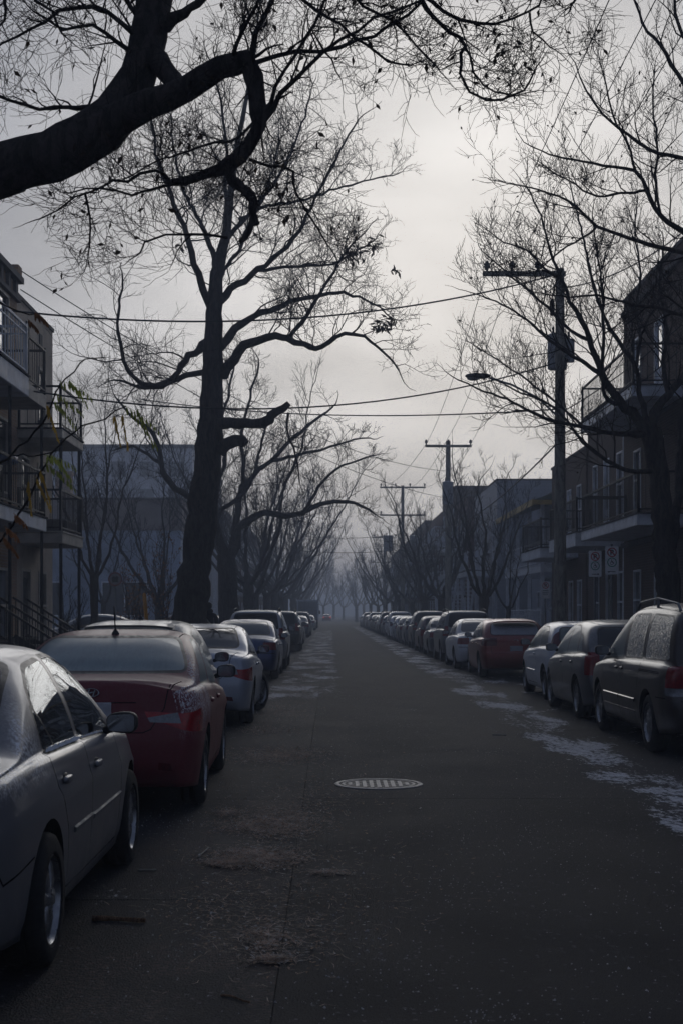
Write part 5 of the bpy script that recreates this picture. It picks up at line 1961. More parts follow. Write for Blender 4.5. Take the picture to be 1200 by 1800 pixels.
def mat_paint(name, col, metal=.35, frost=.35, speck=0.0, rough=.32, coat=.45):
    if name in _simple:
        return _simple[name]
    t = NT(name)
    p = t.coord()
    nx, _, nz = t.sep(t.normal())
    ox, oy, oz = t.sep(p)
    big = t.noise(p, 2.2, 5, .6)
    fine = t.noise(p, 38, 4, .7)
    up = t.ramp(nz, .25, .95)
    f = t.math('MULTIPLY', up, t.ramp(t.math('ADD', t.math('MULTIPLY', big, .5), t.math('MULTIPLY', fine, .5)), .36, .60))
    f = t.math('MULTIPLY', f, frost)
    grime = t.math('MULTIPLY', t.ramp(oz, .75, .15), t.ramp(t.noise(p, 5, 5, .65), .3, .75, .15, .75))
    c = t.mix(t.math('MULTIPLY', grime, .34), col, (.085, .082, .08))
    c = t.mix(t.math('MULTIPLY', t.ramp(fine, .4, .7), .04), c, (.3, .3, .3))
    c = t.mix(f, c, (.50, .52, .55))
    rgh = t.math('ADD', t.math('MULTIPLY', f, .5), t.math('ADD', rough, t.math('MULTIPLY', grime, .35)), clamp=True)
    if speck:
        # hoar frost in flecks on the rear pillar and flank
        x0, x1 = (-.75, .35) if speck > 0 else (-.6, .35)
        s = t.noise(t.scale(p, (1, 1, .75)), 62, 3, .7)
        area = t.noise(p, 3.2, 3, .6)
        m = t.math('MULTIPLY', t.ramp(ox, x1, x1 - .45), t.ramp(oz, .55 if speck < 0 else .78, .95))
        m = t.math('MULTIPLY', m, t.ramp(area, .26, .50))
        m = t.math('MULTIPLY', m, t.ramp(t.math('ABSOLUTE', oy), .42, .56))
        m = t.math('MULTIPLY', m, t.ramp(t.math('ABSOLUTE', nx), .30, .55))
        th = t.math('MULTIPLY', t.ramp(s, .47, .56), m)
        c = t.mix(t.math('MULTIPLY', th, min(1, abs(speck))), c, (.82, .84, .88))
        rgh = t.math('ADD', rgh, t.math('MULTIPLY', th, .5), clamp=True)
    t.set(Base_Color=c, Metallic=metal, Roughness=rgh, Coat_Weight=coat, Coat_Roughness=.10, Specular_IOR_Level=.5)
    _simple[name] = t.m
    return t.m


def mat_glass(name, tint, opaque=False, frost=0.0, fcol=(.30, .35, .36)):
    if name in _simple:
        return _simple[name]
    t = NT(name)
    n, l = t.n, t.l
    out = [q for q in n if q.type == 'OUTPUT_MATERIAL'][0]
    p = t.coord()
    if opaque or frost:
        f = t.math('MULTIPLY', t.ramp(t.noise(p, 3.0, 5, .65), .25, .7, .75, 1.0), frost)
        st = t.noise(t.scale(p, (10, 45, 4)), 1.0, 4)
        f = t.math('MULTIPLY', f, t.ramp(st, .3, .6, .85, 1.0))
        t.set(Base_Color=t.mix(f, (.012, .014, .017), fcol), Roughness=t.math('ADD', .04, t.math('MULTIPLY', f, .45)), Specular_IOR_Level=.5, Coat_Weight=.3)
    else:
        tr = n.new("ShaderNodeBsdfTransparent")
        tr.inputs[0].default_value = (*tint, 1)
        gl = n.new("ShaderNodeBsdfGlossy")
        gl.inputs['Roughness'].default_value = .015
        gl.inputs['Color'].default_value = (.9, .93, .95, 1)
        fr = n.new("ShaderNodeFresnel")
        fr.inputs[0].default_value = 1.75
        mx = n.new("ShaderNodeMixShader")
        l.new(fr.outputs[0], mx.inputs[0])
        l.new(tr.outputs[0], mx.inputs[1])
        l.new(gl.outputs[0], mx.inputs[2])
        df = n.new("ShaderNodeBsdfDiffuse")
        df.inputs[0].default_value = (.3, .32, .33, 1)
        m2 = n.new("ShaderNodeMixShader")
        l.new(t.ramp(t.noise(p, 9, 5, .7), .45, .8, .015, .07), m2.inputs[0])
        l.new(mx.outputs[0], m2.inputs[1])
        l.new(df.outputs[0], m2.inputs[2])
        l.new(m2.outputs[0], out.inputs['Surface'])
    _simple[name] = t.m
    return t.m


def mat_hoar(name):
    """side glass covered in glittering hoar frost"""
    if name in _simple:
        return _simple[name]
    t = NT(name)
    p = t.coord()
    a = t.noise(t.scale(p, (1, 1, 1)), 34, 5, .75, 1.0)
    b = t.noise(p, 4, 3)
    k = t.math('MULTIPLY', t.ramp(a, .46, .60), t.ramp(b, .3, .6, .3, 1))
    t.set(Base_Color=t.mix(k, (.03, .034, .04), (.55, .57, .58)), Roughness=t.math('ADD', .12, t.math('MULTIPLY', k, .5)), Specular_IOR_Level=.6)
    t.bump(a, .6, .02)
    _simple[name] = t.m
    return t.m


M_TYRE = simple("tyre_rubber", (.018, .018, .019), .85, 0, .3, .25, 14, .3)
M_BLACK = simple("black_plastic", (.014, .014, .016), .55, 0, .4, .2, 10)
M_TRIM = simple("window_rubber", (.012, .012, .013), .42, 0, .5, .2, 10)
M_UNDER = simple("underbody_black", (.008, .008, .008), .95, 0, .1)
M_CHROME = simple("chrome", (.55, .56, .58), .16, 1.0, .5, .1)
M_ALLOY = simple("wheel_alloy", (.30, .31, .33), .33, .85, .5, .25, 12)
M_STEEL = simple("wheel_steel_black", (.03, .03, .032), .5, .4, .5, .25, 12)
M_SEAT = simple("seat_fabric", (.10, .105, .11), .9, 0, .2, .2)
M_RED_L = simple("tail_lamp_red", (.19, .007, .011), .12, 0, .6, .25, 40)
M_RED_B = simple("tail_lamp_bright_red", (.36, .012, .018), .12, 0, .6, .25, 40)
M_RED_D = simple("tail_lamp_deep_red", (.10, .006, .010), .14, 0, .6, .25, 40)
M_CLEAR_L = simple("tail_lamp_clear", (.22, .23, .25), .14, .2, .6, .2, 40)
M_HEAD = simple("head_lamp", (.40, .42, .44), .10, .4, .6, .2, 30)
M_PLATE = simple("plate_white", (.45, .47, .52), .45, 0, .4, .12, 20)
M_MIRROR = simple("mirror_glass", (.30, .32, .35), .03, 1.0, .5, .05)
G_CLEAR = mat_glass("car_glass_clear", (.50, .55, .55))
G_DARK = mat_glass("car_glass_dark", (.1, .1, .1), True)
G_TINT = mat_glass("car_glass_misted", (.1, .1, .1), True, .35, (.26, .29, .31))
G_FOG = mat_glass("car_glass_frosted", (.1, .1, .1), True, .85, (.27, .355, .37))
G_PALE = mat_glass("car_glass_pale_frost", (.1, .1, .1), True, .9, (.46, .49, .55))
G_GREEN = mat_glass("car_glass_green_frost", (.1, .1, .1), True, .7, (.20, .26, .25))
G_HOAR = mat_hoar("car_glass_hoar")


def wheel_meshes(r, tw, spokes, key, _c={}):
    k = (r, tw, spokes)
    if k in _c:
        return _c[k]
    rr = r * .665
    m = MB()
    h = tw / 2
    m.lathe([(rr, -h * .86), (rr * 1.06, -h), (r * .88, -h), (r * .965, -h * .86), (r, -h * .62), (r, -h * .30), (r - .008, -h * .27), (r - .008, -h * .2),
             (r, -h * .17), (r, h * .17), (r - .008, h * .2), (r - .008, h * .27), (r, h * .30), (r, h * .62), (r * .965, h * .86), (r * .88, h), (rr * 1.06, h), (rr, h * .86)], 44, 'Y')
    o = m.build("tyre", M_TYRE, None, True)
    tyre = o.data
    bpy.data.objects.remove(o)
    m = MB()
    # rim: lip, barrel, spokes and hub; outside is +Y
    m.lathe([(rr, -h * .8), (rr * .96, -h * .5), (rr * .90, h * .2), (rr * .93, h * .72), (rr * .985, h * .92), (rr * 1.01, h * .86)], 40, 'Y')
    for i in range(spokes):
        a = 2 * PI * i / spokes + .3
        c, s = math.cos(a), math.sin(a)
        t = Vector((-s, 0, c))
        d = Vector((c, 0, s))
        w0, w1 = .16 * rr, (.24 if spokes <= 6 else .12) * rr
        P = []
        for rad, ww, yy in ((.16 * rr, w0, h * .82), (.55 * rr, w1 * .8, h * .84), (.95 * rr, w1, h * .66)):
            P.append((d * rad + t * ww + Vector((0, yy - .012, 0)), d * rad + t * ww * .6 + Vector((0, yy, 0)), d * rad - t * ww * .6 + Vector((0, yy, 0)), d * rad - t * ww + Vector((0, yy - .012, 0)),
                      d * rad - t * ww + Vector((0, yy - .05, 0)), d * rad + t * ww + Vector((0, yy - .05, 0))))
        v = [q for ring in P for q in ring]
        f = []
        for g in range(2):
            for j in range(6):
                f.append((g * 6 + j, g * 6 + (j + 1) % 6, g * 6 + 6 + (j + 1) % 6, g * 6 + 6 + j))
        m.add(v, f)
    m.lathe([(.0, h * .93), (.10 * rr, h * .93), (.17 * rr, h * .88), (.26 * rr, h * .82), (.28 * rr, h * .6), (.28 * rr, -h * .2)], 20, 'Y')
    for i in range(5):
        a = 2 * PI * (i + .5) / 5
        m.lathe([(0, h * .90), (.035 * rr, h * .9), (.04 * rr, h * .7)], 6, 'Y', (.2 * rr * math.cos(a), 0, .2 * rr * math.sin(a)))
    o = m.build("rim", M_ALLOY, None, True)
    rim = o.data
    bpy.data.objects.remove(o)
    m = MB()
    m.lathe([(0, -h * .1), (rr * .93, -h * .1), (rr * .93, -h * .5)], 28, 'Y')
    o = m.build("brake_disc", M_UNDER, None, True)
    disc = o.data
    bpy.data.objects.remove(o)
    _c[k] = (tyre, rim, disc)
    return _c[k]


def build_car(sp, name, paint, glass_side, glass_rear, detail=2, interior=False, rim_mat=None, steer=0.0):
    """returns an Empty with its origin on the ground under the rear axle, nose along +X"""
    root = empty(name)
    bm = sp.shell(.05 if detail >= 2 else (.075 if detail == 1 else .12))
    sk = Shell(bm)
    bm.free()
    BODY, TRIM, GAP = 0, 1, 2
    parts = {BODY: ("body", paint, None), TRIM: ("window_trim", M_TRIM, None)}
    nid = [10]

    def new(nm, mat, par=None):
        nid[0] += 1
        parts[nid[0]] = (nm, mat, par)
        return nid[0]

    def mark(fs, i, only=None):
        for f in fs:
            if only is None or sk.part[f] in only:
                sk.part[f] = i

    side = lambda s: (lambda c, n: c.y * s > .30 and n.y * s > .25)
    # wheel arches
    ra = sp.r + sp.arch
    for ax in (0, sp.wb):
        circ = [(ax + ra * math.cos(a) * 1.02, sp.r * 1.02 + ra * math.sin(a)) for a in np.linspace(0, 2 * PI, 29)[:-1]]
        for s in (1, -1):
            fs = sk.cut(poly_planes(circ, (0, 2)), lambda c, n, s=s: c.y * s > .30, [(0, ax - ra, ax + ra), (2, 0, sp.r + ra)])
            for f in fs:
                sk.f[f] = None
    # side windows
    for wi, (poly, g, dr) in enumerate(sp.side_win):
        gm = glass_side[wi % len(glass_side)] if isinstance(glass_side, (list, tuple)) else glass_side
        xs, zs = [p[0] for p in poly], [p[1] for p in poly]
        bd = [(0, min(xs), max(xs)), (2, min(zs), max(zs))]
        rp = rounded(poly, g)
        for s in (1, -1):
            t = side(s)
            if detail >= 1:
                mark(sk.cut(poly_planes(rp, (0, 2), .022), t, bd), TRIM, (BODY,))
            k = new("window", gm, ('door', dr, s) if (dr is not None and detail >= 1) else None)
            mark(sk.cut(poly_planes(rp, (0, 2)), t, bd), k)
    # screens
    for poly, gm, sgn, nm, xr in ((sp.rear_win, glass_rear, -1, "rear_window", sp.rw_x), (sp.wind, G_DARK if detail < 2 or not interior else G_CLEAR, 1, "windscreen", sp.ws_x)):
        full = poly + [(-y, z) for y, z in reversed(poly)]
        rp = rounded(full, .07)
        tst = lambda c, n, sgn=sgn, xr=xr: n.x * sgn > .12 and xr[0] < c.x < xr[1] and abs(n.y) < .8
        zs = [p[1] for p in full]
        bd = [(2, min(zs), max(zs)), (0, xr[0], xr[1])]
        if detail >= 1:
            mark(sk.cut(poly_planes(rp, (1, 2), .022), tst, bd), TRIM, (BODY,))
        mark(sk.cut(poly_planes(rp, (1, 2)), tst, bd), new(nm, gm), (BODY, TRIM))
    # lamps: convex regions given by planes on the right half, mirrored
    for nm, mat, planes in sp.tails:
        for s in (1, -1):
            pl = [(Vector((c[0], c[1] * s, c[2])), Vector((n[0], n[1] * s, n[2])).normalized()) for c, n in planes]
            fs = sk.cut(pl, lambda c, n, s=s: c.y * s > .05, None)
            mark(fs, new(nm, mat), (BODY,) + tuple(i for i in parts if parts[i][0] == "tail_light"))
    # panel gaps: narrow strips cut out of the shell
    gw = .0045 if detail >= 2 else .008
    if detail >= 1:
        for axes, path, tst in sp.seams:
            for a, b in zip(path[:-1], path[1:]):
                d = np.array(b, float) - np.array(a, float)
                l = np.linalg.norm(d)
                d /= l
                nrm = np.array([-d[1], d[0]])
                q = [np.array(a) - d * gw - nrm * gw, np.array(b) + d * gw - nrm * gw, np.array(b) + d * gw + nrm * gw, np.array(a) - d * gw + nrm * gw]
                bd = [(axes[i], min(p[i] for p in q), max(p[i] for p in q)) for i in (0, 1)]
                mark(sk.cut(poly_planes([tuple(p) for p in q], axes), tst, bd), GAP, (BODY,))
    # doors: what lies inside each outline on either flank
    door_obj = {}
    if detail >= 1:
        for di, poly in enumerate(sp.doors):
            for s in (1, -1):
                k = new("door", paint)
                door_obj[(di, s)] = k
                for f, c in enumerate(sk.c):
                    if sk.f[f] and sk.part[f] == BODY and c[1] * s > .3 and sk.n[f][1] * s > .2 and inpoly(c[0], c[2], poly):
                        sk.part[f] = k
        if sp.lid:
            k = new(sp.lid[0], paint)
            for f, c in enumerate(sk.c):
                if sk.f[f] and sk.part[f] == BODY and sp.lid[1](Vector(c), Vector(sk.n[f])):
                    sk.part[f] = k
    # gaps become grooves
    gv, gf, objs, byp = [], [], {}, {}
    for f, idx in enumerate(sk.f):
        if not idx:
            continue
        if sk.part[f] == GAP:
            b = len(gv)
            gv += [tuple(a - b * .012 for a, b in zip(sk.co[v], sk.no[v])) for v in idx]
            gf.append(tuple(range(b, b + len(idx))))
        else:
            byp.setdefault(sk.part[f], []).append(idx)
    for i, fs in byp.items():
        nm, mat, par = parts[i]
        vi, V, N, F = {}, [], [], []
        for idx in fs:
            q = []
            for v in idx:
                if v not in vi:
                    vi[v] = len(V)
                    V.append(sk.co[v])
                    N.append(sk.no[v])
                q.append(vi[v])
            F.append(q)
        me = bpy.data.meshes.new(nm)
        me.from_pydata([tuple(v) for v in V], [], F)
        me.polygons.foreach_set("use_smooth", np.ones(len(F), bool))
        me.update()
        me.normals_split_custom_set_from_vertices([tuple(q) for q in N])
        objs[i] = link(nm, me, root, [mat])
    for i, o in objs.items():
        par = parts[i][2]
        if par and (par[1], par[2]) in door_obj and door_obj[(par[1], par[2])] in objs:
            o.parent = objs[door_obj[(par[1], par[2])]]
    if gv:
        me = bpy.data.meshes.new("panel_gap")
        me.from_pydata([tuple(v) for v in gv], [], gf)
        link("panel_gap", me, root, [M_UNDER])["kind"] = "stuff"
    # arch lips and liners
    for ax in (0, sp.wb):
        for s in (1, -1):
            m = MB()
            v, f = [], []
            na = 27
            for j, a in enumerate(np.linspace(-.18, PI + .18, na)):
                x, z = ax + ra * 1.02 * math.cos(a), sp.r * 1.02 + ra * math.sin(a)
                y = sp.y_at(x, z)
                v += [(x, s * (y - .001), z), (x, s * (y - .03), z), (x + .02 * math.cos(a), s * (y - .035), z + .02 * math.sin(a)), (x + .02 * math.cos(a), s * (y - .36), z + .02 * math.sin(a))]
            for j in range(na - 1):
                for q in range(3):
                    f.append((j * 4 + q, j * 4 + q + 1, j * 4 + 5 + q, j * 4 + 4 + q))
            cx = len(v)
            v += [(ax, s * (sp.W / 2 - .37), sp.r)]
            for j in range(na - 1):
                f.append((j * 4 + 3, cx, j * 4 + 7))
            m.add(v, f).build("wheel_arch_liner", M_UNDER, root, True)
    # wheels
    tyre, rim, disc = wheel_meshes(sp.r, sp.tw, sp.spokes, 0)
    for ax in (0, sp.wb):
        for s in (1, -1):
            yy = sp.y_at(ax, sp.r + sp.arch + .25) - sp.tw / 2 - .02 + sp.track
            wobj = link("wheel", disc, root)
            wobj.location = (ax, s * yy, sp.r)
            wobj.rotation_euler = (0, random.uniform(0, 1.2), (0 if s > 0 else PI) + (steer if ax else 0))
            if not disc.materials:
                disc.materials.append(M_UNDER)
            t1 = link("tyre", tyre, wobj)
            r1 = link("rim", rim, wobj)
            if rim_mat:
                r1.material_slots[0].link = 'OBJECT'
                r1.material_slots[0].material = rim_mat
    # mirrors
    mx, mz = sp.mirror
    for s in (1, -1):
        y = sp.y_at(mx, mz - .02)
        mm = superbox("mirror", sp.mirror_mat if hasattr(sp, 'mirror_mat') and sp.mirror_mat else M_BLACK, root, (mx, s * (y + .085), mz + .055), (.052, .092, .064), 3.2,
                      shear=lambda q, s=s: Vector((q.x * (1 if q.x < 0 else 1.5) + .12 * max(0, s * q.y) * 0, q.y, q.z * (1 - .18 * max(0, -s * q.y) / .1))))
        MB().bar((mx + .02, s * (y - .03), mz), (mx + .02, s * (y + .06), mz + .03), .05, .045).build("mirror_arm", M_BLACK, mm, False, .01)
        poly = rounded([(-.078, -.046), (.078, -.053), (.078, .053), (-.078, .046)] if s > 0 else [(-.078, -.053), (.078, -.046), (.078, .046), (-.078, .053)], .03, 3)
        MB().prism(poly, .004, (mx - .0545, s * (y + .085), mz + .055), (0, 1, 0), (0, 0, 1), (1, 0, 0)).build("mirror_glass", M_MIRROR, mm)
    # handles
    if detail >= 1:
        for di, hx, hz in sp.handles:
            for s in (1, -1):
                y = sp.y_at(hx, hz)
                par = objs.get(door_obj.get((di, s)), root)
                superbox("handle", sp.handle_mat if hasattr(sp, 'handle_mat') else paint, par, (hx, s * (y + .012), hz), (.085, .016, .019), 3.0, 12, 7)
                superbox("handle_recess", M_BLACK, par, (hx + .01, s * (y - .004), hz - .004), (.055, .008, .034), 3.0, 12, 7)
        if sp.mould:
            for (xa, xb, z, h) in sp.mould:
                for s in (1, -1):
                    v, f = [], []
                    xs = np.linspace(xa, xb, 12)
                    for x in xs:
                        y0, y1 = sp.y_at(x, z - h / 2), sp.y_at(x, z + h / 2)
                        v += [(x, s * (y0 - .006), z - h / 2), (x, s * (y0 + .012), z - h * .35), (x, s * (y1 + .013), z + h * .25), (x, s * (y1 - .006), z + h / 2)]
                    for j in range(11):
                        for q in range(3):
                            f.append((j * 4 + q, j * 4 + q + 1, j * 4 + 5 + q, j * 4 + 4 + q))
                    f += [(0, 1, 2, 3), (44, 45, 46, 47)]
                    MB().add(v, f).build("side_moulding", sp.mould_mat if hasattr(sp, 'mould_mat') else paint, root, True)
    # plate
    px_, pz = sp.plate
    xr = float(sp.warp(np.array(sp.x0), np.array(pz))) - .07
    MB().box(xr - .012, xr + .02, -.155, .155, pz - .078, pz + .078).build("licence_plate", M_PLATE, root, False, .006)
    if sp.roofrack:
        for s in (1, -1):
            x0, x1 = sp.roof
            yy = sp.W / 2 * .70
            z0 = [float(sp.ftop(x)) - .045 for x in (x0, (x0 + x1) / 2, x1)]
            m = MB()
            pts = [(x0 - .05, yy, z0[0] + .0), (x0 + .08, yy, z0[0] + .085), ((x0 + x1) / 2, yy, z0[1] + .10), (x1 - .1, yy, z0[2] + .085), (x1 + .03, yy, z0[2] - .0)]
            for a, b in zip(pts[:-1], pts[1:]):
                m.bar((a[0], s * a[1], a[2]), (b[0], s * b[1], b[2]), .03, .025)
            m.bar((pts[2][0], s * yy, z0[1] - .02), (pts[2][0], s * yy, z0[1] + .1), .03, .03, (1, 0, 0))
            m.build("roof_rail", sp.rail_mat if hasattr(sp, 'rail_mat') else M_BLACK, root, False, .006)
    if sp.antenna:
        ax, lean, ln = sp.antenna
        z = float(sp.ftop(ax))
        m = MB()
        m.lathe([(.0, .045), (.012, .04), (.03, .012), (.04, -.01)], 12, 'Z', (ax, 0, z))
        m.cyl((ax, 0, z + .02), (ax - lean, 0, z + ln), .006, .004, 8)
        m.build("antenna", M_BLACK, root, True)
    if sp.spoiler:
        x, z, w = sp.spoiler
        v, f = [], []
        ys = np.linspace(-w, w, 13)
        for y in ys:
            k = (abs(y) / w) ** 4
            v += [(x - .10 + .10 * k, y, z - .015 - .03 * k), (x - .10 + .1 * k, y, z + .012 - .03 * k), (x + .22, y, z + .038 - .03 * k), (x + .22, y, z - .02 - .03 * k)]
        for j in range(12):
            for q in range(4):
                f.append((j * 4 + q, j * 4 + (q + 1) % 4, j * 4 + 4 + (q + 1) % 4, j * 4 + 4 + q))
        f += [(0, 1, 2, 3), (48, 49, 50, 51)]
        MB().add(v, f).build("spoiler", paint, root, True)
    if interior:
        zf = .28
        MB().box(-.1, sp.wb - .35, -sp.W * .38, sp.W * .38, zf, zf + .06).build("cabin_floor", M_UNDER, root)
        for x, ys in ((.62, (-.36, .36)), (-.02 + .1, (-.34, .34))):
            for y in ys:
                m = MB()
                front = x > .5
                m.box(x + .42 - .1, x + .95, y - .25, y + .25, zf + .05, zf + .28)
                m.add([(x + .28, y - .25, zf + .25), (x + .43, y - .25, zf + .25), (x + .43, y + .25, zf + .25), (x + .28, y + .25, zf + .25),
                       (x + .06, y - .2, zf + .83), (x + .16, y - .2, zf + .83), (x + .16, y + .2, zf + .83), (x + .06, y + .2, zf + .83)],
                      [(0, 3, 2, 1), (4, 5, 6, 7), (0, 1, 5, 4), (1, 2, 6, 5), (2, 3, 7, 6), (3, 0, 4, 7)])
                m.build("seat", M_SEAT, root, True, .04, seg=2)
                superbox("headrest", M_SEAT, root, (x + .09, y, zf + .93), (.055, .13, .095), 3.0)
        MB().box(sp.wb - .55, sp.wb - .05, -sp.W * .38, sp.W * .38, .62, .90).build("dashboard", M_BLACK, root, True, .06, seg=2)
        m = MB()
        m.lathe([(.185 + .014 * math.cos(a), .014 * math.sin(a)) for a in np.linspace(0, 2 * PI, 8)[:-1]], 24, 'X', (sp.wb - .66, .36, .93), closed=True)
        m.build("steering_wheel", M_BLACK, root, True)
    return root

# ---- the shapes of the cars in the street (metres, x from the rear axle towards the nose)
Z = Vector


def pl(*a):
    return [((c[0], c[1], c[2]), (n[0], n[1], n[2])) for c, n in a]


SIDE_T = lambda c, n: abs(n.y) > .3 and abs(c.y) > .4
REAR_T = lambda c, n: n.x < -.3
TOP_T = lambda c, n: n.z > .5


def sedan_plan(x0, x1, wb, e=.80, f=.70):
    return [(x0, e), (x0 + .04, e + .045), (x0 + .10, e + .085), (x0 + .22, e + .125), (x0 + .45, .965), (0.1, .99), (.9, 1.0), (wb - .6, 1.0), (wb, .985), (x1 - .45, .94), (x1 - .2, .86), (x1 - .07, .78), (x1, f)]


def civic():
    wb, x0, x1 = 2.62, -.98, 3.47
    fd = [(1.09, .25), (1.085, .95), (1.075, 1.42), (1.75, 1.42), (2.10, .99), (2.13, .60), (2.08, .25)]
    rd = [(.46, .25), (.50, .40), (.40, .62), (.30, .71), (.22, .95), (.35, 1.42), (1.075, 1.42), (1.085, .95), (1.09, .25)]
    seam_r = [(.47, .25), (.455, .42), (.42, .56), (.33, .69), (.245, .78), (.20, .95)]
    return CarSpec(W=1.715, wb=wb, roof=(.45, 1.55), r=.303, tw=.195, tumble=.44, track=.035,
        top=[(x0, .93), (-.90, .965), (-.72, .985), (-.36, 1.02), (-.05, 1.17), (.30, 1.335), (.62, 1.415), (1.0, 1.44), (1.4, 1.435), (1.72, 1.385), (2.15, 1.20), (2.62, .975), (3.0, .885), (3.3, .79), (x1, .66)],
        belt=[(x0, .84), (-.5, .90), (0, .925), (1, .915), (2.3, .865), (2.9, .80), (3.3, .70), (x1, .60)],
        plan=sedan_plan(x0, x1, wb),
        side=[(0, .93), (.07, .945), (.12, .962), (.40, .990), (.60, .998), (.745, .998), (.78, .988), (.90, .965), (1, .940)],
        side_win=[([(.235, .958), (.475, .952), (.30, 1.145), (.245, 1.06)], .012, 1), ([(.50, .952), (1.035, .944), (1.02, 1.352), (.62, 1.325), (.39, 1.215), (.325, 1.145)], [.01, .02, .03, .08, .08, .02], 1),
                  ([(1.135, .942), (2.12, .912), (1.98, 1.03), (1.62, 1.325), (1.42, 1.36), (1.115, 1.362)], [.02, .02, .05, .08, .06, .03], 0)],
        rear_win=[(.60, 1.05), (.53, 1.345)], rw_x=(-.6, .9), wind=[(.66, 1.02), (.53, 1.355)], ws_x=(1.3, 3.0),
        doors=[fd, rd], handles=[(1, .42, .80), (0, 1.30, .785)], mirror=(1.90, .905), mould=[(.56, 1.075, .535, .034), (1.105, 2.06, .525, .034)],
        seams=[((0, 2), [(1.085, .26), (1.085, .95)], SIDE_T), ((0, 2), [(2.08, .26), (2.12, .60), (2.11, .88)], SIDE_T), ((0, 2), seam_r, SIDE_T),
               ((0, 2), [(.47, .262), (2.08, .262)], SIDE_T), ((0, 2), [(-.30, .545), (-.72, .50), (-.82, .60), (-.85, .66)], SIDE_T), ((0, 2), [(2.95, .52), (3.3, .55)], SIDE_T),
               ((1, 2), [(-.78, .64), (.78, .64)], REAR_T), ((1, 2), [(-.50, .66), (-.52, .90)], REAR_T), ((1, 2), [(.50, .66), (.52, .90)], REAR_T),
               ((0, 1), [(-.88, -.54), (-.38, -.60)], TOP_T), ((0, 1), [(-.88, .54), (-.38, .60)], TOP_T),
               ((0, 1), [(2.55, -.70), (3.3, -.60)], TOP_T), ((0, 1), [(2.55, .70), (3.3, .60)], TOP_T)],
        tails=[("tail_light", M_RED_L, pl(((0, 0, .865), (0, 0, 1)), ((0, 0, .665), (0, 0, -1)), ((-.80, 0, .76), (1, 0, .25)), ((0, .50, 0), (0, -1, 0)))),
               ("headlight", M_HEAD, pl(((0, 0, .74), (0, 0, 1)), ((0, 0, .60), (0, 0, -1)), ((3.14, 0, .7), (-1, 0, 0)), ((0, .34, 0), (0, -1, 0))))],
        spokes=6, antenna=None)


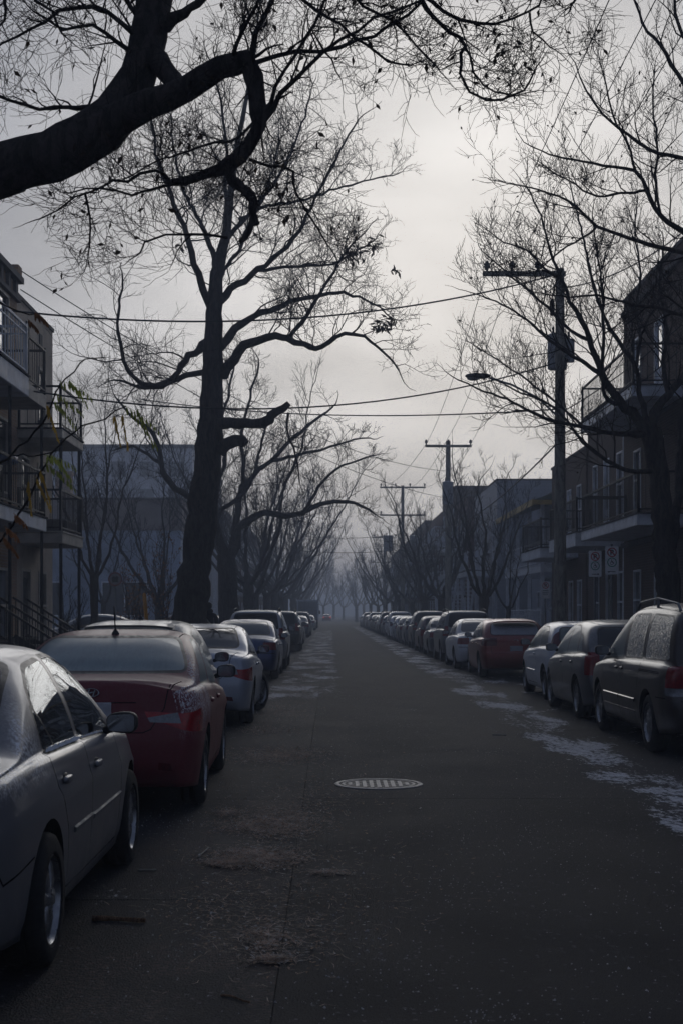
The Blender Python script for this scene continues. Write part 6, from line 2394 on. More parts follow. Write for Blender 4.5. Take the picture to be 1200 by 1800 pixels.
def accent():
    wb, x0, x1 = 2.57, -.94, 3.43
    fd = [(1.06, .25), (1.06, .96), (1.05, 1.42), (1.75, 1.42), (2.08, 1.0), (2.12, .60), (2.06, .25)]
    rd = [(.42, .25), (.44, .42), (.34, .62), (.22, .74), (.12, .98), (.3, 1.42), (1.05, 1.42), (1.06, .96), (1.06, .25)]
    return CarSpec(W=1.70, wb=wb, roof=(.40, 1.50), r=.312, tw=.20,
        top=[(x0, 1.055), (-.90, 1.075), (-.74, 1.085), (-.50, 1.105), (-.2, 1.235), (.12, 1.355), (.45, 1.425), (.9, 1.455), (1.3, 1.45), (1.66, 1.39), (2.1, 1.20), (2.6, .99), (3.0, .91), (3.3, .79), (x1, .66)],
        belt=[(x0, .955), (-.6, .985), (0, .985), (.6, .965), (1.2, .935), (2.2, .875), (2.9, .80), (3.3, .70), (x1, .60)],
        plan=[(x0, .82), (x0 + .04, .862), (x0 + .10, .90), (x0 + .22, .94), (x0 + .45, .98), (0.1, 1.0), (.9, .992), (wb - .6, .985), (wb, .985), (x1 - .45, .94), (x1 - .2, .86), (x1 - .07, .78), (x1, .70)],
        side=[(0, .925), (.07, .94), (.30, .968), (.50, .985), (.66, .992), (.78, 1.0), (.83, .993), (.93, .968), (1, .945)],
        rear=[(.15, .16), (.28, .06), (.45, 0), (.60, .0), (.72, .02), (.90, .055), (1.0, .05), (1.08, .035), (2.0, .06)],
        side_win=[([(.02, 1.022), (.98, .992), (1.0, 1.36), (.62, 1.345), (.33, 1.24)], [.03, .02, .03, .10, .10], 1),
                  ([(1.10, .985), (2.10, .93), (1.98, 1.03), (1.60, 1.325), (1.38, 1.365), (1.09, 1.365)], [.02, .02, .05, .08, .06, .03], 0)],
        rear_win=[(.665, 1.132), (.635, 1.22), (.545, 1.385)], rw_x=(-.75, .8), wind=[(.66, 1.03), (.53, 1.37)], ws_x=(1.3, 3.0),
        doors=[fd, rd], handles=[(1, .30, .855), (0, 1.24, .835)], mirror=(1.84, .985),
        seams=[((0, 2), [(1.06, .26), (1.06, .96)], SIDE_T), ((0, 2), [(2.06, .26), (2.11, .60), (2.10, .90)], SIDE_T), ((0, 2), [(.43, .26), (.435, .42), (.36, .60), (.24, .73), (.14, .80), (.06, 1.0)], SIDE_T),
               ((0, 2), [(.43, .27), (2.06, .27)], SIDE_T), ((0, 2), [(-.33, .655), (-.62, .66), (-.75, .68)], SIDE_T),
               ((1, 2), [(-.46, .70), (-.56, .86), (-.60, 1.06)], REAR_T), ((1, 2), [(.46, .70), (.56, .86), (.60, 1.06)], REAR_T), ((1, 2), [(-.46, .70), (-.40, .675), (.40, .675), (.46, .70)], REAR_T),
               ((1, 2), [(-.34, .905), (.34, .905)], REAR_T), ((1, 2), [(-.36, .755), (.36, .755)], REAR_T),
               ((0, 1), [(-.90, -.60), (-.55, -.66)], TOP_T), ((0, 1), [(-.90, .60), (-.55, .66)], TOP_T),
               ((0, 1), [(.3, -.545), (1.45, -.555)], TOP_T), ((0, 1), [(.3, .545), (1.45, .555)], TOP_T)],
        tails=[("tail_light", M_RED_B, pl(((0, 0, .965), (-.10, .08, 1)), ((0, .50, .765), (-.0, -.35, -1)), ((-.56, 0, .9), (1, 0, .5)), ((0, .45, .76), (0, -1, -.55)))),
               ("reversing_light", M_CLEAR_L, pl(((0, .50, .800), (0, -.16, 1)), ((0, .50, .752), (0, -.05, -1)), ((0, .675, .8), (0, 1, .35)), ((0, .45, .76), (0, -1, -.55)), ((-.5, 0, 0), (1, 0, 0)))),
               ("rear_reflector", M_RED_D, pl(((0, 0, .505), (0, .12, 1)), ((0, 0, .435), (0, -.1, -1)), ((0, .52, 0), (0, -1, 0)), ((0, .70, 0), (0, 1, .2)), ((-.5, 0, 0), (1, 0, 0)))),
               ("headlight", M_HEAD, pl(((0, 0, .76), (0, 0, 1)), ((0, 0, .60), (0, 0, -1)), ((3.0, 0, .7), (-1, 0, 0)), ((0, .38, 0), (0, -1, 0))))],
        lid=("trunk_lid", lambda c, n: (n.x < -.25 and c.z > .68 and abs(c.y) < .46 + max(0, c.z - .70) * .42 and c.x < -.6) or (n.z > .5 and c.x < -.52 and abs(c.y) < .62 and c.z > 1.0)),
        plate=(0, .83), spokes=5, antenna=(.40, .10, .24))


def elantra():
    s = accent()
    k = dict(s.__dict__)
    wb, x0, x1 = 2.70, -.98, 3.56
    k.update(wb=wb, W=1.775, r=.318, roof=(.42, 1.52), antenna=None,
        top=[(x0, 1.02), (-.92, 1.045), (-.74, 1.06), (-.50, 1.085), (-.1, 1.24), (.25, 1.355), (.55, 1.41), (1.0, 1.44), (1.4, 1.43), (1.78, 1.36), (2.25, 1.17), (2.75, .97), (3.1, .89), (3.42, .77), (x1, .64)],
        belt=[(x0, .94), (-.6, .98), (0, .985), (.6, .96), (1.2, .93), (2.2, .87), (2.9, .80), (3.4, .70), (x1, .60)],
        plan=[(x0, .82), (x0 + .04, .862), (x0 + .10, .90), (x0 + .22, .94), (x0 + .45, .98), (0.1, 1.0), (.9, .992), (wb - .6, .985), (wb, .985), (x1 - .45, .94), (x1 - .2, .86), (x1 - .07, .78), (x1, .70)],
        side_win=[([(.05, 1.022), (1.05, .992), (1.06, 1.345), (.65, 1.335), (.38, 1.23)], [.03, .02, .03, .10, .10], 1),
                  ([(1.16, .985), (2.22, .93), (2.1, 1.02), (1.68, 1.31), (1.45, 1.348), (1.15, 1.352)], [.02, .02, .05, .08, .06, .03], 0)],
        rear_win=[(.66, 1.115), (.55, 1.365)], wind=[(.66, 1.02), (.53, 1.35)],
        doors=[[(x + .06, z) for x, z in s.doors[0]], [(x + .05, z) for x, z in s.doors[1]]], mirror=(1.98, .975))
    for n in ('ftop', 'fbelt', 'fplan', 'fside', 'frear', 'ffront', 'x0', 'x1'):
        k.pop(n)
    return CarSpec(**k)


def sedan(hi=1.45, wb=2.65, W=1.74, x0=-1.0, r=.31, trunk=1.0):
    x1 = wb + .86
    s = hi / 1.45
    fd = [(1.10, .25), (1.10, .96), (1.08, 1.44 * s), (1.8, 1.44 * s), (2.10, 1.0), (2.14, .60), (2.08, .25)]
    rd = [(.46, .25), (.48, .42), (.38, .62), (.26, .74), (.18, .98), (.3, 1.44 * s), (1.08, 1.44 * s), (1.10, .96), (1.10, .25)]
    return CarSpec(W=W, wb=wb, roof=(.42, 1.52), r=r, tw=.2,
        top=[(x0, .97 * trunk), (x0 + .08, 1.0 * trunk), (-.72, 1.02 * trunk), (-.42, 1.05 * trunk), (-.1, 1.20 * s), (.25, 1.35 * s), (.6, 1.42 * s), (1.0, 1.45 * s), (1.4, 1.44 * s), (1.76, 1.38 * s), (2.2, 1.19 * s), (2.68, .97), (3.05, .89), (x1 - .14, .78), (x1, .66)],
        belt=[(x0, .89 * trunk), (-.5, .93), (0, .945), (1, .92), (2.3, .865), (2.9, .80), (x1 - .15, .70), (x1, .60)],
        plan=sedan_plan(x0, x1, wb, .82),
        side_win=[([(.18, .985), (1.05, .965), (1.05, 1.36 * s), (.65, 1.345 * s), (.38, 1.23 * s)], [.03, .02, .03, .10, .10], 1),
                  ([(1.14, .962), (2.16, .92), (2.04, 1.03), (1.66, 1.32 * s), (1.42, 1.362 * s), (1.13, 1.362 * s)], [.02, .02, .05, .08, .06, .03], 0)],
        rear_win=[(.64, 1.085 * trunk), (.54, 1.37 * s)], rw_x=(-.7, .8), wind=[(.66, 1.02), (.53, 1.36 * s)], ws_x=(1.3, 3.1),
        doors=[fd, rd], handles=[(1, .34, .83), (0, 1.28, .815)], mirror=(1.92, .975),
        seams=[((0, 2), [(1.10, .26), (1.10, .94)], SIDE_T), ((0, 2), [(2.08, .26), (2.13, .60), (2.12, .88)], SIDE_T), ((0, 2), [(.47, .26), (.47, .42), (.38, .60), (.26, .74), (.18, .96)], SIDE_T),
               ((1, 2), [(-.78, .64), (.78, .64)], REAR_T), ((1, 2), [(-.52, .66), (-.54, .95)], REAR_T), ((1, 2), [(.52, .66), (.54, .95)], REAR_T)],
        tails=[("tail_light", M_RED_L, pl(((0, 0, .90 * trunk), (0, 0, 1)), ((0, 0, .72), (0, 0, -1)), ((x0 + .24, 0, .8), (1, 0, .2)), ((0, .50, 0), (0, -1, 0)))),
               ("headlight", M_HEAD, pl(((0, 0, .75), (0, 0, 1)), ((0, 0, .60), (0, 0, -1)), ((x1 - .33, 0, .7), (-1, 0, 0)), ((0, .36, 0), (0, -1, 0))))],
        plate=(0, .80), spokes=5)


def hatch(hi=1.47, wb=2.62, W=1.74, x0=-.78, three=False, tail='mid', r=.31, slope=1.0, fo=.84):
    x1 = wb + fo
    s = hi / 1.47
    e = .50 * slope
    if three:
        fd = [(.86, .25), (.86, .96), (.9, 1.44 * s), (1.8, 1.44 * s), (2.10, 1.0), (2.14, .60), (2.08, .25)]
        doors, sw = [fd], [([(-.04, 1.03), (.80, .985), (.84, 1.37 * s), (.35, 1.35 * s), (.10, 1.24 * s)], [.05, .02, .03, .12, .12], None),
                           ([(.90, .98), (2.16, .92), (2.04, 1.03), (1.66, 1.33 * s), (1.42, 1.375 * s), (.93, 1.38 * s)], [.02, .02, .05, .08, .06, .03], 0)]
        hd = [(0, 1.08, .83)]
        seams = [((0, 2), [(.86, .26), (.86, .94)], SIDE_T), ((0, 2), [(2.08, .26), (2.13, .60), (2.12, .88)], SIDE_T), ((0, 2), [(.86, .27), (2.08, .27)], SIDE_T)]
    else:
        fd = [(1.10, .25), (1.10, .96), (1.08, 1.44 * s), (1.8, 1.44 * s), (2.10, 1.0), (2.14, .60), (2.08, .25)]
        rd = [(.46, .25), (.48, .42), (.38, .62), (.26, .74), (.18, .98), (.22, 1.44 * s), (1.08, 1.44 * s), (1.10, .96), (1.10, .25)]
        doors = [fd, rd]
        sw = [([(.20, .995), (1.05, .97), (1.05, 1.375 * s), (.62, 1.37 * s), (.30, 1.27 * s)], [.03, .02, .03, .10, .10], 1),
              ([(1.14, .965), (2.16, .92), (2.04, 1.03), (1.66, 1.33 * s), (1.42, 1.375 * s), (1.13, 1.38 * s)], [.02, .02, .05, .08, .06, .03], 0),
              ([(-.18, 1.03), (.13, 1.0), (.21, 1.25 * s), (.02, 1.21 * s)], [.06, .02, .04, .06], None)]
        hd = [(1, .34, .85), (0, 1.28, .83)]
        seams = [((0, 2), [(1.10, .26), (1.10, .94)], SIDE_T), ((0, 2), [(2.08, .26), (2.13, .60), (2.12, .88)], SIDE_T), ((0, 2), [(.47, .26), (.47, .42), (.38, .60), (.26, .74), (.18, .97)], SIDE_T)]
    seams += [((1, 2), [(-.60, .62), (.60, .62)], REAR_T), ((1, 2), [(-.60, .62), (-.63, 1.02)], REAR_T), ((1, 2), [(.60, .62), (.63, 1.02)], REAR_T)]
    if tail == 'high':
        tl = [("tail_light", M_RED_D, pl(((0, 0, 1.36 * s), (0, 0, 1)), ((0, 0, 1.00), (0, 0, -1)), ((x0 + .42, 0, 1.1), (1, 0, -.35)), ((0, .575, 1.1), (0, -1, -.2)), ((x0 - .5, 0, 1.0), (-1, 0, 0))))]
    elif tail == 'mid':
        tl = [("tail_light", M_RED_D, pl(((0, 0, .99), (0, 0, 1)), ((0, 0, .80), (0, 0, -1)), ((x0 + .30, 0, .9), (1, 0, .2)), ((0, .47, 0), (0, -1, 0))))]
    else:
        tl = [("tail_light", M_RED_L, pl(((0, 0, 1.02), (0, 0, 1)), ((0, 0, .68), (0, 0, -1)), ((x0 + .26, 0, .9), (1, 0, -.2)), ((0, .62, 0), (0, -1, 0))))]
    tl += [("headlight", M_HEAD, pl(((0, 0, .77), (0, 0, 1)), ((0, 0, .61), (0, 0, -1)), ((x1 - .35, 0, .7), (-1, 0, 0)), ((0, .36, 0), (0, -1, 0))))]
    return CarSpec(W=W, wb=wb, roof=(.0, 1.55), r=r, tw=.2, crown=.07,
        top=[(x0, .99), (x0 + .05, 1.06), (x0 + .15, 1.12), (x0 + .30, 1.23 * s), (x0 + e, 1.36 * s), (x0 + e + .16, 1.415 * s), (.15, 1.445 * s), (.7, 1.47 * s), (1.3, 1.465 * s), (1.72, 1.40 * s), (2.2, 1.20 * s), (min(2.68, x1 - .45), .98), (min(3.05, x1 - .28), .90), (x1 - .14, .78), (x1, .66)],
        belt=[(x0, .95), (-.4, .97), (0, .965), (1, .93), (2.3, .87), (min(2.9, x1 - .3), .80), (x1 - .15, .70), (x1, .60)],
        plan=[(x0, .83), (x0 + .04, .87), (x0 + .10, .90), (x0 + .22, .94), (x0 + .45, .975), (0.1, .99), (.9, 1.0), (wb - .6, 1.0), (wb, .985), (x1 - .45, .94), (x1 - .2, .86), (x1 - .07, .78), (x1, .70)],
        rear=[(.15, .10), (.30, .03), (.50, 0), (.60, .01), (.68, .06), (1.0, .08), (2.0, .05)], sweep_r=.10,
        side_win=sw, rear_win=[(.60, 1.075), (.55, 1.345 * s)], rw_x=(x0 - .2, .35), wind=[(.66, 1.03), (.53, 1.37 * s)], ws_x=(1.3, 3.1),
        doors=doors, handles=hd, mirror=(1.92, .985), seams=seams, tails=tl, plate=(0, .72), spokes=5)


def suv(hi=1.72, wb=2.66, W=1.80, x0=-.86, r=.345, rack=True, tail='side'):
    x1 = wb + .86
    s = hi / 1.72
    fd = [(1.12, .32), (1.12, 1.08), (1.10, 1.66 * s), (1.8, 1.66 * s), (2.12, 1.1), (2.14, .70), (2.08, .32)]
    rd = [(.50, .32), (.52, .5), (.42, .72), (.30, .84), (.20, 1.08), (.22, 1.66 * s), (1.10, 1.66 * s), (1.12, 1.08), (1.12, .32)]
    return CarSpec(W=W, wb=wb, roof=(-.35, 1.55), r=r, tw=.22, sill_z=.28, crown=.06, tumble=.26, sweep_r=.06,
        top=[(x0, 1.10), (x0 + .03, 1.16), (x0 + .10, 1.28), (x0 + .22, 1.50 * s), (x0 + .30, 1.62 * s), (x0 + .42, 1.675 * s), (0, 1.70 * s), (.7, 1.72 * s), (1.3, 1.71 * s), (1.72, 1.62 * s), (2.15, 1.38 * s), (2.58, 1.12), (3.0, 1.04), (x1 - .12, .93), (x1, .80)],
        belt=[(x0, 1.03), (-.4, 1.06), (0, 1.06), (1, 1.05), (2.3, 1.02), (2.9, .96), (x1 - .15, .86), (x1, .72)],
        plan=[(x0, .86), (x0 + .04, .895), (x0 + .10, .92), (x0 + .22, .95), (x0 + .45, .98), (0.1, .99), (.9, 1.0), (wb - .6, 1.0), (wb, .985), (x1 - .45, .95), (x1 - .2, .88), (x1 - .07, .80), (x1, .74)],
        rear=[(.2, .12), (.38, .03), (.60, 0), (.72, .0), (.80, .06), (1.1, .06), (2.0, .03)],
        side_win=[([(.24, 1.105), (1.07, 1.095), (1.07, 1.60 * s), (.32, 1.58 * s)], [.03, .02, .03, .06], 1),
                  ([(1.16, 1.093), (2.14, 1.075), (2.04, 1.16), (1.68, 1.53 * s), (1.42, 1.60 * s), (1.15, 1.605 * s)], [.02, .02, .05, .08, .06, .03], 0),
                  ([(-.58, 1.115), (.17, 1.105), (.23, 1.575 * s), (-.36, 1.545 * s)], [.05, .03, .04, .08], None)],
        rear_win=[(.64, 1.16), (.58, 1.60 * s)], rw_x=(x0 - .2, .2), wind=[(.68, 1.16), (.56, 1.62 * s)], ws_x=(1.3, 3.0),
        doors=[fd, rd], handles=[(1, .36, .97), (0, 1.30, .96)], mirror=(1.90, 1.12),
        seams=[((0, 2), [(1.12, .32), (1.12, 1.06)], SIDE_T), ((0, 2), [(2.08, .32), (2.14, .70), (2.13, 1.04)], SIDE_T), ((0, 2), [(.51, .32), (.52, .5), (.42, .72), (.30, .84), (.20, 1.07)], SIDE_T),
               ((1, 2), [(-.70, .74), (.70, .74)], REAR_T)],
        tails=[("tail_light", M_RED_L, pl(((0, 0, 1.18), (0, 0, 1)), ((0, 0, .86), (0, 0, -1)), ((x0 + .22, 0, .9), (1, 0, 0)), ((0, .66, 0), (0, -1, 0)))),
               ("headlight", M_HEAD, pl(((0, 0, .92), (0, 0, 1)), ((0, 0, .75), (0, 0, -1)), ((x1 - .30, 0, .7), (-1, 0, 0)), ((0, .40, 0), (0, -1, 0))))],
        plate=(0, .92), spokes=5, roofrack=rack)


def minivan():
    wb, x0, x1 = 2.98, -1.03, 3.95
    fd = [(1.52, .27), (1.50, 1.05), (1.52, 1.62), (2.1, 1.62), (2.60, 1.05), (2.62, .60), (2.50, .27)]
    rd = [(.52, .27), (.54, .46), (.46, .68), (.40, 1.05), (.44, 1.62), (1.52, 1.62), (1.50, 1.05), (1.52, .27)]
    return CarSpec(W=1.84, wb=wb, roof=(-.55, 1.55), r=.335, tw=.215, sill_z=.24, crown=.065, tumble=.24, sweep_r=.07,
        top=[(x0, 1.05), (x0 + .02, 1.12), (x0 + .08, 1.25), (x0 + .17, 1.45), (x0 + .24, 1.58), (x0 + .36, 1.65), (-.2, 1.70), (.6, 1.725), (1.3, 1.715), (1.8, 1.65), (2.3, 1.44), (2.9, 1.12), (3.3, 1.0), (x1 - .15, .88), (x1, .74)],
        belt=[(x0, .99), (-.4, 1.02), (0, 1.02), (1, 1.01), (2.5, .97), (3.2, .92), (x1 - .15, .82), (x1, .70)],
        plan=[(x0, .86), (x0 + .04, .895), (x0 + .10, .92), (x0 + .22, .95), (x0 + .45, .98), (0.1, .99), (.9, 1.0), (wb - .6, 1.0), (wb, .985), (x1 - .45, .95), (x1 - .2, .88), (x1 - .07, .80), (x1, .72)],
        rear=[(.2, .12), (.34, .02), (.52, 0), (.62, .0), (.70, .07), (1.0, .06), (2.0, .02)],
        side_win=[([(.49, 1.075), (1.42, 1.065), (1.44, 1.575), (.53, 1.585)], [.05, .04, .05, .07], 1),
                  ([(1.57, 1.06), (2.60, 1.02), (2.50, 1.11), (2.02, 1.49), (1.78, 1.565), (1.58, 1.575)], [.02, .02, .05, .08, .06, .03], 0),
                  ([(-.74, 1.085), (.34, 1.075), (.38, 1.58), (-.55, 1.555)], [.06, .04, .05, .09], None)],
        rear_win=[(.66, 1.12), (.60, 1.57)], rw_x=(x0 - .2, .1), wind=[(.70, 1.14), (.56, 1.63)], ws_x=(1.4, 3.3),
        doors=[fd, rd], handles=[(1, 1.36, .915), (0, 1.68, .915)], mirror=(2.34, 1.06), mould=[(.60, 1.49, .56, .06), (1.53, 2.48, .56, .06), (.60, 1.49, .43, .02), (1.53, 2.48, .43, .02)],
        seams=[((0, 2), [(1.51, .27), (1.50, 1.04)], SIDE_T), ((0, 2), [(2.50, .27), (2.61, .60), (2.60, .99)], SIDE_T), ((0, 2), [(.53, .27), (.54, .46), (.46, .68), (.40, 1.05), (.44, 1.60)], SIDE_T),
               ((0, 2), [(-.55, .94), (.40, .94)], SIDE_T), ((0, 2), [(-.56, .925), (.40, .925)], SIDE_T), ((0, 2), [(-.45, .66), (-.80, .66)], SIDE_T), ((1, 2), [(-.75, .64), (.75, .64)], REAR_T),
               ((0, 2), [(.53, .28), (2.50, .28)], SIDE_T)],
        tails=[("tail_light", M_RED_L, pl(((0, 0, 1.02), (0, 0, 1)), ((0, 0, .78), (0, 0, -1)), ((x0 + .24, 0, .9), (1, 0, 0)), ((0, .66, 0), (0, -1, 0)))),
               ("reversing_light", M_CLEAR_L, pl(((0, 0, .775), (0, 0, 1)), ((0, 0, .69), (0, 0, -1)), ((x0 + .24, 0, .9), (1, 0, 0)), ((0, .66, 0), (0, -1, 0)))),
               ("headlight", M_HEAD, pl(((0, 0, .88), (0, 0, 1)), ((0, 0, .70), (0, 0, -1)), ((x1 - .30, 0, .7), (-1, 0, 0)), ((0, .40, 0), (0, -1, 0))))],
        plate=(0, .86), spokes=6, roofrack=True)

# ------------------------------------------------------------------ the parked cars
random.seed(7)
GCL, GCR = "cars parked along the left kerb", "cars parked along the right kerb"


def put(o, x, y, label, cat, group, rz=0.0, name=None):
    o.location = (x, y, 0)
    o.rotation_euler = (0, 0, PI / 2 + rz)
    tag(o, label, cat, group)
    return o


def recolour(o, old, new):
    for q in [o] + list(o.children_recursive):
        if q.type == 'MESH':
            for s in q.material_slots:
                if s.material == old:
                    s.link = 'OBJECT'
                    s.material = new


def copy_car(src, src_paint, paint, name=None):
    c = copy_tree(src)
    if name:
        c.name = name
    recolour(c, src_paint, paint)
    return c


# --- silver sedan, nearest on the left
pn = mat_paint("paint_silver_near", (.17, .175, .195), .35, .15, 1.0, .36)
sp = civic()
sp.mould_mat = simple("moulding_grey", (.13, .13, .14), .6, .0)
c = put(build_car(sp, "parked_sedan", pn, G_CLEAR, G_DARK, 2, True), -2.11, 6.45, "silver four-door sedan with frost flecks on its rear pillar, nearest on the left", "car", GCL)
# snow crumbs along the window sills of its right side
g = np.random.default_rng(9)
m = MB()
v, f = [], []
for i in range(130):
    x = g.uniform(.26, 1.95) if g.random() < .7 else g.uniform(.26, 1.0)
    z = float(sp.fbelt(x)) + .022
    y = -(sp.y_at(x, z) - .028)
    r = g.uniform(.004, .012) * (1.3 if x < 1.05 else .8)
    b = len(v)
    v += [(x - r * 1.6, y, z), (x + r * 1.6, y, z), (x, y - r, z), (x, y + r, z), (x, y, z + r * 1.5)]
    f += [(b, b + 2, b + 4), (b + 2, b + 1, b + 4), (b + 1, b + 3, b + 4), (b + 3, b, b + 4)]
SNOW = simple("snow_crumbs", (.72, .74, .78), .8)
m.add(v, f).build("snow_crumbs", SNOW, c)["kind"] = "stuff"

# --- red sedan
pr = mat_paint("paint_red_near", (.15, .006, .017), .0, .03, -.8, .45, .12)
sp = accent()
c = put(build_car(sp, "parked_sedan", pr, G_FOG, G_FOG, 2), -1.86, 11.98, "dark red sedan with frosted rear window and roof antenna, second on the left", "car", GCL, .012)
m = MB()
xe, ze = -.962, .985
n = 32
a_, b_ = .064, .034
for i in range(n):
    t0, t1 = 2 * PI * i / n, 2 * PI * (i + 1) / n
    P = lambda k, t, dx: (xe + dx, k * a_ * math.cos(t), ze + k * b_ * math.sin(t))
    m.add([P(.84, t0, 0), P(1, t0, 0), P(1, t1, 0), P(.84, t1, 0)], [(0, 1, 2, 3)])
    m.add([P(1, t0, 0), P(1, t0, .03), P(1, t1, .03), P(1, t1, 0)], [(0, 1, 2, 3)])
    m.add([P(.84, t0, 0), P(.84, t0, .03), P(.84, t1, .03), P(.84, t1, 0)], [(0, 1, 2, 3)])
for q in ([(-.034, -.020), (-.022, -.020), (-.008, .026), (-.020, .026)], [(.008, -.026), (.020, -.026), (.034, .020), (.022, .020)], [(-.018, -.010), (.012, -.002), (.016, .010), (-.014, .002)]):
    m.prism([(-y, z) for y, z in q], .03, (xe, 0, ze), (0, 1, 0), (0, 0, 1), (1, 0, 0))
m.build("emblem", M_CHROME, c)

# --- small grey-green hatchback
pg = mat_paint("paint_grey_green", (.085, .088, .078), .3, .45, 0, .35)
sp = hatch(hi=1.52, wb=2.36, W=1.69, x0=-.62, r=.29, fo=.66)
sp.spoiler = (-.28, 1.455, .50)
sp.antenna = (.75, .14, .13)
put(build_car(sp, "parked_hatchback", pg, G_FOG, G_DARK, 2), -2.28, 16.40, "grey-green hatchback with roof spoiler tucked behind the red sedan", "car", GCL)

# --- silver sedan with turned wheels
ps = mat_paint("paint_silver_blue", (.42, .46, .54), .15, .35, 0, .28)
put(build_car(elantra(), "parked_sedan", ps, G_DARK, G_DARK, 2, steer=-.42), -1.97, 20.8, "silver sedan with its front wheels turned out, fourth on the left", "car", GCL)

# --- prototypes for the mid distance
pb = mat_paint("paint_blue", (.020, .045, .16), .35, .40, 0, .3)
c_sed = build_car(sedan(), "parked_sedan", pb, G_TINT, G_TINT, 1)
put(c_sed, -2.10, 35.0, "dark blue sedan with pale frosted roof on the left", "car", GCL)
pw = mat_paint("paint_pale_silver", (.38, .40, .43), .4, .5, 0, .3)
c_suv = build_car(suv(1.70), "parked_suv", pw, G_DARK, G_DARK, 1)
put(c_suv, -2.10, 40.9, "silver-white crossover with roof rails just past the blue sedan", "car", GCL)
pd = mat_paint("paint_charcoal", (.085, .085, .09), .1, .4, 0, .32)
sp = hatch(hi=1.50, wb=2.64, W=1.76, tail='side')
c_hat = build_car(sp, "parked_hatchback", pd, G_FOG, G_DARK, 2)
put(c_hat, 4.60, 21.75, "dark grey hatchback squeezed right in front of the minivan", "car", GCR)
pf = mat_paint("paint_silver_focus", (.62, .67, .76), .0, .45, 0, .32)
sp = hatch(hi=1.45, wb=2.61, W=1.70, three=True, tail='high')
sp.mould = [(.95, 2.0, .50, .06)]
c_foc = put(build_car(sp, "parked_hatchback", pf, G_GREEN, G_GREEN, 2), 4.76, 26.3, "silver three-door hatchback with tall tail lights beside its rear window", "car", GCR)
pm = mat_paint("paint_copper_red", (.24, .026, .02), .35, .32, 0, .3)
sp = hatch(hi=1.465, wb=2.64, W=1.75, tail='mid', slope=1.1)
sp.spoiler = (-.42, 1.40, .52)
c_maz = put(build_car(sp, "parked_hatchback", pm, G_TINT, G_PALE, 2), 4.56, 35.7, "bright red hatchback with a white plate, parked past the silver one on the right", "car", GCR)
m = MB()
x_, z_ = -.745, .92
for i in range(24):
    t0, t1 = 2 * PI * i / 24, 2 * PI * (i + 1) / 24
    P = lambda k, t: (x_, k * .062 * math.cos(t), z_ + k * .05 * math.sin(t))
    m.add([P(.80, t0), P(1, t0), P(1, t1), P(.80, t1)], [(0, 1, 2, 3)])
for s in (1, -1):
    m.prism([(0, -.012), (s * .012, .002), (s * .052, .016), (s * .046, .024), (0, .002)], .02, (x_, 0, z_), (0, 1, 0), (0, 0, 1), (1, 0, 0))
m.build("emblem", M_CHROME, c_maz)
pv = mat_paint("paint_van_brown", (.030, .022, .020), .0, .08, 0, .34, .3)
sp = minivan()
sp.rail_mat = STEEL
put(build_car(sp, "parked_minivan", pv, [G_HOAR, G_GREEN, G_HOAR], G_DARK, 2), 4.55, 16.45, "black-brown minivan with frosted windows and roof rails, nearest on the right", "minivan", GCR)

paints = {
    'white': mat_paint("paint_white", (.66, .69, .74), .05, .4), 'pale': pw, 'blue': pb, 'charcoal': pd, 'silver': mat_paint("paint_silver_far", (.26, .275, .30), .45, .45),
    'grey': mat_paint("paint_mid_grey", (.12, .125, .135), .4, .5), 'black': mat_paint("paint_black", (.012, .012, .014), .2, .4), 'wine': mat_paint("paint_wine", (.075, .015, .018), .3, .45),
    'lightblue': mat_paint("paint_light_blue", (.17, .24, .36), .35, .45), 'beige': mat_paint("paint_beige", (.22, .20, .17), .35, .45), 'red': mat_paint("paint_red_far", (.20, .02, .02), .2, .35),
}
src = {'sedan': (c_sed, pb, "parked_sedan"), 'suv': (c_suv, pw, "parked_suv"), 'hatch': (c_hat, pd, "parked_hatchback")}
mid = [
    ('hatch', 'lightblue', -2.30, 49.0, "light blue hatchback half hidden past the silver-white crossover", GCL), ('suv', 'black', -2.10, 60.0, "black sport utility with frost-white roof on the left", GCL),
    ('sedan', 'white', 4.42, 41.3, "white sedan with red tail lights just beyond the red hatchback", GCR), ('suv', 'grey', 4.50, 47.2, "dark grey crossover with roof rails beyond the white sedan", GCR),
    ('sedan', 'grey', 4.45, 52.9, "mid grey sedan two beyond the white sedan on the right", GCR), ('hatch', 'wine', 4.50, 58.7, "wine-red hatchback behind the mid grey sedan", GCR),
]
for kind, col, x, y, lb, gr in mid:
    s = src[kind]
    put(copy_car(s[0], s[1], paints[col], s[2]), x, y, lb, "car", gr, random.uniform(-.012, .012))
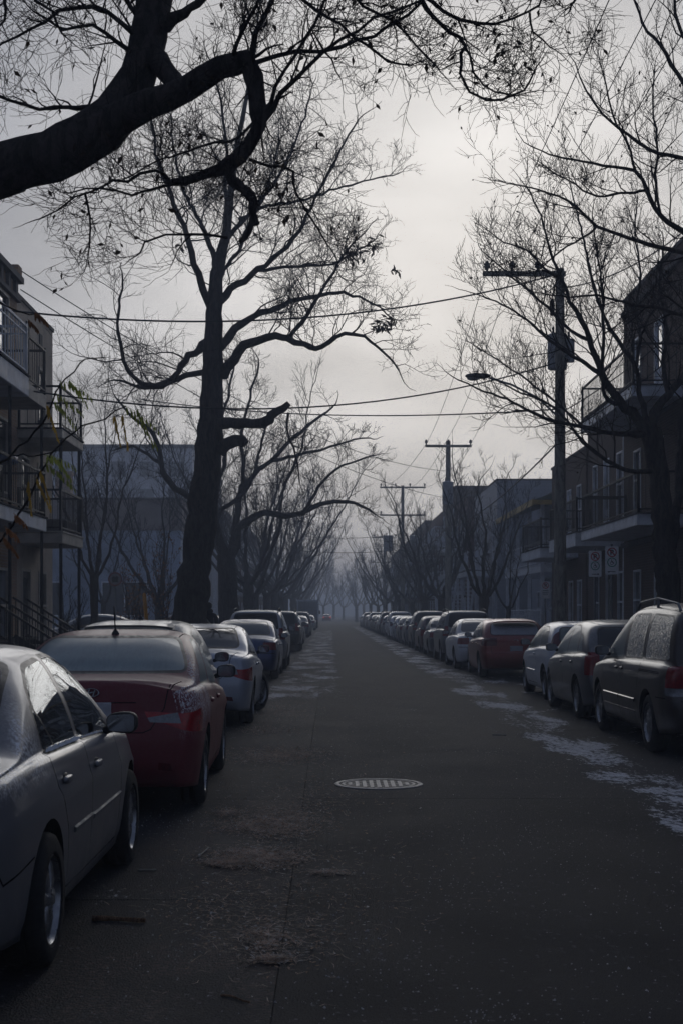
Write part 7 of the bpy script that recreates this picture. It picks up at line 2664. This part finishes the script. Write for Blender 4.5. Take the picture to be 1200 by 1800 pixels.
# low-detail prototypes for the far rows
q0 = build_car(sedan(), "parked_sedan", paints['charcoal'], G_DARK, G_TINT, 0)
put(q0, 4.48, 76.2, "dark sedan with a frosted roof, level with the second utility pole", "car", GCR)
q1 = build_car(suv(1.72), "parked_suv", paints['black'], G_DARK, G_DARK, 0)
put(q1, 4.55, 64.7, "black sport utility standing taller than its neighbours on the right", "car", GCR)
q2 = build_car(hatch(), "parked_hatchback", paints['grey'], G_DARK, G_TINT, 0)
put(q2, 4.50, 70.4, "grey hatchback just beyond the tall black sport utility", "car", GCR)
lo = {'sedan': (q0, paints['charcoal'], "parked_sedan"), 'suv': (q1, paints['black'], "parked_suv"), 'hatch': (q2, paints['grey'], "parked_hatchback")}
farc = [
    ('sedan', 'lightblue', 4.5, 82.0, "pale blue sedan just past the second utility pole", GCR), ('hatch', 'white', 4.45, 87.7, "white hatchback two past the second utility pole", GCR),
    ('suv', 'white', 4.6, 93.5, "tall white sport utility beyond the white hatchback on the right", GCR), ('hatch', 'silver', 4.45, 99.4, "silver hatchback directly beyond the tall white sport utility", GCR),
    ('suv', 'black', 4.5, 105.4, "far black sport utility before the row fades on the right", GCR), ('sedan', 'grey', 4.5, 111.3, "grey sedan first past the far black sport utility", GCR),
    ('sedan', 'silver', 4.45, 117.2, "silver sedan second past the far black sport utility", GCR), ('hatch', 'charcoal', 4.5, 122.9, "charcoal hatchback third past the far black sport utility", GCR),
    ('sedan', 'beige', 4.5, 128.8, "beige sedan fourth past the far black sport utility", GCR), ('suv', 'pale', 4.5, 134.8, "pale crossover fifth past the far black sport utility", GCR),
    ('sedan', 'wine', 4.45, 140.8, "wine-coloured sedan far down the right row", GCR), ('hatch', 'white', 4.5, 146.6, "tiny white hatchback near the end of the right row", GCR),
    ('sedan', 'black', 4.5, 152.5, "tiny black sedan near the end of the right row", GCR), ('suv', 'grey', 4.5, 158.5, "tiny grey crossover near the end of the right row", GCR),
    ('sedan', 'white', 4.5, 164.5, "tiny white sedan at the end of the right row", GCR), ('sedan', 'silver', 4.5, 170.5, "last visible silver sedan of the right row", GCR),
    ('sedan', 'charcoal', -2.2, 66.8, "charcoal sedan hidden beyond the black sport utility on the left", GCL), ('hatch', 'silver', -2.2, 73.0, "silver hatchback two beyond the black sport utility on the left", GCL),
    ('suv', 'charcoal', -2.2, 101.0, "dim charcoal crossover shortly before the parked truck", GCL), ('sedan', 'grey', -2.2, 94.0, "dim grey sedan some way before the parked truck", GCL),
    ('sedan', 'pale', -2.2, 132.0, "pale sedan, last car before the parked truck", GCL),
]
for kind, col, x, y, lb, gr in farc:
    s = lo[kind]
    put(copy_car(s[0], s[1], paints[col], s[2]), x, y, lb, "car", gr, random.uniform(-.015, .015))
# cars standing crosswise in the side lot on the left
o = put(copy_car(lo['sedan'][0], lo['sedan'][1], paints['grey'], "parked_sedan"), -7.2, 51.5, "grey car parked crosswise behind the grey-green hatchback's roof", "car", "cars in the left side lot", PI / 2)
o.location.z = .12
o = put(copy_car(lo['hatch'][0], lo['hatch'][1], paints['charcoal'], "parked_hatchback"), -4.75, 57.5, "dark car parked crosswise beside the orange marker post", "car", "cars in the left side lot", PI / 2)
o.location.z = .12
o = put(copy_car(lo['sedan'][0], lo['sedan'][1], paints['red'], "driving_sedan"), -.6, 280.0, "tiny red-lit car driving away at the street's vanishing point", "car", None)
BRAKE = NT("brake_light_lit")
BRAKE.set(Base_Color=(.3, .01, .01), Emission_Color=(1, .06, .03), Emission_Strength=.7)
for q in o.children:
    if q.name.startswith("tail_light"):
        q.material_slots[0].link = 'OBJECT'
        q.material_slots[0].material = BRAKE.m

# --- box truck
tr = tag(empty("box_truck", (-2.35, 150.0, 0)), "pale blue-white box truck parked far down the left side", "truck")
BOXP = simple("truck_box_paint", (.52, .60, .70), .5, 0, .4, .1, 1.5)
MB().box(-1.15, 1.15, 0, 4.6, .85, 3.0).build("cargo_box", BOXP, tr, False, .05)
d = MB().box(-1.0, 1.0, -.03, 0, .98, 2.85).build("rear_door", simple("truck_door", (.26, .31, .38), .5), tr, False, .01)
for i in range(5):
    MB().box(-.98, .98, -.045, -.03, 1.15 + i * .36, 1.17 + i * .36).build("door_rib", STEEL, d)
m = MB()
m.prism([(4.65, .55), (6.6, .55), (6.65, 1.2), (5.95, 1.45), (5.5, 2.3), (4.65, 2.35)], 2.0, (-1.0, 0, 0), (0, 1, 0), (0, 0, 1), (1, 0, 0))
cab = m.build("cab", BOXP, tr, False, .06, seg=2)
MB().box(-1.01, 1.01, 4.9, 5.5, 1.5, 2.1).build("cab_window", G_DARK, cab)
MB().box(-1.1, 1.1, -.12, .05, .5, .72).build("bumper", M_BLACK, tr, False, .01)
MB().box(-.4, .4, .1, 6.2, .5, .85).build("chassis", M_UNDER, tr)
for s in (-1, 1):
    MB().box(s * .95 - .1, s * .95 + .1, -.05, -.001, .74, .94).build("tail_light", M_RED_L, tr)
    superbox("mirror", M_BLACK, tr, (s * 1.22, 5.6, 1.7), (.10, .06, .2), 3)
    for y in (1.1, 5.7):
        w = MB().lathe([(0, .13), (.25, .13), (.28, .1), (.42, .13), (.45, .08), (.45, -.08), (.42, -.13), (.25, -.13)], 24, 'X', (s * .9, y, .45))
        w.build("wheel", M_TYRE, tr, True)

# ------------------------------------------------------------------ small things on the road
# manhole cover
IRON = simple("frosted_cast_iron", (.19, .19, .20), .55, .3, .5, .2, 20, .2)
PIT_SHADE = simple("pit_shade", (.020, .020, .022), .7, .2, .4, .25, 20)
mh = tag(empty("manhole_cover", (.45, 13.25, .008)), "round iron grate cover set in the asphalt, pale with frost", "manhole")
m = MB()
m.lathe([(.365, -.004), (.365, .006), (.370, .008), (.402, .008), (.41, .004), (.41, -.006)], 64, 'Z')
m.build("frame", IRON, mh, True)
m = MB()
m.lathe([(.315, -.004), (.315, .006), (.340, .006), (.340, -.004)], 56, 'Z')
lid = m.build("rim", IRON, mh, True)
m = MB()
m.lathe([(0, .0012), (.38, .0012)], 48, 'Z')
m.build("pit_shade_disc", PIT_SHADE, mh)  # flat dark disc: its colour paints the shade of the recess under the bars
for i in range(-4, 5):
    x = i * .066
    hl = math.sqrt(max(0, .30 ** 2 - x * x)) * (.92 if abs(i) < 4 else .7)
    MB().box(x - .019, x + .019, -hl, hl, .0, .0065).build("grate_bar", IRON, mh, False, .002)
for y in (-.13, 0, .13):
    hl = math.sqrt(.30 ** 2 - y * y) - .03
    MB().box(-hl, hl, y - .012, y + .012, .0, .0045).build("cross_bar", IRON, mh)

# sticks
WOODY = bark("stick_bark", (.26, .155, .095), 3)


def stick(label, a, b, r, mat=WOODY, name="stick", bend=.01):
    n = 9
    t = np.linspace(0, 1, n)
    P = np.array(a)[None] * (1 - t)[:, None] + np.array(b)[None] * t[:, None]
    P[:, 1] += bend * np.sin(t * 5)
    P[:, 2] += r
    R = r * (1 + .12 * np.sin(t * 9)) * (1.1 - .25 * t)
    o = link(name, tubes(name, [(P, R, 9)], True, True), None, [mat])
    return tag(o, label, "stick", "sticks lying on the road")


def ground(px, py):
    d = CAM_H * FPX / (py - 1078)
    return ((px - 580) / FPX * d, d, .002)


stick("thick brown stick lying beside the silver sedan's rear wheel", ground(163, 1619), ground(256, 1622), .0125)
stick("thin pale twig on the slabs left of the leaf litter", ground(349, 1509), ground(368, 1491), .006, simple("pale_twig", (.33, .31, .27), .8))
stick("short pale twig close to the silver sedan's front wheel", ground(243, 1532), ground(276, 1531), .006, simple("pale_twig", (.33, .31, .27), .8))
stick("dark thin twig across the seam near the bottom edge", ground(388, 1752), ground(440, 1762), .004, bend=.02)
stick("pale scrap lying alone on the right of the asphalt strip", ground(864, 1293), ground(889, 1294), .010, simple("pale_twig", (.33, .31, .27), .8))

# leaf litter: thousands of stalks and leaflets, blown into drifts along the seam
g = np.random.default_rng(77)
piles = [  # px, py centre, half width px, half depth px, count
    (495, 1450, 70, 26, 1500), (440, 1455, 70, 14, 400), (455, 1510, 80, 18, 1500), (400, 1520, 40, 8, 350), (480, 1330, 75, 16, 1500), (530, 1325, 50, 8, 300), (575, 1537, 40, 5, 120),
    (470, 1285, 60, 10, 500), (470, 1655, 50, 30, 260), (540, 1420, 90, 40, 260), (500, 1250, 60, 18, 600), (520, 1215, 50, 12, 500), (480, 1690, 40, 6, 140), (560, 1640, 60, 40, 60), (400, 1430, 30, 8, 160), (470, 1600, 150, 120, 320), (520, 1380, 120, 60, 260), (380, 1600, 120, 60, 160), (600, 1540, 200, 120, 160), (500, 1188, 60, 10, 400), (530, 1160, 40, 10, 500)]
groups = {0: ([], []), 1: ([], []), 2: ([], [])}
for (px, py, hw, hd, n) in piles:
    for _ in range(int(n * 2.0)):
        x, y, z = ground(px + g.normal(0, .5) * hw, max(1100, py + g.normal(0, .5) * hd))
        if x < -1.9 and y < 11:
            continue
        k = int(g.choice(3, p=(.50, .36, .14)))
        V, F = groups[k]
        a = g.uniform(0, PI)
        L = g.uniform(.03, .095) if k == 0 else g.uniform(.014, .032)
        w = .0024 if k == 0 else L * .26
        if k == 0:
            a = g.normal(0, .9)
        c, s = math.cos(a), math.sin(a)
        z = .009 + abs(g.normal(0, .006))
        tilt = g.normal(0, .10) * L
        b = len(V)
        bend = g.normal(0, .2) * L
        p0 = (x - c * L / 2, y - s * L / 2, max(.009, z - tilt))
        p1 = (x - s * bend, y + c * bend, z + .002)
        p2 = (x + c * L / 2, y + s * L / 2, max(.009, z + tilt))
        wx, wy = -s * w, c * w
        V += [(p0[0] + wx * .4, p0[1] + wy * .4, p0[2]), (p0[0] - wx * .4, p0[1] - wy * .4, p0[2]), (p1[0] + wx, p1[1] + wy, p1[2]), (p1[0] - wx, p1[1] - wy, p1[2]), (p2[0] + wx * .4, p2[1] + wy * .4, p2[2]), (p2[0] - wx * .4, p2[1] - wy * .4, p2[2])]
        F += [(b, b + 1, b + 3, b + 2), (b + 2, b + 3, b + 5, b + 4)]
for k, (nm, col, lb) in enumerate((("leaf_stalks", (.56, .45, .37), "dry brown leaf stalks drifted along the left lane"), ("fallen_leaflets", (.36, .24, .17), "tiny brown fallen leaflets scattered over the left lane"), ("frosted_leaflets", (.52, .51, .50), "pale frosted leaflets scattered over the left lane"))):
    V, F = groups[k]
    tag(link(nm, np_mesh(nm, V, np.array(F)), None, [leafmat(nm + "_mat", col, .45)]), lb, "leaf litter", None, "stuff")

# road grit and ice crumbs: thousands of tiny stones
V, F = [], []
cl = [(g.uniform(-2.6, 5.4), 4.6 + 24 * g.random() ** 1.4, g.uniform(.15, .9)) for _ in range(90)]
for _ in range(8500):
    if g.random() < .62:
        q = cl[int(g.integers(90))]
        x, y = q[0] + g.normal(0, q[2] * .5), q[1] + g.normal(0, q[2])
    else:
        y = 4.6 + 24 * g.random() ** 1.5
        x = g.uniform(-2.6, 5.4)
    if y < 4.4:
        continue
    if x < -1.1 and y < 10.2:
        continue
    s = g.uniform(.0018, .0052) * (1.5 if g.random() < .06 else 1)
    z = .0055 if SL < x < SR else -.0005
    a = g.uniform(0, 6.28)
    b = len(V)
    for q in range(3):
        V.append((x + s * math.cos(a + q * 2.09) * 1.3, y + s * math.sin(a + q * 2.09) * 1.3, z))
    V.append((x + g.normal(0, .3) * s, y + g.normal(0, .3) * s, z + s * g.uniform(.9, 1.6)))
    F += [(b, b + 1, b + 3), (b + 1, b + 2, b + 3), (b + 2, b, b + 3)]
tag(link("road_grit", np_mesh("road_grit", V, np.array(F)), None, [simple("grit_pale", (.30, .31, .34), .7, 0, .5, .5, 60)]), "tiny pale stones and ice crumbs strewn over the asphalt", "grit", None, "stuff")

# ------------------------------------------------------------------ the walker on the left sidewalk
def skin_body(name, joints, edges, mat_of, mats, parent):
    names = list(joints)
    me = bpy.data.meshes.new(name)
    me.from_pydata([joints[n][:3] for n in names], [(names.index(a), names.index(b)) for a, b in edges], [])
    o = link(name, me)
    o.modifiers.new("skin", 'SKIN').use_smooth_shade = True
    for i, n in enumerate(names):
        sv = me.skin_vertices[0].data[i]
        r = joints[n][3]
        sv.radius = (r, joints[n][4] if len(joints[n]) > 4 else r)
        sv.use_root = (n == "pelvis")
    s = o.modifiers.new("sub", 'SUBSURF')
    s.levels = s.render_levels = 2
    dg = bpy.context.evaluated_depsgraph_get()
    ev = bpy.data.meshes.new_from_object(o.evaluated_get(dg))
    bpy.data.objects.remove(o)
    ev.materials.clear()
    ob = link(name, ev, parent, mats)
    for p in ev.polygons:
        p.material_index = mat_of(p.center)
        p.use_smooth = True
    return ob


COAT = simple("coat_black", (.016, .016, .019), .85, 0, .25, .3, 9)
TROUSER = simple("trousers_dark", (.028, .03, .038), .9, 0, .2, .25, 9)
SKINM = simple("skin", (.42, .26, .20), .6, 0, .4, .1, 9)
HAIR = simple("hair_dark", (.018, .014, .012), .6, 0, .4, .3, 30)
w = tag(empty("person", (at(367, 1078, 40.5).x, 40.5, .125)), "person in a dark coat with a shoulder bag walking away on the left sidewalk", "person")
J = {"pelvis": (0, 0, .96, .150, .115), "belly": (0, .01, 1.12, .150, .115), "chest": (0, .015, 1.30, .170, .115), "collar": (0, .01, 1.43, .105, .085), "neck": (0, .02, 1.52, .055), "head0": (0, .035, 1.60, .085, .095), "head1": (0, .04, 1.70, .085, .10),
     "shl": (-.19, .01, 1.41, .075), "ell": (-.25, -.05, 1.14, .058), "wrl": (-.23, .06, .90, .042), "hal": (-.225, .10, .82, .035), "shr": (.19, .01, 1.41, .075), "elr": (.25, -.01, 1.14, .058), "wrr": (.24, -.02, .90, .042), "har": (.235, .0, .82, .035),
     "hipl": (-.09, 0, .88, .105), "knl": (-.09, .14, .50, .072), "anl": (-.09, .06, .10, .05), "tol": (-.10, .22, .05, .045), "hipr": (.09, 0, .88, .105), "knr": (.09, -.04, .50, .072), "anr": (.09, -.28, .13, .05), "tor": (.10, -.16, .045, .045)}
E = [("pelvis", "belly"), ("belly", "chest"), ("chest", "collar"), ("collar", "neck"), ("neck", "head0"), ("head0", "head1"), ("collar", "shl"), ("shl", "ell"), ("ell", "wrl"), ("wrl", "hal"), ("collar", "shr"), ("shr", "elr"), ("elr", "wrr"), ("wrr", "har"),
     ("pelvis", "hipl"), ("hipl", "knl"), ("knl", "anl"), ("anl", "tol"), ("pelvis", "hipr"), ("hipr", "knr"), ("knr", "anr"), ("anr", "tor")]


def zone(c):
    if c.z > 1.50:
        return 2
    if abs(c.x) > .17 and c.z < .89:
        return 2
    if c.z < .80:
        return 1
    return 0


skin_body("body", J, E, zone, [COAT, TROUSER, SKINM], w)
superbox("hair", HAIR, w, (0, .015, 1.685), (.098, .108, .105), 2.3, 18, 12)
superbox("hood", COAT, w, (0, -.035, 1.535), (.135, .095, .075), 2.3, 18, 10)
for s in (-1, 1):
    for i in range(5):
        hx = s * .228 + (i - 2) * .016
        hy = (.105 if s < 0 else .005)
        if i == 4:
            ln = [(s * .20, hy + .02, .835), (s * .19, hy + .035, .80), (s * .19, hy + .04, .775)]
        else:
            L = (.075, .085, .08, .065)[i]
            ln = [(hx, hy, .815), (hx, hy + .006, .815 - L * .55), (hx, hy - .004, .815 - L)]
        link("finger", tubes("finger", [(np.array(ln), np.array([.010, .009, .006]), 7)], True, True), w, [SKINM])
m = MB()
m.bar((-.16, -.125, 1.42), (.20, -.13, 1.02), .045, .012, (0, 1, 0))
m.build("bag_strap", simple("strap_grey", (.30, .31, .33), .7), w)
superbox("shoulder_bag", simple("bag_grey", (.12, .125, .135), .7), w, (.25, -.10, .98), (.06, .15, .13), 3.5)
# garden wall and clutter beside the left house
m = MB()
for i in range(14):
    m.box(-6.1 - (i % 2) * .02, -5.85, 38.9 + i * .42, 39.28 + i * .42, .1, .78)
tag(m.build("garden_wall", P_STONE, None, False, .02), "low grey stone garden wall right of the left house stair", "wall")

# ------------------------------------------------------------------ haze
m = MB()
m.box(-1520, 1520, -420, 2520, -1.1, 20.2)
hz = m.build("haze", None)
hz.data.materials.clear()
hm = bpy.data.materials.new("mist")
hm.use_nodes = True
hn = hm.node_tree
hn.nodes.clear()
ho = hn.nodes.new("ShaderNodeOutputMaterial")
hv = hn.nodes.new("ShaderNodeVolumePrincipled")
hv.inputs['Color'].default_value = (.72, .82, 1.0, 1)
hv.inputs['Density'].default_value = .0033
hv.inputs['Anisotropy'].default_value = .3
hn.links.new(hv.outputs[0], ho.inputs['Volume'])
hz.data.materials.append(hm)
hz["kind"] = "stuff"
hz["label"] = "thin grey winter mist filling the street"
